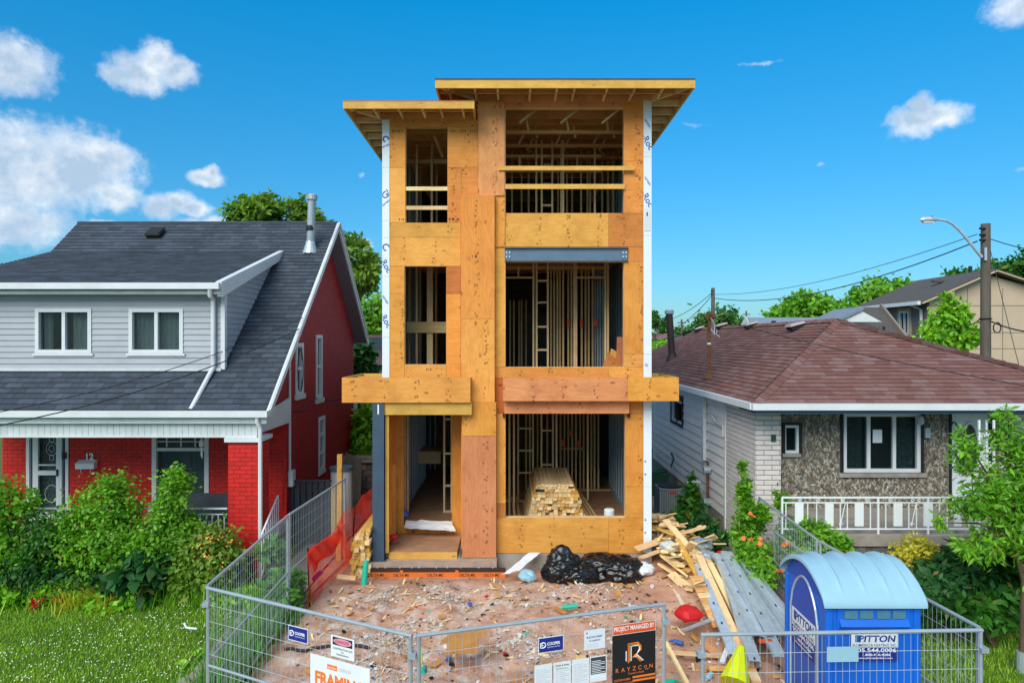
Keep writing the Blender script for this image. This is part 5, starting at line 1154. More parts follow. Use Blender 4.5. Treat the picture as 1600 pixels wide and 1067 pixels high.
for (xa, za, xb_, zb_) in ((xw - .6, zE - .28, pkx, pz + .0), (x2 + .6, zE - .28, pkx, pz)):
    fixn(MB().prism([(xa, y0 - .35, za), (xb_, y0 - .35, zb_), (xb_, y0 - .35, zb_ + .16), (xa, y0 - .35, za + .16)], (0, 6.4, 0)).build('roof', K['roof_g'], BH))
    MB().beam((xa, y0 - .38, za + .04), (xb_, y0 - .38, zb_ + .04), .05, .22, (0, 1, 0)).build('barge_board', K['beige'], BH)
MB().box(xw - .75, xw - .6, y0 - .3, 39, zE - .3, zE - .12).build('gutter', K['white'], BH)
MB().tube([(xw - .6, y0 + .6, zE - .25), (xw - .1, y0 + .5, zE - .5), (xw - .08, y0 + .5, 1)], .07, 6).build('downspout', K['white'], BH)
for z in (fZ(478, 33), fZ(520, 33), fZ(545, 33)): MB().box(xw, x2, y0 - .012, y0 - .0, z, z + .03).build('stucco_joint', K['taupe'], BH)
for x in (1511, 1566): MB().box(fX(x, 33), fX(x, 33) + .03, y0 - .014, y0 - .002, 0, fZ(450, 33)).build('stucco_joint', K['taupe'], BH)
MB().tube([(fX(1516, 36), 36, fZ(428, 36) - .6), (fX(1516, 36), 36, fZ(416, 36))], .09, 8).build('vent_pipe', K['black'], BH)
MB().box(fX(1458, 35), fX(1475, 35), 34.9, 35.2, fZ(441, 35), fZ(438, 35)).build('roof_vent', K['roof_g'], BH)
GH = thing('grey_house', (17, 34, 0), 'low house with grey roof and white gable in front of the beige house', 'house')
z0 = fZ(480, 34); xa, xb_ = fX(1322, 34), fX(1432, 31)
MB().prism([(xa, 30.5, 3.6), (xa, 34, z0), (xa, 38, 3.6)], (xb_ - xa, 0, 0)).build('roof', K['roof_g'], GH)
MB().box(xa + .3, xb_ - .3, 31, 37.5, 0, 3.59).build('wall', K['taupe'], GH)
fixn(MB().prism([(xa - 1.3, 32.0, fZ(503, 32)), (xa - .2, 32, fZ(487, 32)), (xa + .7, 32, fZ(503, 32))], (0, .15, 0)).build('gable', K['white'], GH))
fixn(MB().prism([(xa - 1.6, 31.9, fZ(507, 32)), (xa - .2, 31.9, fZ(484, 32)), (xa - .2, 31.9, fZ(484, 32) + .14), (xa - 1.6, 31.9, fZ(507, 32) + .14)], (0, 3, 0)).build('roof_edge', K['roof_bl'], GH))
MB().beam((xb_, 30.4, 3.7), (xb_, 34, z0 + .08), .12, .2, (0, 0, 1)).build('barge_board', K['taupe'], GH)
MB().tube([(fX(1381, 32), 32, 5), (fX(1381, 32), 32, fZ(510, 32))], .06, 6).build('vent_pipe', K['black'], GH)
LH = thing('long_house', (18, 46, 0), 'house with a long blue grey roof behind the bungalow ridge', 'house')
xa, xb_ = fX(1168, 45), fX(1312, 45); z0 = fZ(496, 45)
MB().prism([(xa, 42.4, 4.4), (xa, 45, z0), (xa, 48, 4.4)], (xb_ - xa, 0, 0)).build('roof', K['roof_bl'], LH)
MB().box(xa + .3, xb_ - .3, 42.9, 47.4, 0, 4.39).build('wall', K['white'], LH)
fixn(MB().prism([(xa - .1, 42.3, 4.4), (xa - .1, 45, z0 + .1), (xa - .1, 47.8, 4.4)], (-.05, 0, 0)).build('gable', K['white'], LH))
for x in (1208, 1248, 1275): MB().box(fX(x, 44), fX(x + 5, 44), 44, 44.3, z0 - .6, z0 - .25).build('roof_vent', K['black'], LH)
rr3 = random.Random(9)
hs = [(1022, 1046, 70, 521, 'beige house with brown roof far off beside the white corner of the new house', 'rustroof', 'beige'), (1042, 1062, 82, 523, 'tiny pale house far off, left of the brown flue pipe', 'roof_g', 'white'), (1060, 1082, 90, 525, 'tiny grey roofed house far off, right of the brown flue pipe', 'roof_bl', 'white'), (1295, 1330, 60, 492, 'white-walled house with blue grey roof peeping out between the long roof and the grey house', 'roof_bl', 'white')]
for a, b, d, yt, lb, rm, wm in hs:
    t = thing('far_house', (fX((a + b) / 2, d), d, 0), lb, 'house'); xa, xb_ = fX(a, d), fX(b, d); zt_ = fZ(yt, d)
    MB().prism([(xa, d - 3, zt_ - 1.4), (xa, d, zt_), (xa, d + 3, zt_ - 1.4)], (xb_ - xa, 0, 0)).build('roof', K[rm], t); MB().box(xa + .2, xb_ - .2, d - 2.6, d + 2.6, 0, zt_ - 1.41).build('wall', K[wm], t)
    MB().box(xa + .5, xa + 1.2, d - 2.68, d - 2.61, zt_ - 2.6, zt_ - 1.7).build('window', K['glassd'], t)
# ---------------------------------------------------------------- trees
def tree(label, lobes, trunk, n, size, mat_, cat='tree', name='tree', seed=1, elong=1.7, tr=.14, limbs=True, clump=.3, droop=0., per=22):
    bx, by, bz = trunk
    t = thing(name, trunk, label, cat)
    foliage('crown', mat_, t, lobes, n, size, elong, seed=seed, clump=clump, droop=droop, per=per)
    c = np.mean([l[:3] for l in lobes], 0); m = MB()
    m.tube([(bx, by, bz), (bx + .03, by, bz + (c[2] - bz) * .5), (bx * .6 + c[0] * .4, by * .6 + c[1] * .4, bz + (c[2] - bz) * .85)], [tr, tr * .8, tr * .6], 10)
    if limbs:
        for l in lobes:
            s = Vector((bx * .7 + c[0] * .3, by * .7 + c[1] * .3, bz + (c[2] - bz) * .75)); e = Vector(l[:3]) + Vector((0, 0, l[5] * .3)); md = s.lerp(e, .5) + Vector((0, 0, .1 * (e - s).length))
            m.tube([s, md, e], [tr * .5, tr * .32, tr * .1], 6)
    m.build('trunk', K['bark'], t); return t
def LB(x, y, d, rx, ry=None, rz=None):                         # crown lobe seen at a photo position and depth, radii in photo pixels
    p = PX(x, y, d); k = d / F; return (p.x, d, p.z, rx * k, (ry or rx) * k, (rz or rx) * k)
d = 24
tree('tall tree with drooping bunches of leaves behind the red house', [LB(398, 330, d, 40, 40, 24), LB(372, 345, d, 22, 30, 14), LB(425, 318, d + .5, 20, 30, 14), LB(470, 338, d, 28, 40, 20), LB(500, 345, d, 18, 30, 18), LB(552, 405, d, 26, 40, 34), LB(566, 430, d, 20, 34, 22), LB(540, 440, d, 26, 40, 30), LB(450, 390, d + 1, 70, 50, 45), LB(540, 385, d, 22, 34, 22), LB(575, 410, d, 12, 20, 22), LB(450, 325, d, 16, 20, 12)],
     (fX(470, d), d + .5, 0), 9500, .12, 'lf_o', seed=2, elong=2.2, tr=.3, clump=.2, droop=.5, per=44)
tree('dense green tree in the gap between the red house and the new house', [LB(578, 500, 32, 32, 40, 34), LB(600, 540, 32, 36, 40, 34), LB(550, 540, 33, 40, 40, 40), LB(610, 490, 33, 26, 40, 26)], (fX(585, 32), 32, 0), 7000, .16, 'lf_a', seed=3, tr=.25)
tree('dark broadleaf bush by the shed roof behind the red house', [LB(566, 558, 23, 14, 20, 24), LB(560, 580, 23, 16, 20, 16)], (fX(560, 23), 23, 0), 1500, .15, 'lf_d', 'bush', 'bush', seed=4, tr=.08)
tree('light green shrub growing above the rubble wall in the passage', [LB(566, 670, 21.5, 24, 24, 34), LB(574, 700, 21.2, 22, 24, 22), LB(560, 705, 21.4, 20, 20, 18), LB(580, 650, 21.6, 16, 20, 18)], (fX(568, 21.5), 21.5, 0), 3600, .1, 'lf_c', 'shrub', 'shrub', seed=5, tr=.05)
tree('distant dark tree at the left edge beside the dormer roof', [LB(2, 428, 45, 20, 30, 9), LB(-18, 430, 45, 26, 30, 16)], (fX(-6, 45), 45, 0), 900, .25, 'lf_b', seed=6, tr=.25)
tree('round green tree behind the far utility pole', [LB(1122, 500, 58, 26, 30, 18), LB(1104, 508, 58, 16, 30, 14), LB(1140, 510, 58, 16, 30, 12)], (fX(1122, 58), 58, 0), 2200, .26, 'lf_far', seed=7, tr=.3)
tree('broad tree behind the long blue grey roof', [LB(1262, 478, 52, 36, 40, 16), LB(1225, 490, 52, 26, 40, 12), LB(1300, 486, 52, 26, 40, 14), LB(1250, 470, 53, 20, 30, 12)], (fX(1262, 52), 52, 0), 3600, .24, 'lf_a', seed=8, tr=.35)
tree('tree with a ragged top behind the grey house', [LB(1385, 455, 58, 30, 40, 20), LB(1355, 464, 58, 22, 40, 14), LB(1408, 450, 58, 12, 20, 12), LB(1345, 475, 58, 14, 20, 10)], (fX(1375, 58), 58, 0), 3000, .26, 'lf_a', seed=9, tr=.35)
tree('dark tree showing above the beige house roof', [LB(1575, 425, 60, 40, 40, 16), LB(1515, 428, 60, 24, 40, 8), LB(1612, 420, 60, 30, 40, 22)], (fX(1575, 60), 60, 0), 3600, .26, 'lf_b', seed=10, tr=.4)
tree('young bright green tree between the bungalow ridge and the beige house', [LB(1482, 500, 27, 22, 24, 28), LB(1500, 530, 27, 30, 26, 24), LB(1462, 535, 27, 26, 24, 22), LB(1480, 470, 27, 8, 10, 16), LB(1505, 488, 27, 9, 12, 16), LB(1445, 520, 27, 10, 12, 14)], (fX(1480, 27), 27, 0), 3600, .13, 'lf_c', seed=11, tr=.1, per=26)
tree('pointed conifer far off beyond the brown flue pipe', [LB(1037, 508, 75, 6, 6, 11), LB(1037, 514, 75, 9, 9, 9)], (fX(1037, 75), 75, 0), 600, .25, 'lf_b', seed=12, tr=.2, limbs=False)
for i, (x, y, w, h, d, lb) in enumerate(((1075, 520, 18, 9, 85, 'dark distant tree right of the brown flue pipe'), (1160, 506, 16, 6, 80, 'low distant tree left of the long blue grey roof'), (1022, 500, 7, 14, 50, 'small tree right beside the white corner of the new house'), (1034, 540, 14, 6, 45, 'bright bush at the far corner of the bungalow roof'), (1316, 490, 12, 8, 70, 'dark distant tree between the two roofs beyond the hip'), (1100, 524, 22, 6, 90, 'row-like distant tree low behind the service mast'))):
    tree(lb, [LB(x, y, d, w, w, h)], (fX(x, d), d, 0), 700, .28 if d > 60 else .15, 'lf_far' if i not in (3,) else 'lf_c', seed=20 + i, tr=.2, limbs=False)
# ---------------------------------------------------------------- poles and wires
up = thing('utility_pole', (fX(1540, 21), 21, 0), 'thick wooden utility pole carrying the street lamp', 'utility pole')
MB().tube([(fX(1540, 21), 21, 0), (fX(1540, 21), 21, fZ(350, 21))], [.16, .13], 14).build('shaft', K['pole'], up)
for y in (358, 368, 376): MB().tube([(fX(1527, 21), 20.9, fZ(y, 21)), (fX(1536, 21), 20.9, fZ(y, 21))], .035, 6).build('insulator', K['dark'], up)
MB().box(fX(1533, 21), fX(1536, 21), 20.82, 20.86, fZ(408, 21), fZ(388, 21)).build('bracket_plate', K['zinc'], up)
MB().tube([(fX(1540, 21) + .16 * math.cos(t * .5), 21 + .16 * math.sin(t * .5), fZ(498, 21)) for t in range(14)], .02, 5).build('cable_band', K['cable'], up)
lm = thing('street_lamp', (fX(1532, 21), 20.85, fZ(402, 21)), 'curved grey street lamp arm with cobra head lantern on the pole', 'street lamp')
pts = [PX(x, y, 20.85) for x, y in ((1534, 402), (1524, 390), (1512, 375), (1500, 361), (1488, 350), (1478, 345), (1464, 343))]
MB().tube(pts, [.05, .045, .042, .04, .038, .036, .035], 8).build('arm', K['zinc'], lm)
h0 = PX(1438, 343.5, 20.85); h1 = PX(1464, 343, 20.85)
MB().tube([h0, h0.lerp(h1, .15) , h0.lerp(h1, .6), h1], [.03, .08, .1, .05], 10).build('head', K['zinc'], lm); MB().tube([PX(1455, 341, 20.85), PX(1455, 338, 20.85)], .05, 6).build('photocell', K['black'], lm)
lens = MB().box(h0.x + .08, h1.x - .12, 20.79, 20.91, h0.z - .1, h0.z - .07).build('lens', K['foam'], lm)
fp = thing('utility_pole', (fX(1114, 42), 42, 0), 'plain wooden utility pole standing beyond the service mast', 'utility pole')
MB().tube([(fX(1114, 42), 42, 0), (fX(1114, 42), 42, fZ(450, 42))], [.16, .11], 10).build('shaft', K['pole'], fp)
for y in (455, 460): MB().tube([PX(1111, y, 41.9), PX(1113, y, 41.9)], .05, 6).build('insulator', K['dark'], fp)
for x, d, yt, lb in ((1166, 90, 486, 'tiny far utility pole just left of the long blue grey roof'), (1065, 80, 499, 'tiny far utility pole right of the brown flue pipe'), (1027, 70, 495, 'tiny far utility pole with crossarm near the white corner of the new house')):
    t = thing('utility_pole', (fX(x, d), d, 0), lb, 'utility pole'); MB().tube([(fX(x, d), d, 0), (fX(x, d), d, fZ(yt, d))], .11, 6).build('shaft', K['pole'], t)
    MB().box(fX(x, d) - .5, fX(x, d) + .5, d - .1, d - .02, fZ(yt + 6, d), fZ(yt + 6, d) + .12).build('crossarm', K['pole'], t)
def wire(a, b, sag, r, label, n=16):
    a, b = Vector(a), Vector(b); pts = [a.lerp(b, i / n) - Vector((0, 0, sag * 4 * (i / n) * (1 - i / n))) for i in range(n + 1)]
    o = MB().tube(pts, r, 5).build('overhead_wire', K['cable']); tag(o, label, 'wire')
wire(PX(1527, 366, 21), PX(1116, 460, 42), .5, .012, 'upper overhead wire running from the street lamp pole to the far pole')
wire(PX(1527, 377, 21), PX(1116, 466, 42), .75, .02, 'lower thicker overhead wire from the street lamp pole to the far pole')
wire(PX(1546, 373, 21), PX(1700, 402, 17), .1, .014, 'overhead wire leaving the street lamp pole towards the right edge')
wire(PX(1544, 500, 21), PX(1700, 512, 17), .25, .022, 'lower cable from the street lamp pole crossing the beige wall')
wire(PX(1544, 376, 21), PX(1592, 570, 20), .05, .01, 'thin guy line slanting down the beige wall right of the pole')
wire(PX(1536, 496, 21), PX(1440, 505, 30), .4, .014, 'short cable from the pole to the grey house')
wire(PX(1112, 458, 42), PX(1000, 500, 60), .8, .02, 'upper wire from the far pole towards the new house')
wire(PX(1112, 462, 42), PX(1000, 522, 50), .9, .02, 'lower wire from the far pole towards the new house')
wire((5.07, 17.45, 5.15), PX(985, 522, 30), .4, .016, 'wire from the service mast back behind the new house')
wire((5.1, 17.5, 5.2), PX(1720, 622, 10.5), .12, .009, 'black service cable passing over the brown bungalow roof')
wire(PX(-150, 668, 10.5), (-4.6, 15.0, 5.1), .3, .008, 'upper service cable crossing the red house roof')
wire(PX(-150, 690, 10.5), (-4.58, 14.7, 4.85), .3, .011, 'lower thicker service cable crossing the red house roof')
t = MB().tube([PX(1558 + 6 * math.cos(i * .52), 512 + 8 * math.sin(i * .52), 20.4) for i in range(13)], .02, 5).build('cable_coil', K['cable']); tag(t, 'small coil of cable hanging on the lower cable right of the pole', 'coil')
# ---------------------------------------------------------------- shrubs and plants by the two porches
def shrub(label, lobes, n, size, m, seed, name='shrub', cat='shrub', elong=1.8, z0=None, stems=5, clump=.3, per=20, droop=0.):
    c = np.mean([l[:3] for l in lobes], 0); b = (float(c[0]), float(c[1]), gbase(c[0], c[1]) if z0 is None else z0)
    t = thing(name, b, label, cat); foliage('foliage', m, t, lobes, n, size, elong, seed=seed, clump=clump, per=per, floor=b[2] - .02, droop=droop)
    s = MB(); r = random.Random(seed)
    for i in range(stems):
        l = lobes[r.randrange(len(lobes))]; e = Vector(l[:3]) + Vector((r.uniform(-.5, .5) * l[3], r.uniform(-.5, .5) * l[4], r.uniform(0, .7) * l[5]))
        s.tube([Vector(b) + Vector((r.uniform(-.15, .15), r.uniform(-.1, .1), 0)), Vector(b).lerp(e, .55) + Vector((r.uniform(-.1, .1), 0, .1)), e], [.022, .016, .005], 5)
    s.build('stem', K['bark'], t); return t
d = 12.5
shrub('leafy shrub with red-tipped shoots at the left edge before the red house porch', [LB(10, 800, d, 36, 34, 40), LB(-40, 790, d, 50, 40, 56), LB(10, 860, d, 50, 36, 40), LB(45, 785, d, 14, 20, 20)], 5600, .05, 'lf_a', 31)
shrub('tall rounded shrub below the mailbox of the red house', [LB(172, 790, d, 44, 38, 44), LB(150, 845, d, 56, 42, 48), LB(182, 752, d, 18, 22, 20), LB(118, 815, d, 30, 30, 32), LB(205, 855, d, 34, 36, 44)], 9500, .046, 'lf_a', 32)
shrub('upright shrub in front of the porch window of the red house', [LB(275, 770, d, 24, 30, 34), LB(262, 830, d, 38, 34, 44), LB(296, 845, d, 28, 32, 36), LB(280, 745, d, 12, 18, 16), LB(240, 870, d, 30, 34, 32)], 7500, .046, 'lf_a', 33)
shrub('sparse white-flowering shrub at the left railing of the red house porch', [LB(80, 830, d - .1, 34, 30, 36), LB(60, 870, d - .1, 34, 30, 30)], 2400, .045, 'lf_b', 34)
shrub('low dark hedge plants along the dark porch skirt', [LB(40, 900, d - .1, 60, 30, 34), LB(120, 905, d - .1, 50, 30, 30), LB(-30, 905, d - .1, 60, 30, 36), LB(170, 905, d - .1, 40, 25, 24)], 7000, .055, 'lf_d', 35, clump=.4)
shrub('broad-leaved peony plant in the flower bed before the middle shrub', [LB(215, 895, d - .45, 34, 25, 24), LB(190, 905, d - .4, 26, 20, 18)], 500, .15, 'lf_d', 36, elong=2.2, droop=.5, name='peony', cat='plant')
shrub('shrub with apricot blossom beside the brick porch column', [LB(330, 850, d - .2, 36, 30, 30), LB(320, 900, d - .2, 44, 35, 44), LB(355, 880, d - .3, 24, 26, 30), LB(300, 880, d - .2, 36, 30, 36)], 6500, .055, 'lf_o', 37)
tag(foliage('apricot_blossom', 'flower_yo', None, [LB(325, 850, d - .5, 38, 16, 24), LB(340, 880, d - .5, 28, 16, 20)], 170, .05, 1.1, seed=38, clump=.35, per=5), 'apricot flowers scattered on the shrub beside the porch column', 'flowers', kind='stuff')
pt = np.array([(x, y, glawn(x, y)) for x, y in zip(RNG.uniform(-10.5, -4.7, 1500), RNG.normal(12.15, .22, 1500))])
tag(blades('border_grass', 'lf_c', pt, .32, .018, 1.3, 39), 'long arching leaves in the flower bed before the red house', 'border plants', kind='stuff')
tag(foliage('border_herbs', 'lf_c', None, [(x, 12.1 + .2 * math.sin(x * 3), gbase(0, 12) + .1, .5, .3, .16) for x in np.arange(-10.3, -4.7, .5)], 5200, .06, 1.5, seed=40, clump=.5), 'low herbs filling the flower bed before the red house', 'border plants', kind='stuff')
rr = random.Random(4); fl = {}
for i, (x, y) in enumerate(((50, 938), (53, 945), (68, 941), (95, 938), (90, 939), (211, 931), (262, 921), (268, 926), (274, 933), (284, 925), (258, 926), (273, 930), (150, 933), (145, 934))):
    z = .02; dd_ = (H + .1 - .15) * F / (y - 533.5) * 1.0; p = PX(x, y, dd_)
    if 'm' not in fl:
        v = []; f = []
        for k in range(14):
            a = k * 2.4; e = .3 + .09 * k; b = len(v); c, s = math.cos(a), math.sin(a); r1 = .05
            v += [(0, 0, 0), (c * r1 - s * .02, s * r1 + c * .02, .012 * k - .05), (c * r1 * 1.5, s * r1 * 1.5, .014 * k - .05), (c * r1 + s * .02, s * r1 - c * .02, .012 * k - .05)]; f += [(b, b + 1, b + 2, b + 3)]
        fl['m'] = MB().add(v, f).mesh('blossom', K['flower_r'])
    o = obj('red_flower', fl['m'], None, p, (rr.random(), rr.random(), rr.random() * 6), (rr.uniform(.7, 1.2),) * 3); tag(o, 'red blossom in the flower bed at the foot of the red house shrubs', 'flower', 'red blossoms in the flower bed')
tag(blades('yellowed_leaves', 'lf_y', np.array([(x, y, glawn(x, y)) for x, y in zip(np.concatenate([RNG.normal(-9.5, .15, 120), RNG.normal(-6.9, .16, 160), RNG.normal(-7.6, .12, 90)]), RNG.normal(11.85, .12, 370))]), .28, .022, 1.8, 41), 'yellowing arching leaf clumps at the edge of the flower bed', 'border plants', kind='stuff')
# weeds along the left fence
tag(blades('fence_weeds', 'weed', np.array([(x, y, gdirt(x, y)) for x, y in zip(RNG.normal(-4.02, .2, 1500), RNG.uniform(9.0, 12.3, 1500))]), .42, .02, .9, 42), 'tall grassy weeds along the foot of the left mesh fence', 'weeds', kind='stuff')
for i, (x, y, d_, h, lb) in enumerate(((440, 935, 11.4, 26, 'leafy weed against the left mesh fence nearest the corner'), (448, 905, 11.8, 12, 'leafy weed just left of the orange net'), (425, 860, 12.8, 14, 'leafy weed at the foot of the white porch downspout'), (592, 880, 12.0, 0, ''))):
    if h: shrub(lb, [LB(x, y, d_, h * .8, h * .8, h * 1.5)], 420, .085, 'weed', 50 + i, name='weed', cat='weed', elong=2.4, stems=3)
shrub('broad-leaf plant beside the pavement at the left fence corner post', [LB(305, 1040, 10.2, 16, 16, 10)], 120, .11, 'lf_c', 55, name='weed', cat='weed', stems=2)
# right side
shrub('trumpet vine climbing in front of the white brick corner', [LB(1163, 775, 12.6, 9, 12, 36), LB(1168, 822, 12.5, 18, 18, 30), LB(1172, 862, 12.3, 22, 22, 24), LB(1160, 735, 12.7, 4, 6, 16), LB(1188, 805, 12.4, 10, 14, 18), LB(1190, 900, 11.8, 18, 20, 26)], 5600, .05, 'lf_a', 61, name='trumpet_vine', cat='vine', elong=2.0)
for i, (x, y) in enumerate(((1177, 805), (1181, 808), (1165, 842), (1169, 844), (1182, 850), (1187, 846), (1190, 852), (1226, 848), (1232, 850), (1237, 848), (1208, 892), (1216, 893))):
    p = PX(x, y, 11.75); m = fl.setdefault('t', MB().lathe([(.01, 0), (.018, .05), (.045, .075), (.03, .07)], (0, 0, 0), 7).mesh('trumpet', K['flower_o']))
    tag(obj('trumpet_flower', m, None, p, (rr.uniform(.9, 1.8), rr.uniform(-.6, .6), rr.random() * 6)), 'orange trumpet blossom on the vine behind the right fence', 'flower', 'orange trumpet flowers')
shrub('leafy green vine spreading behind the right mesh fence', [LB(1240, 855, 12.3, 28, 20, 40), LB(1265, 838, 12.1, 30, 20, 28), LB(1295, 845, 11.7, 24, 16, 16), LB(1222, 782, 12.9, 11, 10, 14), LB(1262, 900, 11.6, 26, 18, 44), LB(1316, 848, 11.7, 10, 10, 9), LB(1205, 880, 12.9, 14, 12, 34)], 8500, .05, 'lf_a', 62, elong=2.0)
shrub('yellow-leaved shrub below the bungalow porch slab', [LB(1432, 860, 11.3, 26, 24, 20), LB(1408, 878, 11.2, 24, 20, 20), LB(1440, 878, 11.3, 20, 20, 18)], 2600, .04, 'lf_y', 63)
shrub('dark long-leaved shrub beneath the bungalow porch railing', [LB(1470, 905, 10.9, 50, 34, 32), LB(1520, 890, 11.0, 44, 34, 34), LB(1450, 930, 10.6, 40, 30, 26), LB(1545, 920, 10.8, 40, 30, 36)], 7000, .06, 'lf_d', 64, elong=2.6, droop=.3)
shrub('low green ground plants at the right edge under the young tree', [LB(1590, 900, 10.8, 40, 34, 40), LB(1560, 945, 10.6, 36, 30, 24), LB(1500, 950, 10.4, 40, 30, 16)], 3400, .08, 'lf_b', 65, elong=2.2)
tree('slender young tree with narrow leaves in the right foreground', [LB(1570, 775, 10.0, 36, 36, 50), LB(1515, 715, 10, 16, 24, 26), LB(1590, 690, 10, 28, 34, 40), LB(1500, 785, 10.2, 22, 28, 22), LB(1535, 850, 10, 34, 34, 22), LB(1610, 830, 10, 44, 46, 50), LB(1502, 680, 10.3, 8, 12, 14), LB(1575, 650, 10.1, 14, 20, 12), LB(1475, 820, 10.3, 12, 18, 12), LB(1640, 740, 10, 50, 50, 70), LB(1545, 770, 10, 26, 30, 34), LB(1488, 850, 10.2, 10, 16, 8)],
     (fX(1597, 9.9), 9.9, gbase(6, 9.9)), 8500, .036, 'lf_a', seed=66, elong=3.4, tr=.05, clump=.3, per=22, droop=.4)
gd = MB().lathe([(.075, 0), (.075, .3), (.07, .3)], (fX(1597, 9.9), 9.9, gbase(6, 9.9)), 12).build('trunk_guard', K['fence']); tag(gd, 'grey ribbed trunk guard round the foot of the young tree', 'trunk guard')
shrub('straggly dark vine climbing by the air conditioner', [LB(1078, 790, 16.0, 14, 16, 30), LB(1070, 820, 15.8, 22, 20, 20), LB(1082, 760, 16.2, 7, 9, 22)], 1500, .08, 'lf_b', 67)
shrub('dark plants against the bungalow foundation behind the scrap wood', [LB(1100, 830, 15.2, 22, 20, 22), LB(1118, 845, 14.8, 14, 20, 26)], 1200, .08, 'lf_d', 68)
tag(foliage('far_trees', 'lf_far', None, [(x, 118 + 8 * math.sin(x * .3), 2.2 + .8 * math.sin(x * .17), 6, 6, 3.0 + .7 * math.sin(x * .41)) for x in range(-170, 175, 7)], 16000, .75, 1.4, seed=71, clump=.5), 'distant belt of trees along the horizon behind the houses', 'trees', kind='stuff')
# ---------------------------------------------------------------- temporary fence round the plot
def fence_panel(a, b, top, label, h=1.8, horiz=True):
    a, b = Vector((*a, top[0] - h)), Vector((*b, top[1] - h)); U = (b - a); L = U.length; U.normalize()
    t = thing('mesh_fence', (a + b) / 2, label, 'fence', None); V = Vector(ez)
    pt = lambda u, v: a + U * u + V * v
    for u in (.02, L - .02): MB().tube([pt(u, .0), pt(u, h + .0)], .021, 8).build('post', K['fence'], t)
    MB().tube([pt(.0, h), pt(L, h)], .021, 8).build('top_rail', K['fence'], t); MB().tube([pt(.03, h * .48), pt(L - .03, h * .48)], .016, 8).build('mid_rail', K['fence'], t); MB().tube([pt(.03, .12), pt(L - .03, .12)], .019, 8).build('bottom_rail', K['fence'], t)
    w = MB(); n = int((L - .08) / .072)
    for i in range(n + 1):
        u = .04 + (L - .08) * i / n; w.tube([pt(u, .13), pt(u, h - .01)], .0023, 4, False)
    for v in np.arange(.2, h - .05, .2): w.tube([pt(.03, v), pt(L - .03, v)], .0028, 4, False)
    m = w.build('wire_mesh', K['wire'], t); tag(m, kind='stuff'); return t, pt, U
def xy(x, y, drop): d = drop * F / (y - 533.5); return ((x - 800) / F * d, d), H - drop
A, zA = xy(323, 918, 3.0); B, zB = xy(644, 993, 3.0); B2, _ = xy(651, 993, 3.0); Cc, zC = xy(1040, 943, 3.0)
E, zE_ = xy(1095, 991, 3.0); G, _ = xy(1535, 984, 3.0)
pA = fence_panel(A, B, (zA, zB), 'mesh fence panel in front left carrying the framing banner')
pB = fence_panel(B2, Cc, (zB, zC), 'mesh fence panel in front carrying the black project sign')
pC = fence_panel(E, G, (zE_, zE_), 'mesh fence panel in front of the blue portable toilet')
L1, z1 = xy(450, 805, 2.86); L2, z2 = xy(539, 748, 2.84)
pD = fence_panel((A[0] - .02, A[1] + .06), L1, (zA, z1), 'side mesh fence panel beside the left lawn, nearer one')
pE = fence_panel((L1[0], L1[1] + .05), L2, (z1, z2), 'side mesh fence panel on the left, farther one by the wooden post')
R1 = (4.62, 10.25); pF = fence_panel((G[0] + .01, G[1] + .06), R1, (zE_, H - 3.0), 'side mesh fence panel right of the blue portable toilet')
pG = fence_panel((R1[0] + .0, R1[1] + .08), (4.72, 13.05), (H - 3.0, H - 2.98), 'side mesh fence panel among the orange trumpet flowers')
fence_panel((4.86, 9.3), (4.72, 12.3), (H - 3.5, H - 3.42), 'lower mesh fence panel leaning behind the steel studs')
for (x, y), z in ((A, zA), (B, zB), (G, zE_), (E, zE_), (Cc, zC)): 
    o = MB().box(x - .04, x + .04, y - .05, y + .05, z - .22, z - .17).build('fence_clamp', K['fence']); tag(o, 'grey steel clamp joining the front mesh fence panels', 'clamp', 'fence clamps')
# signs hung on the fence
def board(panel, x, y, w, h, label, m='paper', cat='sign', name='sign', off=.03, th=.006):
    t, pt, U = panel; V = Vector(ez); N = U.cross(V).normalized()
    a = pt(0, 0); dirn = Vector(((x - 800) / F, 1, -(y - 533.5) / F)); cpos = Vector((0, 0, H)); k = (a - cpos).dot(N) / dirn.dot(N); c = cpos + dirn * k + N * off
    s = thing(name, c, label, cat); MB().frame(c, U, V, N, -w / 2, w / 2, -h / 2, h / 2, -th, 0).build('board', K[m], s)
    def tx(s_, mt, u, v, hh, ww=None, fat=.0, nm='lettering'): return text(s_, K[mt], s, c + U * u + V * v + N * .0015, U, V, hh, ww, nm, fat)
    def rc(mt, u0, u1, v0, v1, nm='panel', z=.001): return MB().frame(c, U, V, N, u0, u1, v0, v1, .0002, z).build(nm, K[mt], s)
    return s, c, U, V, N, tx, rc
def cooper(panel, x, y, lb):
    s, c, U, V, N, tx, rc = board(panel, x, y, .29, .165, lb); rc('navy', -.138, .138, -.075, .075)
    tx('COOPER', 'ink_w', .03, .008, .034, .15, .03); tx('EQUIPMENT RENTALS', 'ink_w', .03, -.03, .014, .15); 
    P = lambda u, v: c + U * u + V * v + N * .002
    MB().tube([P(-.09 + .028 * math.cos(k * .5), .028 * math.sin(k * .5)) for k in range(-4, 6)] + [P(-.118, .028), P(-.118, -.028), P(-.09, -.028)], .006, 4).build('emblem', K['ink_w'], s); MB().add([P(-.108, .012), P(-.085, 0), P(-.108, -.012)], [(0, 1, 2)]).build('emblem', K['ink_w'], s)
cooper(pA, 468.5, 989, 'blue sign of the fence hire firm on the front left panel'); cooper(pB, 859.5, 1004, 'blue sign of the fence hire firm left of the black project sign')
s, c, U, V, N, tx, rc = board(pA, 538, 1010, .32, .23, 'white danger sign with pink oval below the blue sign on the left panel')
rc('ink_k', -.135, .135, .015, .1); 
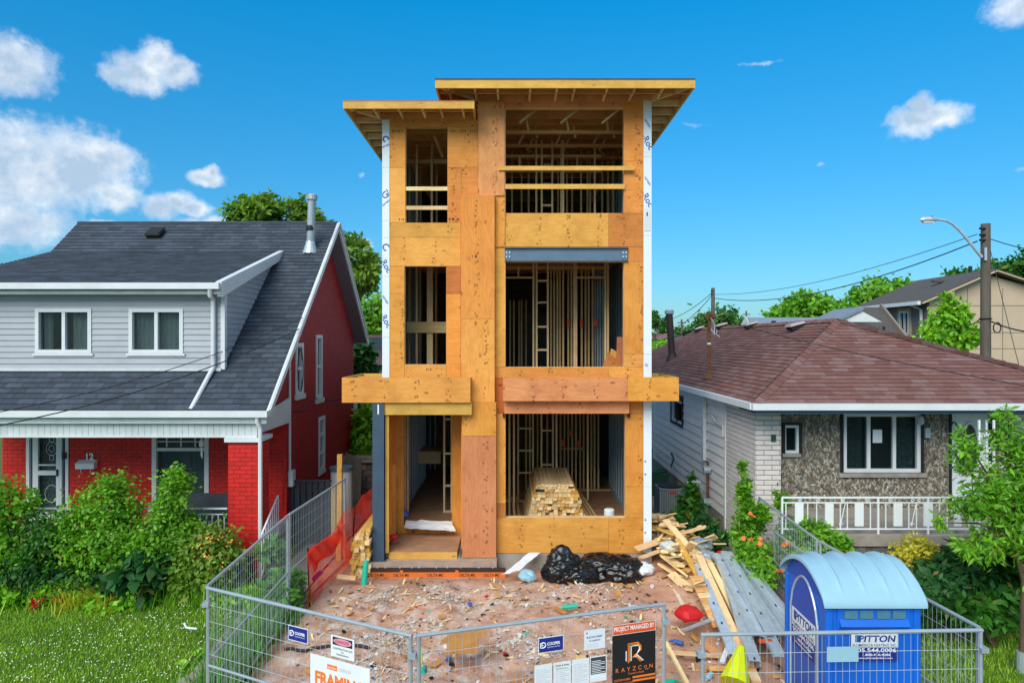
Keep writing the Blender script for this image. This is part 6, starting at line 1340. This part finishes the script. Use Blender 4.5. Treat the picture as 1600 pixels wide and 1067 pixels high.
oval = MB().add([c + U * (.125 * math.cos(k * .314)) + V * (.058 + .036 * math.sin(k * .314)) + N * .0014 for k in range(20)], [tuple(range(20))]).build('oval', mat('pink_print', hexc('e0a0b8'), .6, bump=0), s)
tx('DANGER', 'red', 0, .058, .036, .19, .02).location += N * .001; tx('CONSTRUCTION SITE', 'ink_k', 0, -.02, .022, .27, .01); tx('NO', 'ink_k', 0, -.052, .016, None, .01); tx('TRESPASSING', 'ink_k', 0, -.082, .018, .17, .01)
s, c, U, V, N, tx, rc = board(pA, 533, 1075, .82, .62, 'large white banner reading FRAMING in orange on the front left panel', name='banner', cat='banner')
tx('FRAMING', 'ink_o', .0, .07, .145, .68, .045); rc('ink_o', -.17, -.03, .19, .245); tx('hamilton', 'ink_w', -.1, .217, .03, .12).location += N * .001; tx('CARPENTRY', 'curtain', .075, .215, .042, .18)
s, c, U, V, N, tx, rc = board(pB, 927.5, 996.5, .25, .215, 'white building permit sheet at the upper left of the black project sign'); 
tx('BUILDING PERMIT', 'navy', 0, .03, .022, .19, .01); tx('23-166830 R9', 'navy', .0, -.01, .02, .13, .01); rc('navy', -.1, -.085, .07, .085, 'crest')
for k in range(3): rc('curtain', -.1, .04, -.05 - .018 * k, -.046 - .018 * k, 'print_line', .0008)
def sheetp(x, y, w, h, lb, dark=False, head=None):
    s, c, U, V, N, tx, rc = board(pB, x, y, w, h, lb, name='notice', cat='notice')
    if dark: rc('gate', -w * .45, w * .45, -h * .2, h * .46)
    if head: tx(head, 'ink_k', .0, h * .38, .022, w * .8, .015)
    for k in range(11):
        v = h * (.3 - .065 * k); rc('curtain' if not dark else 'ink_w', -w * .4, w * (.4 if k % 3 else .15), v, v + .006, 'print_line', .0016 if dark else .0008)
    if head: rc('lf_c', -w * .38, w * .3, h * .26, h * .275, 'print_line', .001)
sheetp(847.5, 1056, .2, .28, 'white notice sheet at the lower left of the row on the front fence'); sheetp(877, 1053, .2, .3, 'notice sheet headed Health & Safety in the row on the front fence', head='Health & Safety')
sheetp(905.5, 1047, .2, .28, 'plain white notice sheet, third of the row on the front fence'); sheetp(933, 1042, .2, .28, 'dark grey and white notice next to the black project sign', True)
s, c, U, V, N, tx, rc = board(pB, 989, 1024, .535, .77, 'tall black project management sign with red heading on the front fence', m='ink_k')
rc('ink_w', -.267, .267, .27, .385); rc('orange', -.262, .262, .275, .38, 'heading', .0018); tx('PROJECT MANAGED BY', 'ink_w', 0, .328, .07, .5, .015).location += N * .002
P = lambda u, v: c + U * u + V * v + N * .004
for k, (mt, o_) in enumerate((('ink_o', 0), ('flower_yo', .018), ('ink_w', .036))):
    MB().tube([P(-.075 + o_, -.055 + o_ * .6), P(-.075 + o_, .16 - o_ * .9), P(.05 - .0 * o_, .16 - o_ * .9), P(.085 - o_ * .6, .12 - .3 * o_), P(.085 - o_ * .6, .08 + .2 * o_), P(-.02 + o_, .0)], .006, 4).build('emblem', K[mt], s)
    MB().tube([P(.0 + o_, .03 - o_ * .2), P(.075 + o_, -.055 + o_ * .2)], .006, 4).build('emblem', K[mt], s)
MB().tube([P(-.1, -.03), P(-.1, .08)], .006, 4).build('emblem', K['ink_w'], s)
for i, ch_ in enumerate('RAYZCON'): tx(ch_, 'ink_o', -.21 + .07 * i, -.125, .046 if ch_ != 'O' else .034, None, .005)
rc('ink_o', .17 - .03, .17 + .01, -.158, -.152, 'underline'); tx('Trusted to Build', 'ink_o', .02, -.175, .022, .2)
for v in (-.235, -.275): rc('ink_o', -.02, .262, v, v + .022, 'stripe')
tx('CUSTOM HOMES', 'ink_o', -.15, -.235, .024, .2, .01); tx('LUXURY ADDITIONS', 'ink_o', -.13, -.275, .02, .22); tx('RENOVATIONS', 'ink_o', -.15, -.315, .02, .2)
s, c, U, V, N, tx, rc = board(pC, 1316, 1021, .33, .155, 'pale blue reflective plate tied to the fence before the portable toilet', m='plast_l', name='plate', cat='plate', off=.01)
# ---------------------------------------------------------------- portable toilet
PT = thing('portable_toilet', (3.88, 7.9, -.25), 'blue portable toilet with pale blue arched ribbed roof', 'portable toilet')
x0, x1, y0, y1 = 3.37, 4.39, 7.32, 8.46; zb_, ze2 = -.25, 1.775
MB().box(x0 + .02, x1 - .02, y0 + .02, y1 - .02, zb_ + .1, ze2).build('cabin', K['plast_b'], PT)
MB().box(x0, x1, y0, y1, zb_, zb_ + .1).build('skid', K['black'], PT)
for x in (x0, x1 - .08):
    for y in (y0, y1 - .08): MB().box(x, x + .08, y, y + .08, zb_ + .101, ze2 - .02).build('corner_post', K['plast_b'], PT, bevel=.02)
arch = lambda t: ze2 + .02 + .3 * math.sin(math.pi * min(1, max(0, t))) ** .75
def roofshape():
    vs, fs = [], []; nx, ny = 97, 25
    for i in range(nx):
        u = i / (nx - 1); x = x0 - .04 + (x1 - x0 + .08) * u
        rib = sum(math.exp(-((u - c_) / .018) ** 2) for c_ in (.2, .43, .66, .86))
        for k in range(ny):
            v = k / (ny - 1); fade = sstep(.03, .2, v) * sstep(.97, .8, v)
            vs.append((x, y0 - .05 + (y1 - y0 + .1) * v, arch(v) + .036 * rib * fade))
    for i in range(nx - 1):
        for k in range(ny - 1): a = i * ny + k; fs.append((a, a + ny, a + ny + 1, a + 1))
    b = len(vs); rim = [i * ny for i in range(nx)] + [(nx - 1) * ny + k for k in range(1, ny)] + [i * ny + ny - 1 for i in range(nx - 2, -1, -1)] + [k for k in range(ny - 2, 0, -1)]
    for r in rim: vs.append((vs[r][0], vs[r][1], vs[r][2] - .055))
    n = len(rim)
    for i in range(n): fs.append((rim[i], b + i, b + (i + 1) % n, rim[(i + 1) % n]))
    return MB().add(vs, fs)
fixn(roofshape().build('roof', K['plast_l'], PT, smooth=True))
for sx, xx in ((-1, x0 + .019), (1, x1 - .019)):               # arched gable walls
    pts = [(xx, y0 + .03, ze2 - .01)] + [(xx, y0 + .03 + (y1 - y0 - .06) * k / 16, arch(k / 16) - .03) for k in range(17)] + [(xx, y1 - .03, ze2 - .01)]
    fixn(MB().prism(pts, (.02 * -sx, 0, 0)).build('gable_wall', K['plast_bd'], PT))
al = [(x0 + .004, y0 + .22, .2)] + [(x0 + .004, y0 + .22 + .72 * k / 14, 1.42 + .44 * math.sin(math.pi * (k / 14)) ** .6) for k in range(15)] + [(x0 + .004, y0 + .94, .2)]
fixn(MB().prism(al, (.016, 0, 0)).build('side_panel', K['plast_bd'], PT)); MB().tube(al, .014, 6).build('panel_seam', K['zinc'], PT)
MB().box(x0 + .12, x1 - .12, y0 + .0, y0 + .019, 1.5, 1.74).build('vent_panel', K['plast_b'], PT, bevel=.012)
for i in range(4):
    xx = x0 + .19 + i * .165 + (.02 if i > 1 else 0); MB().box(xx, xx + .14, y0 - .012, y0 - .001, 1.615, 1.7).build('vent_grille', K['plast_t'], PT)
MB().prism([(x0 + .14, y0 - .001, 1.605), (x0 + .14, y0 - .045, 1.54), (x0 + .14, y0 - .001, 1.51)], (x1 - x0 - .28, 0, 0)).build('vent_ledge', K['plast_b'], PT)
fixn(MB().prism([(x0 + .12, y0 + .018, 1.47), (x0 + .2, y0 + .018, 1.44), (x1 - .2, y0 + .018, 1.44), (x1 - .12, y0 + .018, 1.47)], (0, -.012, 0)).build('moulding', K['plast_b'], PT))
for z in (.55, .1): fixn(MB().prism([(x0 + .14, y0 + .018, z), (x0 + .2, y0 + .018, z + .34), (x1 - .2, y0 + .018, z + .34), (x1 - .14, y0 + .018, z)], (0, -.018, 0)).build('moulding', K['plast_b'], PT))
def pitton(Oc, U, V, w, h, th):
    U, V = Vector(U), Vector(V); N = U.cross(V); Oc = Vector(Oc)
    s = tag(MB().frame(Oc, U, V, N, -w / 2, w / 2, -.0 * h, h / 2, -th, 0).build('sign_panel', K['paper'], PT))
    lo = MB().frame(Oc, U, V, N, -w / 2, w / 2, -h / 2, -.0, -th, 0).build('sign_panel', K['navy'], PT)
    T = lambda st, m, u, v, hh, ww, f=.02, sh=0: text(st, K[m], s if v > 0 else lo, Oc + U * u + V * v + N * .0015, U, V, hh, ww, 'lettering', f, True, sh)
    MB().frame(Oc, U, V, N, -w * .42, -w * .3, h * .19, h * .45, .0002, .001).build('emblem', K['ink'], s)
    T('PITTON', 'navy', .05 * w, h * .32, h * .25, w * .8, .03, .15); T('PLUMBING & HEATING INC.', 'ink_k', 0, h * .08, h * .1, w * .94, .005)
    T('905.544.0006', 'ink_w', 0, -h * .1, h * .15, w * .92, .02); T('1.800.410.4286', 'ink_w', .02, -h * .27, h * .09, w * .6); T('www.pittonplumbing.com', 'ink_w', 0, -h * .4, h * .08, w * .75)
pitton((fX(1366, y0), y0 - .012, fZ(1010, y0)), ex, ez, .5, .29, .013)
pitton((x0 - .003, y0 + .58, 1.2), (0, -1, 0), ez, .62, .42, .005)
# ---------------------------------------------------------------- steel studs and boards on the right of the plot
def chan(a, b, w, hgt, label, seed, m='zinc', roll=0.):
    a, b = Vector(a), Vector(b); U = (b - a); L = U.length; U.normalize(); W = U.cross(Vector(ez)).normalized(); W = (W + Vector((0, 0, roll))).normalized(); N = W.cross(U)
    t = thing('steel_channel', a, label, 'steel stud', 'galvanised studs lying beside the scrap wood'); e = .002
    a = a + N * ((seed * 37 % 5) * .035); up_ = seed in (3, 5, 7); c = MB().frame(a, U, W, N, 0, L, -w / 2, w / 2, 0, e)
    for s_ in (-1, 1): c.frame(a, U, W, N, 0, L, *sorted((s_ * w / 2, s_ * (w / 2 - e))), *((e + .0001, hgt) if up_ else (-hgt, -.0001)))
    for s_ in (-1, 1): c.frame(a, U, W, N, 0, L, s_ * w / 2 - .0 if s_ < 0 else w / 2 - .012, -w / 2 + .012 if s_ < 0 else w / 2, *((hgt + .0001, hgt + e) if up_ else (-hgt - e, -hgt - .0001)))
    c.build('profile', K[m], t)
    for k in range(int(L / .6) if not up_ else 0): MB().frame(a, U, W, N, .2 + .06 * seed + k * .6, .27 + .06 * seed + k * .6, -.013, .013, e, e + .001).build('punch_hole', K['dark'], t)
cl = [((1090, 880, 12.4), (1147, 1020, 9.6), .14, 'narrow steel stud lying leftmost, next to the brown boards'), ((1122, 870, 12.7), (1186, 1000, 9.9), .22, 'broad punched steel stud on top of the pile, left one'), ((1134, 872, 12.6), (1206, 1005, 9.9), .2, 'broad punched steel stud on top of the pile, right one'), ((1146, 876, 12.5), (1222, 995, 10.1), .16, 'steel stud at the right side of the pile, lower'), ((1156, 880, 12.4), (1232, 985, 10.2), .14, 'steel stud near the right fence, second from the outside'), ((1164, 882, 12.3), (1240, 975, 10.3), .12, 'outermost steel stud along the right fence'), ((1128, 885, 12.4), (1180, 1040, 9.4), .16, 'steel stud sticking out lowest at the front of the pile'), ((1140, 888, 12.2), (1215, 1040, 9.5), .16, 'steel stud under the broad ones, front right')]
for i, ((xa, ya, da), (xb_, yb_, db), w, lb) in enumerate(cl): chan(PX(xa, ya, da), PX(xb_, yb_, db), w, .07, lb, i, roll=(-.1, .15, .05, -.1, .1, .2, 0, 0)[i])
o = MB().beam(PX(1186, 1001, 9.85), PX(1206, 1001, 9.85), .05, .04).build('orange_end_cap', K['orange']); tag(o, 'orange end cap at the front of the broad steel studs', 'end cap')
for (a, b, w, h, m, lb) in ((PX(1092, 868, 12.6), PX(1182, 1065, 9.3), .13, .045, 'lum_y', 'long pale board lying left of the broad steel studs'), (PX(1108, 878, 12.5), PX(1176, 1010, 10.1), .11, .045, 'lum_y', 'shorter pale board between the long board and the steel studs'),
                            (PX(1040, 812, 13.7), PX(1118, 905, 12.3), .14, .04, 'lum_y', 'long thick board sloping down the front of the scrap wood heap'), (PX(1058, 842, 13.2), PX(1132, 975, 11.0), .1, .04, 'yl_y', 'longest board running from the scrap heap towards the red bag'), (PX(1072, 848, 13.2), PX(1150, 940, 11.6), .09, .04, 'lum_y', 'pale board slipping from the scrap heap onto the steel studs'),
                            (PX(1040, 1003, 9.6), PX(1078, 1075, 8.9), .05, .04, 'lum_y', 'long stick slanting to the ground right of the black project sign'), (PX(1042, 1018, 9.9), PX(1135, 1025, 9.9), .06, .04, 'old_x', 'brown lath lying across the dirt behind the gap in the fence'),
                            (PX(1100, 1005, 10.2), PX(1165, 1055, 9.6), .14, .03, 'br_x', 'reddish plank end under the pale board'), (PX(1108, 1043, 9.6), PX(1180, 1045, 9.5), .08, .04, 'br_x', 'brown plank behind the lime cone'), (PX(1052, 920, 11.4), PX(1085, 968, 10.8), .03, .02, 'lum_y', 'thin stick above the red bag'),
                            (PX(1058, 928, 11.3), PX(1072, 955, 11.0), .05, .02, 'whited', 'white strip of trim beside the red bag'), (PX(1065, 985, 10.4), PX(1110, 968, 10.6), .05, .03, 'zinc', 'short bent metal strip right of the red bag'), (PX(1140, 1005, 9.9), PX(1128, 1035, 9.6), .07, .03, 'whited', 'pale strip pointing down beside the lime cone')):
    o = MB().beam(a, b, w, h).build('loose_board', K[m]); tag(o, lb, 'board')
ld = thing('plank_stack', PX(1100, 960, 10.8), 'short stack of brown boards leaning left of the narrow steel stud', 'board stack')
for i in range(9): MB().beam(PX(1078 + i * 4.2, 903 + i * 9, 11.7 - .14 * i), PX(1098 + i * 3.6, 902 + i * 9, 11.7 - .14 * i), .13, .04).build('board', K['lum_x' if i % 2 else 'br_x'], ld)
# scrap wood heap
rr = random.Random(12); sc = {}
for i in range(120):
    t = rr.random(); x = 2.96 + abs(rr.gauss(0, .52)); y = rr.uniform(12.1, 14.8) - .25 * (x - 3); hz = max(0, .8 * math.exp(-((x - 3.0) / .75) ** 2) * min(1, max(.1, (y - 12.0) / 1.7))) 
    z = gdirt(x, y) * .6 + .03 + hz * rr.uniform(.45, 1.0); L_ = rr.choice((.25, .4, .6, .9, 1.2, 1.6)); w, h = rr.choice(((.09, .04), (.09, .04), (.14, .04), (.18, .015), (.05, .025)))
    k = (L_, w, rr.choice(('lum_x', 'lum_x', 'old_x', 'yl_x', 'plank')))
    if k not in sc: sc[k] = MB().box(-L_ / 2, L_ / 2, -w / 2, w / 2, -h / 2, h / 2).mesh('offcut', K['lum_x' if k[2] == 'plank' else k[2]])
    o = obj('scrap_board', sc[k], None, (min(x, 4.5), y, z), (rr.gauss(0, .3), rr.gauss(.12, .2), rr.choice((2.1, 2.0, 2.3, 1.8, .6, 1.2)) + rr.gauss(0, .3))); tag(o, 'sawn offcut in the heap of scrap wood beside the right corner of the new house', 'offcut', 'offcuts of the scrap wood heap')
for (x, y, d_, m, lb, s_) in ((1046, 853, 13.1, 'whited', 'white crumpled sheet in the scrap wood heap', .16), (1098, 850, 13.4, 'zincd', 'grey plastic sack on the right shoulder of the scrap wood heap', .2), (1103, 868, 13.0, 'zincd', 'grey plastic sack below the other grey sack on the scrap heap', .17), (1128, 866, 12.8, 'red', 'red cloth at the upper end of the steel studs', .11), (1076, 958, 10.7, 'red', 'bright red bag on the dirt right of the front fence', .2), (615, 838, 13.9, 'red', 'red ball-shaped bag on the porch deck', .09), (1005, 888, 12.9, 'paper', 'pale grey plastic sheet right of the black garbage bags', .2), (824, 899, 12.8, 'plast_l', 'clear blue plastic bag left of the black garbage bags', .17), (1178, 868, 12.2, 'flower_yo', 'yellow wrapper on the steel studs near the vine', .07)):
    p = PX(x, y, d_); v, f = [], []
    for i in range(9):
        for k in range(14):
            th, ph = math.pi * i / 8, 2 * math.pi * k / 14; q = Vector((math.sin(th) * math.cos(ph), math.sin(th) * math.sin(ph), .55 * math.cos(th))); n_ = 1 + .35 * noise.noise(q * 2.3 + p) + .2 * abs(noise.noise(q * 6 + p)); v.append(p + q * s_ * n_)
    for i in range(8):
        for k in range(14): f.append((i * 14 + k, (i + 1) * 14 + k, (i + 1) * 14 + (k + 1) % 14, i * 14 + (k + 1) % 14))
    o = MB().add(v, f).build('crumpled_bag' if 'ball' not in lb else 'red_bag', K[m]); fixn(o); tag(o, lb, 'plastic sheet' if m in ('paper', 'whited') else 'bag')
# black garbage bags
import bmesh
for (x, y, d_, s, sc_, lb) in ((880, 888, 13.0, 1, (.36, .3, .26), 'black garbage bag with a tied top, leftmost of the heap'), (932, 888, 13.05, 2, (.42, .32, .22), 'black garbage bag in the middle of the heap, broad and flat'), (975, 890, 12.9, 3, (.34, .3, .24), 'black garbage bag at the right end of the heap'), (905, 897, 12.7, 4, (.3, .22, .15), 'small black garbage bag lying in front of the others')):
    p = PX(x, y, d_); bm = bmesh.new(); bmesh.ops.create_icosphere(bm, subdivisions=5, radius=1)
    for v in bm.verts:
        c_ = v.co.copy(); q = c_ * 1.0 + Vector((s * 7, 0, 0)); n_ = 1 + .3 * noise.noise(q * 1.3) + .16 * (1 - abs(noise.noise(q * 2.6)) * 2) + .1 * (1 - 2 * abs(noise.noise(q * 5)))
        if s == 1 and c_.z > .55: n_ += (c_.z - .55) * 1.5 * math.exp(-(c_.x ** 2 + c_.y ** 2) * 5)
        v.co = Vector((c_.x * sc_[0], c_.y * sc_[1], max(c_.z, -.75) * sc_[2])) * n_
    me = bpy.data.meshes.new('bag'); bm.to_mesh(me); bm.free(); me.materials.append(K['bag']); me.shade_smooth(); o = obj('garbage_bag', me, None, p); tag(o, lb, 'garbage bag', 'black garbage bags before the new house')
    
# flat sheets and small named litter
def rag(pts, m, lb, cat='sheet', name='plastic_sheet', bump=.02, seed=0, n=10):
    a, b, c_, e = [Vector(p) for p in pts]; v = []; f = []
    for i in range(n):
        for k in range(n):
            s, t = i / (n - 1), k / (n - 1); p = a.lerp(b, s).lerp(e.lerp(c_, s), t); q = p * 5 + Vector((seed, 0, 0)); v.append(p + Vector((.02 * noise.noise(q + Vector((9, 0, 0))), .03 * noise.noise(q), bump * (1 + noise.noise(q * 1.7)))))
    for i in range(n - 1):
        for k in range(n - 1): f.append((i * n + k, (i + 1) * n + k, (i + 1) * n + k + 1, i * n + k + 1))
    o = MB().add(v, f).build(name, K[m]); so = o.modifiers.new('thickness', 'SOLIDIFY'); so.thickness = .004; tag(o, lb, cat); return o
rag((PX(784, 901, 12.75), PX(812, 893, 12.9), PX(845, 865, 13.55), PX(826, 866, 13.55)), 'paper', 'pale blue plastic sheet draped from the foundation left of the garbage bags', bump=.03)
rag((PX(632, 827, 14.5), PX(712, 832, 14.4), PX(706, 816, 14.75), PX(634, 815, 14.75)), 'paper', 'white cut-out paper sheet lying across the door step', bump=.03, seed=4, cat='paper')
b_ = PX(632, 808, 14.9); o = fixn(MB().lathe([(.02, 0), (.1, .03), (.09, .12), (.03, .17)], b_, 9).build('blue_bag', K['ink'])); tag(o, 'crumpled blue bag just inside the door opening', 'bag')
bx = thing('cardboard_box', PX(725, 1005, 9.7), 'squashed brown cardboard box lying on the dirt behind the middle fence post', 'box'); p = PX(725, 1003, 9.7)
MB().add([p + Vector(q) for q in ((-.25, -.15, -.1), (.2, -.12, -.1), (.2, .15, -.1), (-.25, .15, -.1), (-.22, -.13, .06), (.22, -.13, .1), (.2, .15, .12), (-.2, .14, .07))], [(3, 2, 1, 0), (4, 5, 6, 7), (0, 1, 5, 4), (1, 2, 6, 5), (2, 3, 7, 6), (3, 0, 4, 7)]).build('body', K['card'], bx); MB().add([p + Vector(q) for q in ((.2, -.13, .1), (.34, -.1, .14), (.3, .15, .13), (.2, .15, .12))], [(0, 1, 2, 3)]).build('flap', K['card'], bx)
MB().add([p + Vector(q) for q in ((-.22, -.13, .062), (-.34, -.1, .0), (-.3, .14, .0), (-.2, .14, .072))], [(0, 1, 2, 3)]).build('flap', K['card'], bx)
o = MB().tube([PX(568, 918, 12.6), PX(572, 875, 12.75)], .055, 12).build('teal_pipe', K['teal']); tag(o, 'upright teal plastic pipe at the left front corner of the new house', 'pipe')
o = MB().tube([PX(878, 948, 11.2), PX(902, 946, 11.2)], .035, 10).build('teal_tube', K['teal']); tag(o, 'teal tube lying on the dirt in the middle of the plot', 'tube')
o = MB().beam(PX(866, 948, 11.3), PX(885, 958, 11.1), .08, .015).build('card_scrap', K['card']); tag(o, 'brown card strip beside the teal tube', 'card')
cn = MB().tube([PX(1148, 1067, 8.9) , PX(1158, 1010, 9.2)], [.2, .05], 10).build('lime_cone', K['lime']); tag(cn, 'tilted lime yellow cone behind the gap in the front fence', 'cone')
o = MB().tube([PX(657, 1036, 9.2), PX(656, 1010, 9.3)], .03, 8).build('lime_strip', K['lime']); tag(o, 'lime yellow strip seen behind the middle fence post', 'strip')
o = MB().box(*[PX(908, 980, 10).x + q for q in (-.07, .08)], 9.95, 10.1, gdirt(1.0, 10) , gdirt(1, 10) + .1).build('wood_block', K['lum_x']); tag(o, 'small pale wood block above the building permit sheet', 'block')
# litter: too many bits to count
def litter(name, m, n, xr, yr, size, lb, seed, flat=.3, dens=None, thick=False, elong=1.0):
    r = np.random.default_rng(seed); v = []; f = []
    while len(f) < n:
        x, y = r.uniform(*xr), r.uniform(*yr)
        if dens and r.random() > dens(x, y): continue
        z = gdirt(x, y) + .004; s = size * r.uniform(.4, 1.4) ** 1.5; a = r.uniform(0, 6.28); k = 5; b = len(v); nx, ny = r.normal(0, flat, 2)
        for i in range(k):
            an = 6.283 * i / k; rr_ = s * r.uniform(.5, 1); px_, py_ = rr_ * math.cos(an) * elong, rr_ * math.sin(an) / elong
            qx, qy = px_ * math.cos(a) - py_ * math.sin(a), px_ * math.sin(a) + py_ * math.cos(a); v.append((x + qx, y + qy, z + s * .3 + nx * qx + ny * qy + r.uniform(-.2, .2) * s))
        f.append(tuple(range(b, b + k)))
    o = MB().add(v, f).build(name, K[m], None); tag(o, lb, 'litter', kind='stuff')
dn = lambda x, y: (.06 + .94 * sstep(-.05, .25, noise.noise((x * .9, y * 1.2, 4)))) * (1 if y < 12.4 else .3) * (1 if x < 1.6 else .5)
litter('paper_scraps', 'scrap_w', 850, (-3.0, 3.2), (8.9, 12.7), .034, 'white paper and plaster scraps strewn over the dirt plot', 1, dens=dn)
litter('paper_crumbs', 'scrap_w', 7000, (-3.0, 2.4), (8.9, 12.5), .013, 'fine pale crumbs of plaster strewn over the dirt plot', 2, dens=dn)
litter('wood_chips', 'lum_x', 300, (-3.2, 4.4), (8.9, 13), .045, 'wood chips and slivers strewn over the dirt plot', 3, elong=2.2)
litter('brown_chips', 'old_x', 260, (-3.2, 4.4), (8.9, 13), .04, 'dark brown splinters strewn over the dirt plot', 4, elong=2.0)
litter('stones', 'stonec', 420, (-3.4, 4.6), (8.9, 13.2), .03, 'small stones and clods lying on the dirt plot', 5, flat=.6)
litter('card_scraps', 'card', 110, (-3, 4), (8.9, 12.6), .07, 'brown card scraps strewn over the dirt plot', 6)
litter('blue_scraps', 'ink', 26, (-2, 4), (8.9, 12), .045, 'blue plastic scraps strewn over the dirt plot', 7); litter('green_scraps', 'teal', 18, (-2.6, 4), (8.9, 12), .045, 'green plastic scraps strewn over the dirt plot', 8); litter('black_scraps', 'black', 110, (-3, 4), (8.9, 12.8), .045, 'black scraps strewn over the dirt plot', 9)
litter('yellow_scraps', 'flower_yo', 20, (-3, 4), (8.9, 12), .045, 'yellow scraps strewn over the dirt plot', 10); litter('red_scraps', 'red', 10, (-2, 4), (8.9, 12), .035, 'red scraps strewn over the dirt plot', 11)
for i, (x, y, d_, m, lb) in enumerate(((990, 943, 11.4, 'plast_l', 'pale blue bottle on the dirt near the top of the front fence'), (998, 958, 11, 'plast_l', 'pale blue bottle just behind the front fence rail'), (1058, 982, 10.4, 'ink', 'dark blue bottle below the red bag'), (895, 991, 9.9, 'lf_c', 'bright green bottle left of the building permit sheet'), (907, 1020, 9.6, 'ink', 'blue bottle under the building permit sheet'), (1047, 1047, 9.3, 'teal', 'green bottle at the right of the project sign'), (662, 1010, 9.7, 'teal', 'green bottle right behind the middle fence post'), (718, 1064, 9.1, 'ink', 'blue crushed can at the bottom of the dirt plot'), (1108, 1032, 9.4, 'plast_l', 'clear bottle beside the brown plank near the fence gap'))):
    p = PX(x, y, d_); p.z = gdirt(p.x, p.y) + .04; a = i * 1.3; U = Vector((math.cos(a), math.sin(a), 0)); o = MB().tube([p - U * .09, p + U * .05, p + U * .08, p + U * .12], [.035, .035, .014, .014], 8).build('bottle', K[m]); tag(o, lb, 'bottle')
hose = [PX(445 + i * 11, 998 + 3 * math.sin(i * .9), 10.3 - .02 * i) for i in range(13)]
for q in hose: q.z = gdirt(q.x, q.y) + .03
o = MB().tube(hose, .022, 6).build('black_hose', K['black']); tag(o, 'black hose end lying on the dirt above the danger sign', 'hose')
def slabstone(pts, lb, z=.06):
    P = [PX(x, y, (H + .2 - z) * F / (y - 533.5)) for x, y in pts]; o = fixn(MB().prism([Vector((p.x, p.y, gbase(p.x, p.y) - .05)) for p in P], (0, 0, .05 + z + .03)).build('stone_slab', K['conc'])); tag(o, lb, 'slab')
slabstone(((352, 1012), (386, 1004), (384, 1012), (365, 1022)), 'flat stone slab in the weeds behind the left fence panel'); slabstone(((330, 1030), (360, 1018), (352, 1035), (335, 1048)), 'broken stone slab at the left fence corner'); slabstone(((280, 1060), (318, 1045), (325, 1062), (300, 1078)), 'broken paving slab at the edge of the left lawn')
o = MB().tube([PX(288, 973, 10.9), PX(291, 980, 10.85), PX(308, 982, 10.8)], .018, 6).build('white_strip', K['white']); tag(o, 'bent white strip lying on the left lawn', 'strip')
# lumber stack at the left flank of the new house
rr = random.Random(21); bd = {}
for k in range(13):
    for j in range(4):
        if k > 8 and j < (k - 8): continue
        w, h = .085, .075; x = -3.08 + j * .092 + .02 * (k % 3) + rr.uniform(-.012, .012); y = 13.15 + rr.uniform(-.1, .12)
        m = bd.setdefault(rr.randrange(3), None); key = rr.choice(('lum_y', 'yl_y', 'old_y')); me = bd.get(key) or MB().box(-w / 2, w / 2, 0, 2.2, 0, h).mesh('board', K[key]); bd[key] = me
        o = obj('lumber_board', me, None, (x, y, .05 + k * .079), (0, 0, rr.uniform(-.02, .02))); tag(o, 'sawn board in the outdoor lumber stack behind the teal pipe', 'board', 'boards of the lumber stack outdoors')
o = MB().beam(PX(527, 900, 12.7), PX(556, 903, 12.7), .1, .05).build('loose_board', K['lum_x']); tag(o, 'short board lying on the dirt left of the teal pipe', 'board')
# orange safety net
def netgrid(nu, nv, fn, r):
    m = MB()
    for i in range(nu + 1): m.tube([fn(i / nu, k / 14) for k in range(15)], r, 3, False)
    for k in range(nv + 1): m.tube([fn(i / 40, k / nv) for i in range(41)], r, 3, False)
    return m
def netf(s, t, fold=0.):
    x = -3.52 + .35 * s + .05 * math.sin(s * 19 + t * 3) ; y = 11.7 + 4.9 * s; g = .02 + .02 * s
    top = .95 + .28 * s - .03 * math.sin(s * 7) ; return Vector((x + .03 * t * math.sin(s * 9) + fold, y, g + (top - g) * t + .03 * math.sin(s * 31) * t))
nt_ = thing('safety_net', (-3.4, 13.5, 0), 'orange plastic safety net stretched along the left side of the plot', 'net')
tag(netgrid(84, 18, netf, .0042).build('netting', K['net'], nt_), kind='stuff')
tag(netgrid(40, 16, lambda s, t: netf(s * .3, .6 + .4 * t + .03 * math.sin(s * 14), .05 + .04 * math.sin(t * 6 + s * 11)) + Vector((0, -.05, .02)), .0065).build('folded_netting', K['net'], nt_), kind='stuff')
for s in (.02, .55, .98): MB().tube([netf(s, 0) - Vector((0, 0, .1)), netf(s, 1.05)], .015, 6).build('stake', K['black'], nt_)
o = MB().beam(PX(489, 905, 11.9), PX(502, 893, 12.1), .06, .05).build('magenta_wrapper', mat('magenta', hexc('b01868'), .5)); tag(o, 'magenta wrapper caught behind the orange net', 'wrapper')
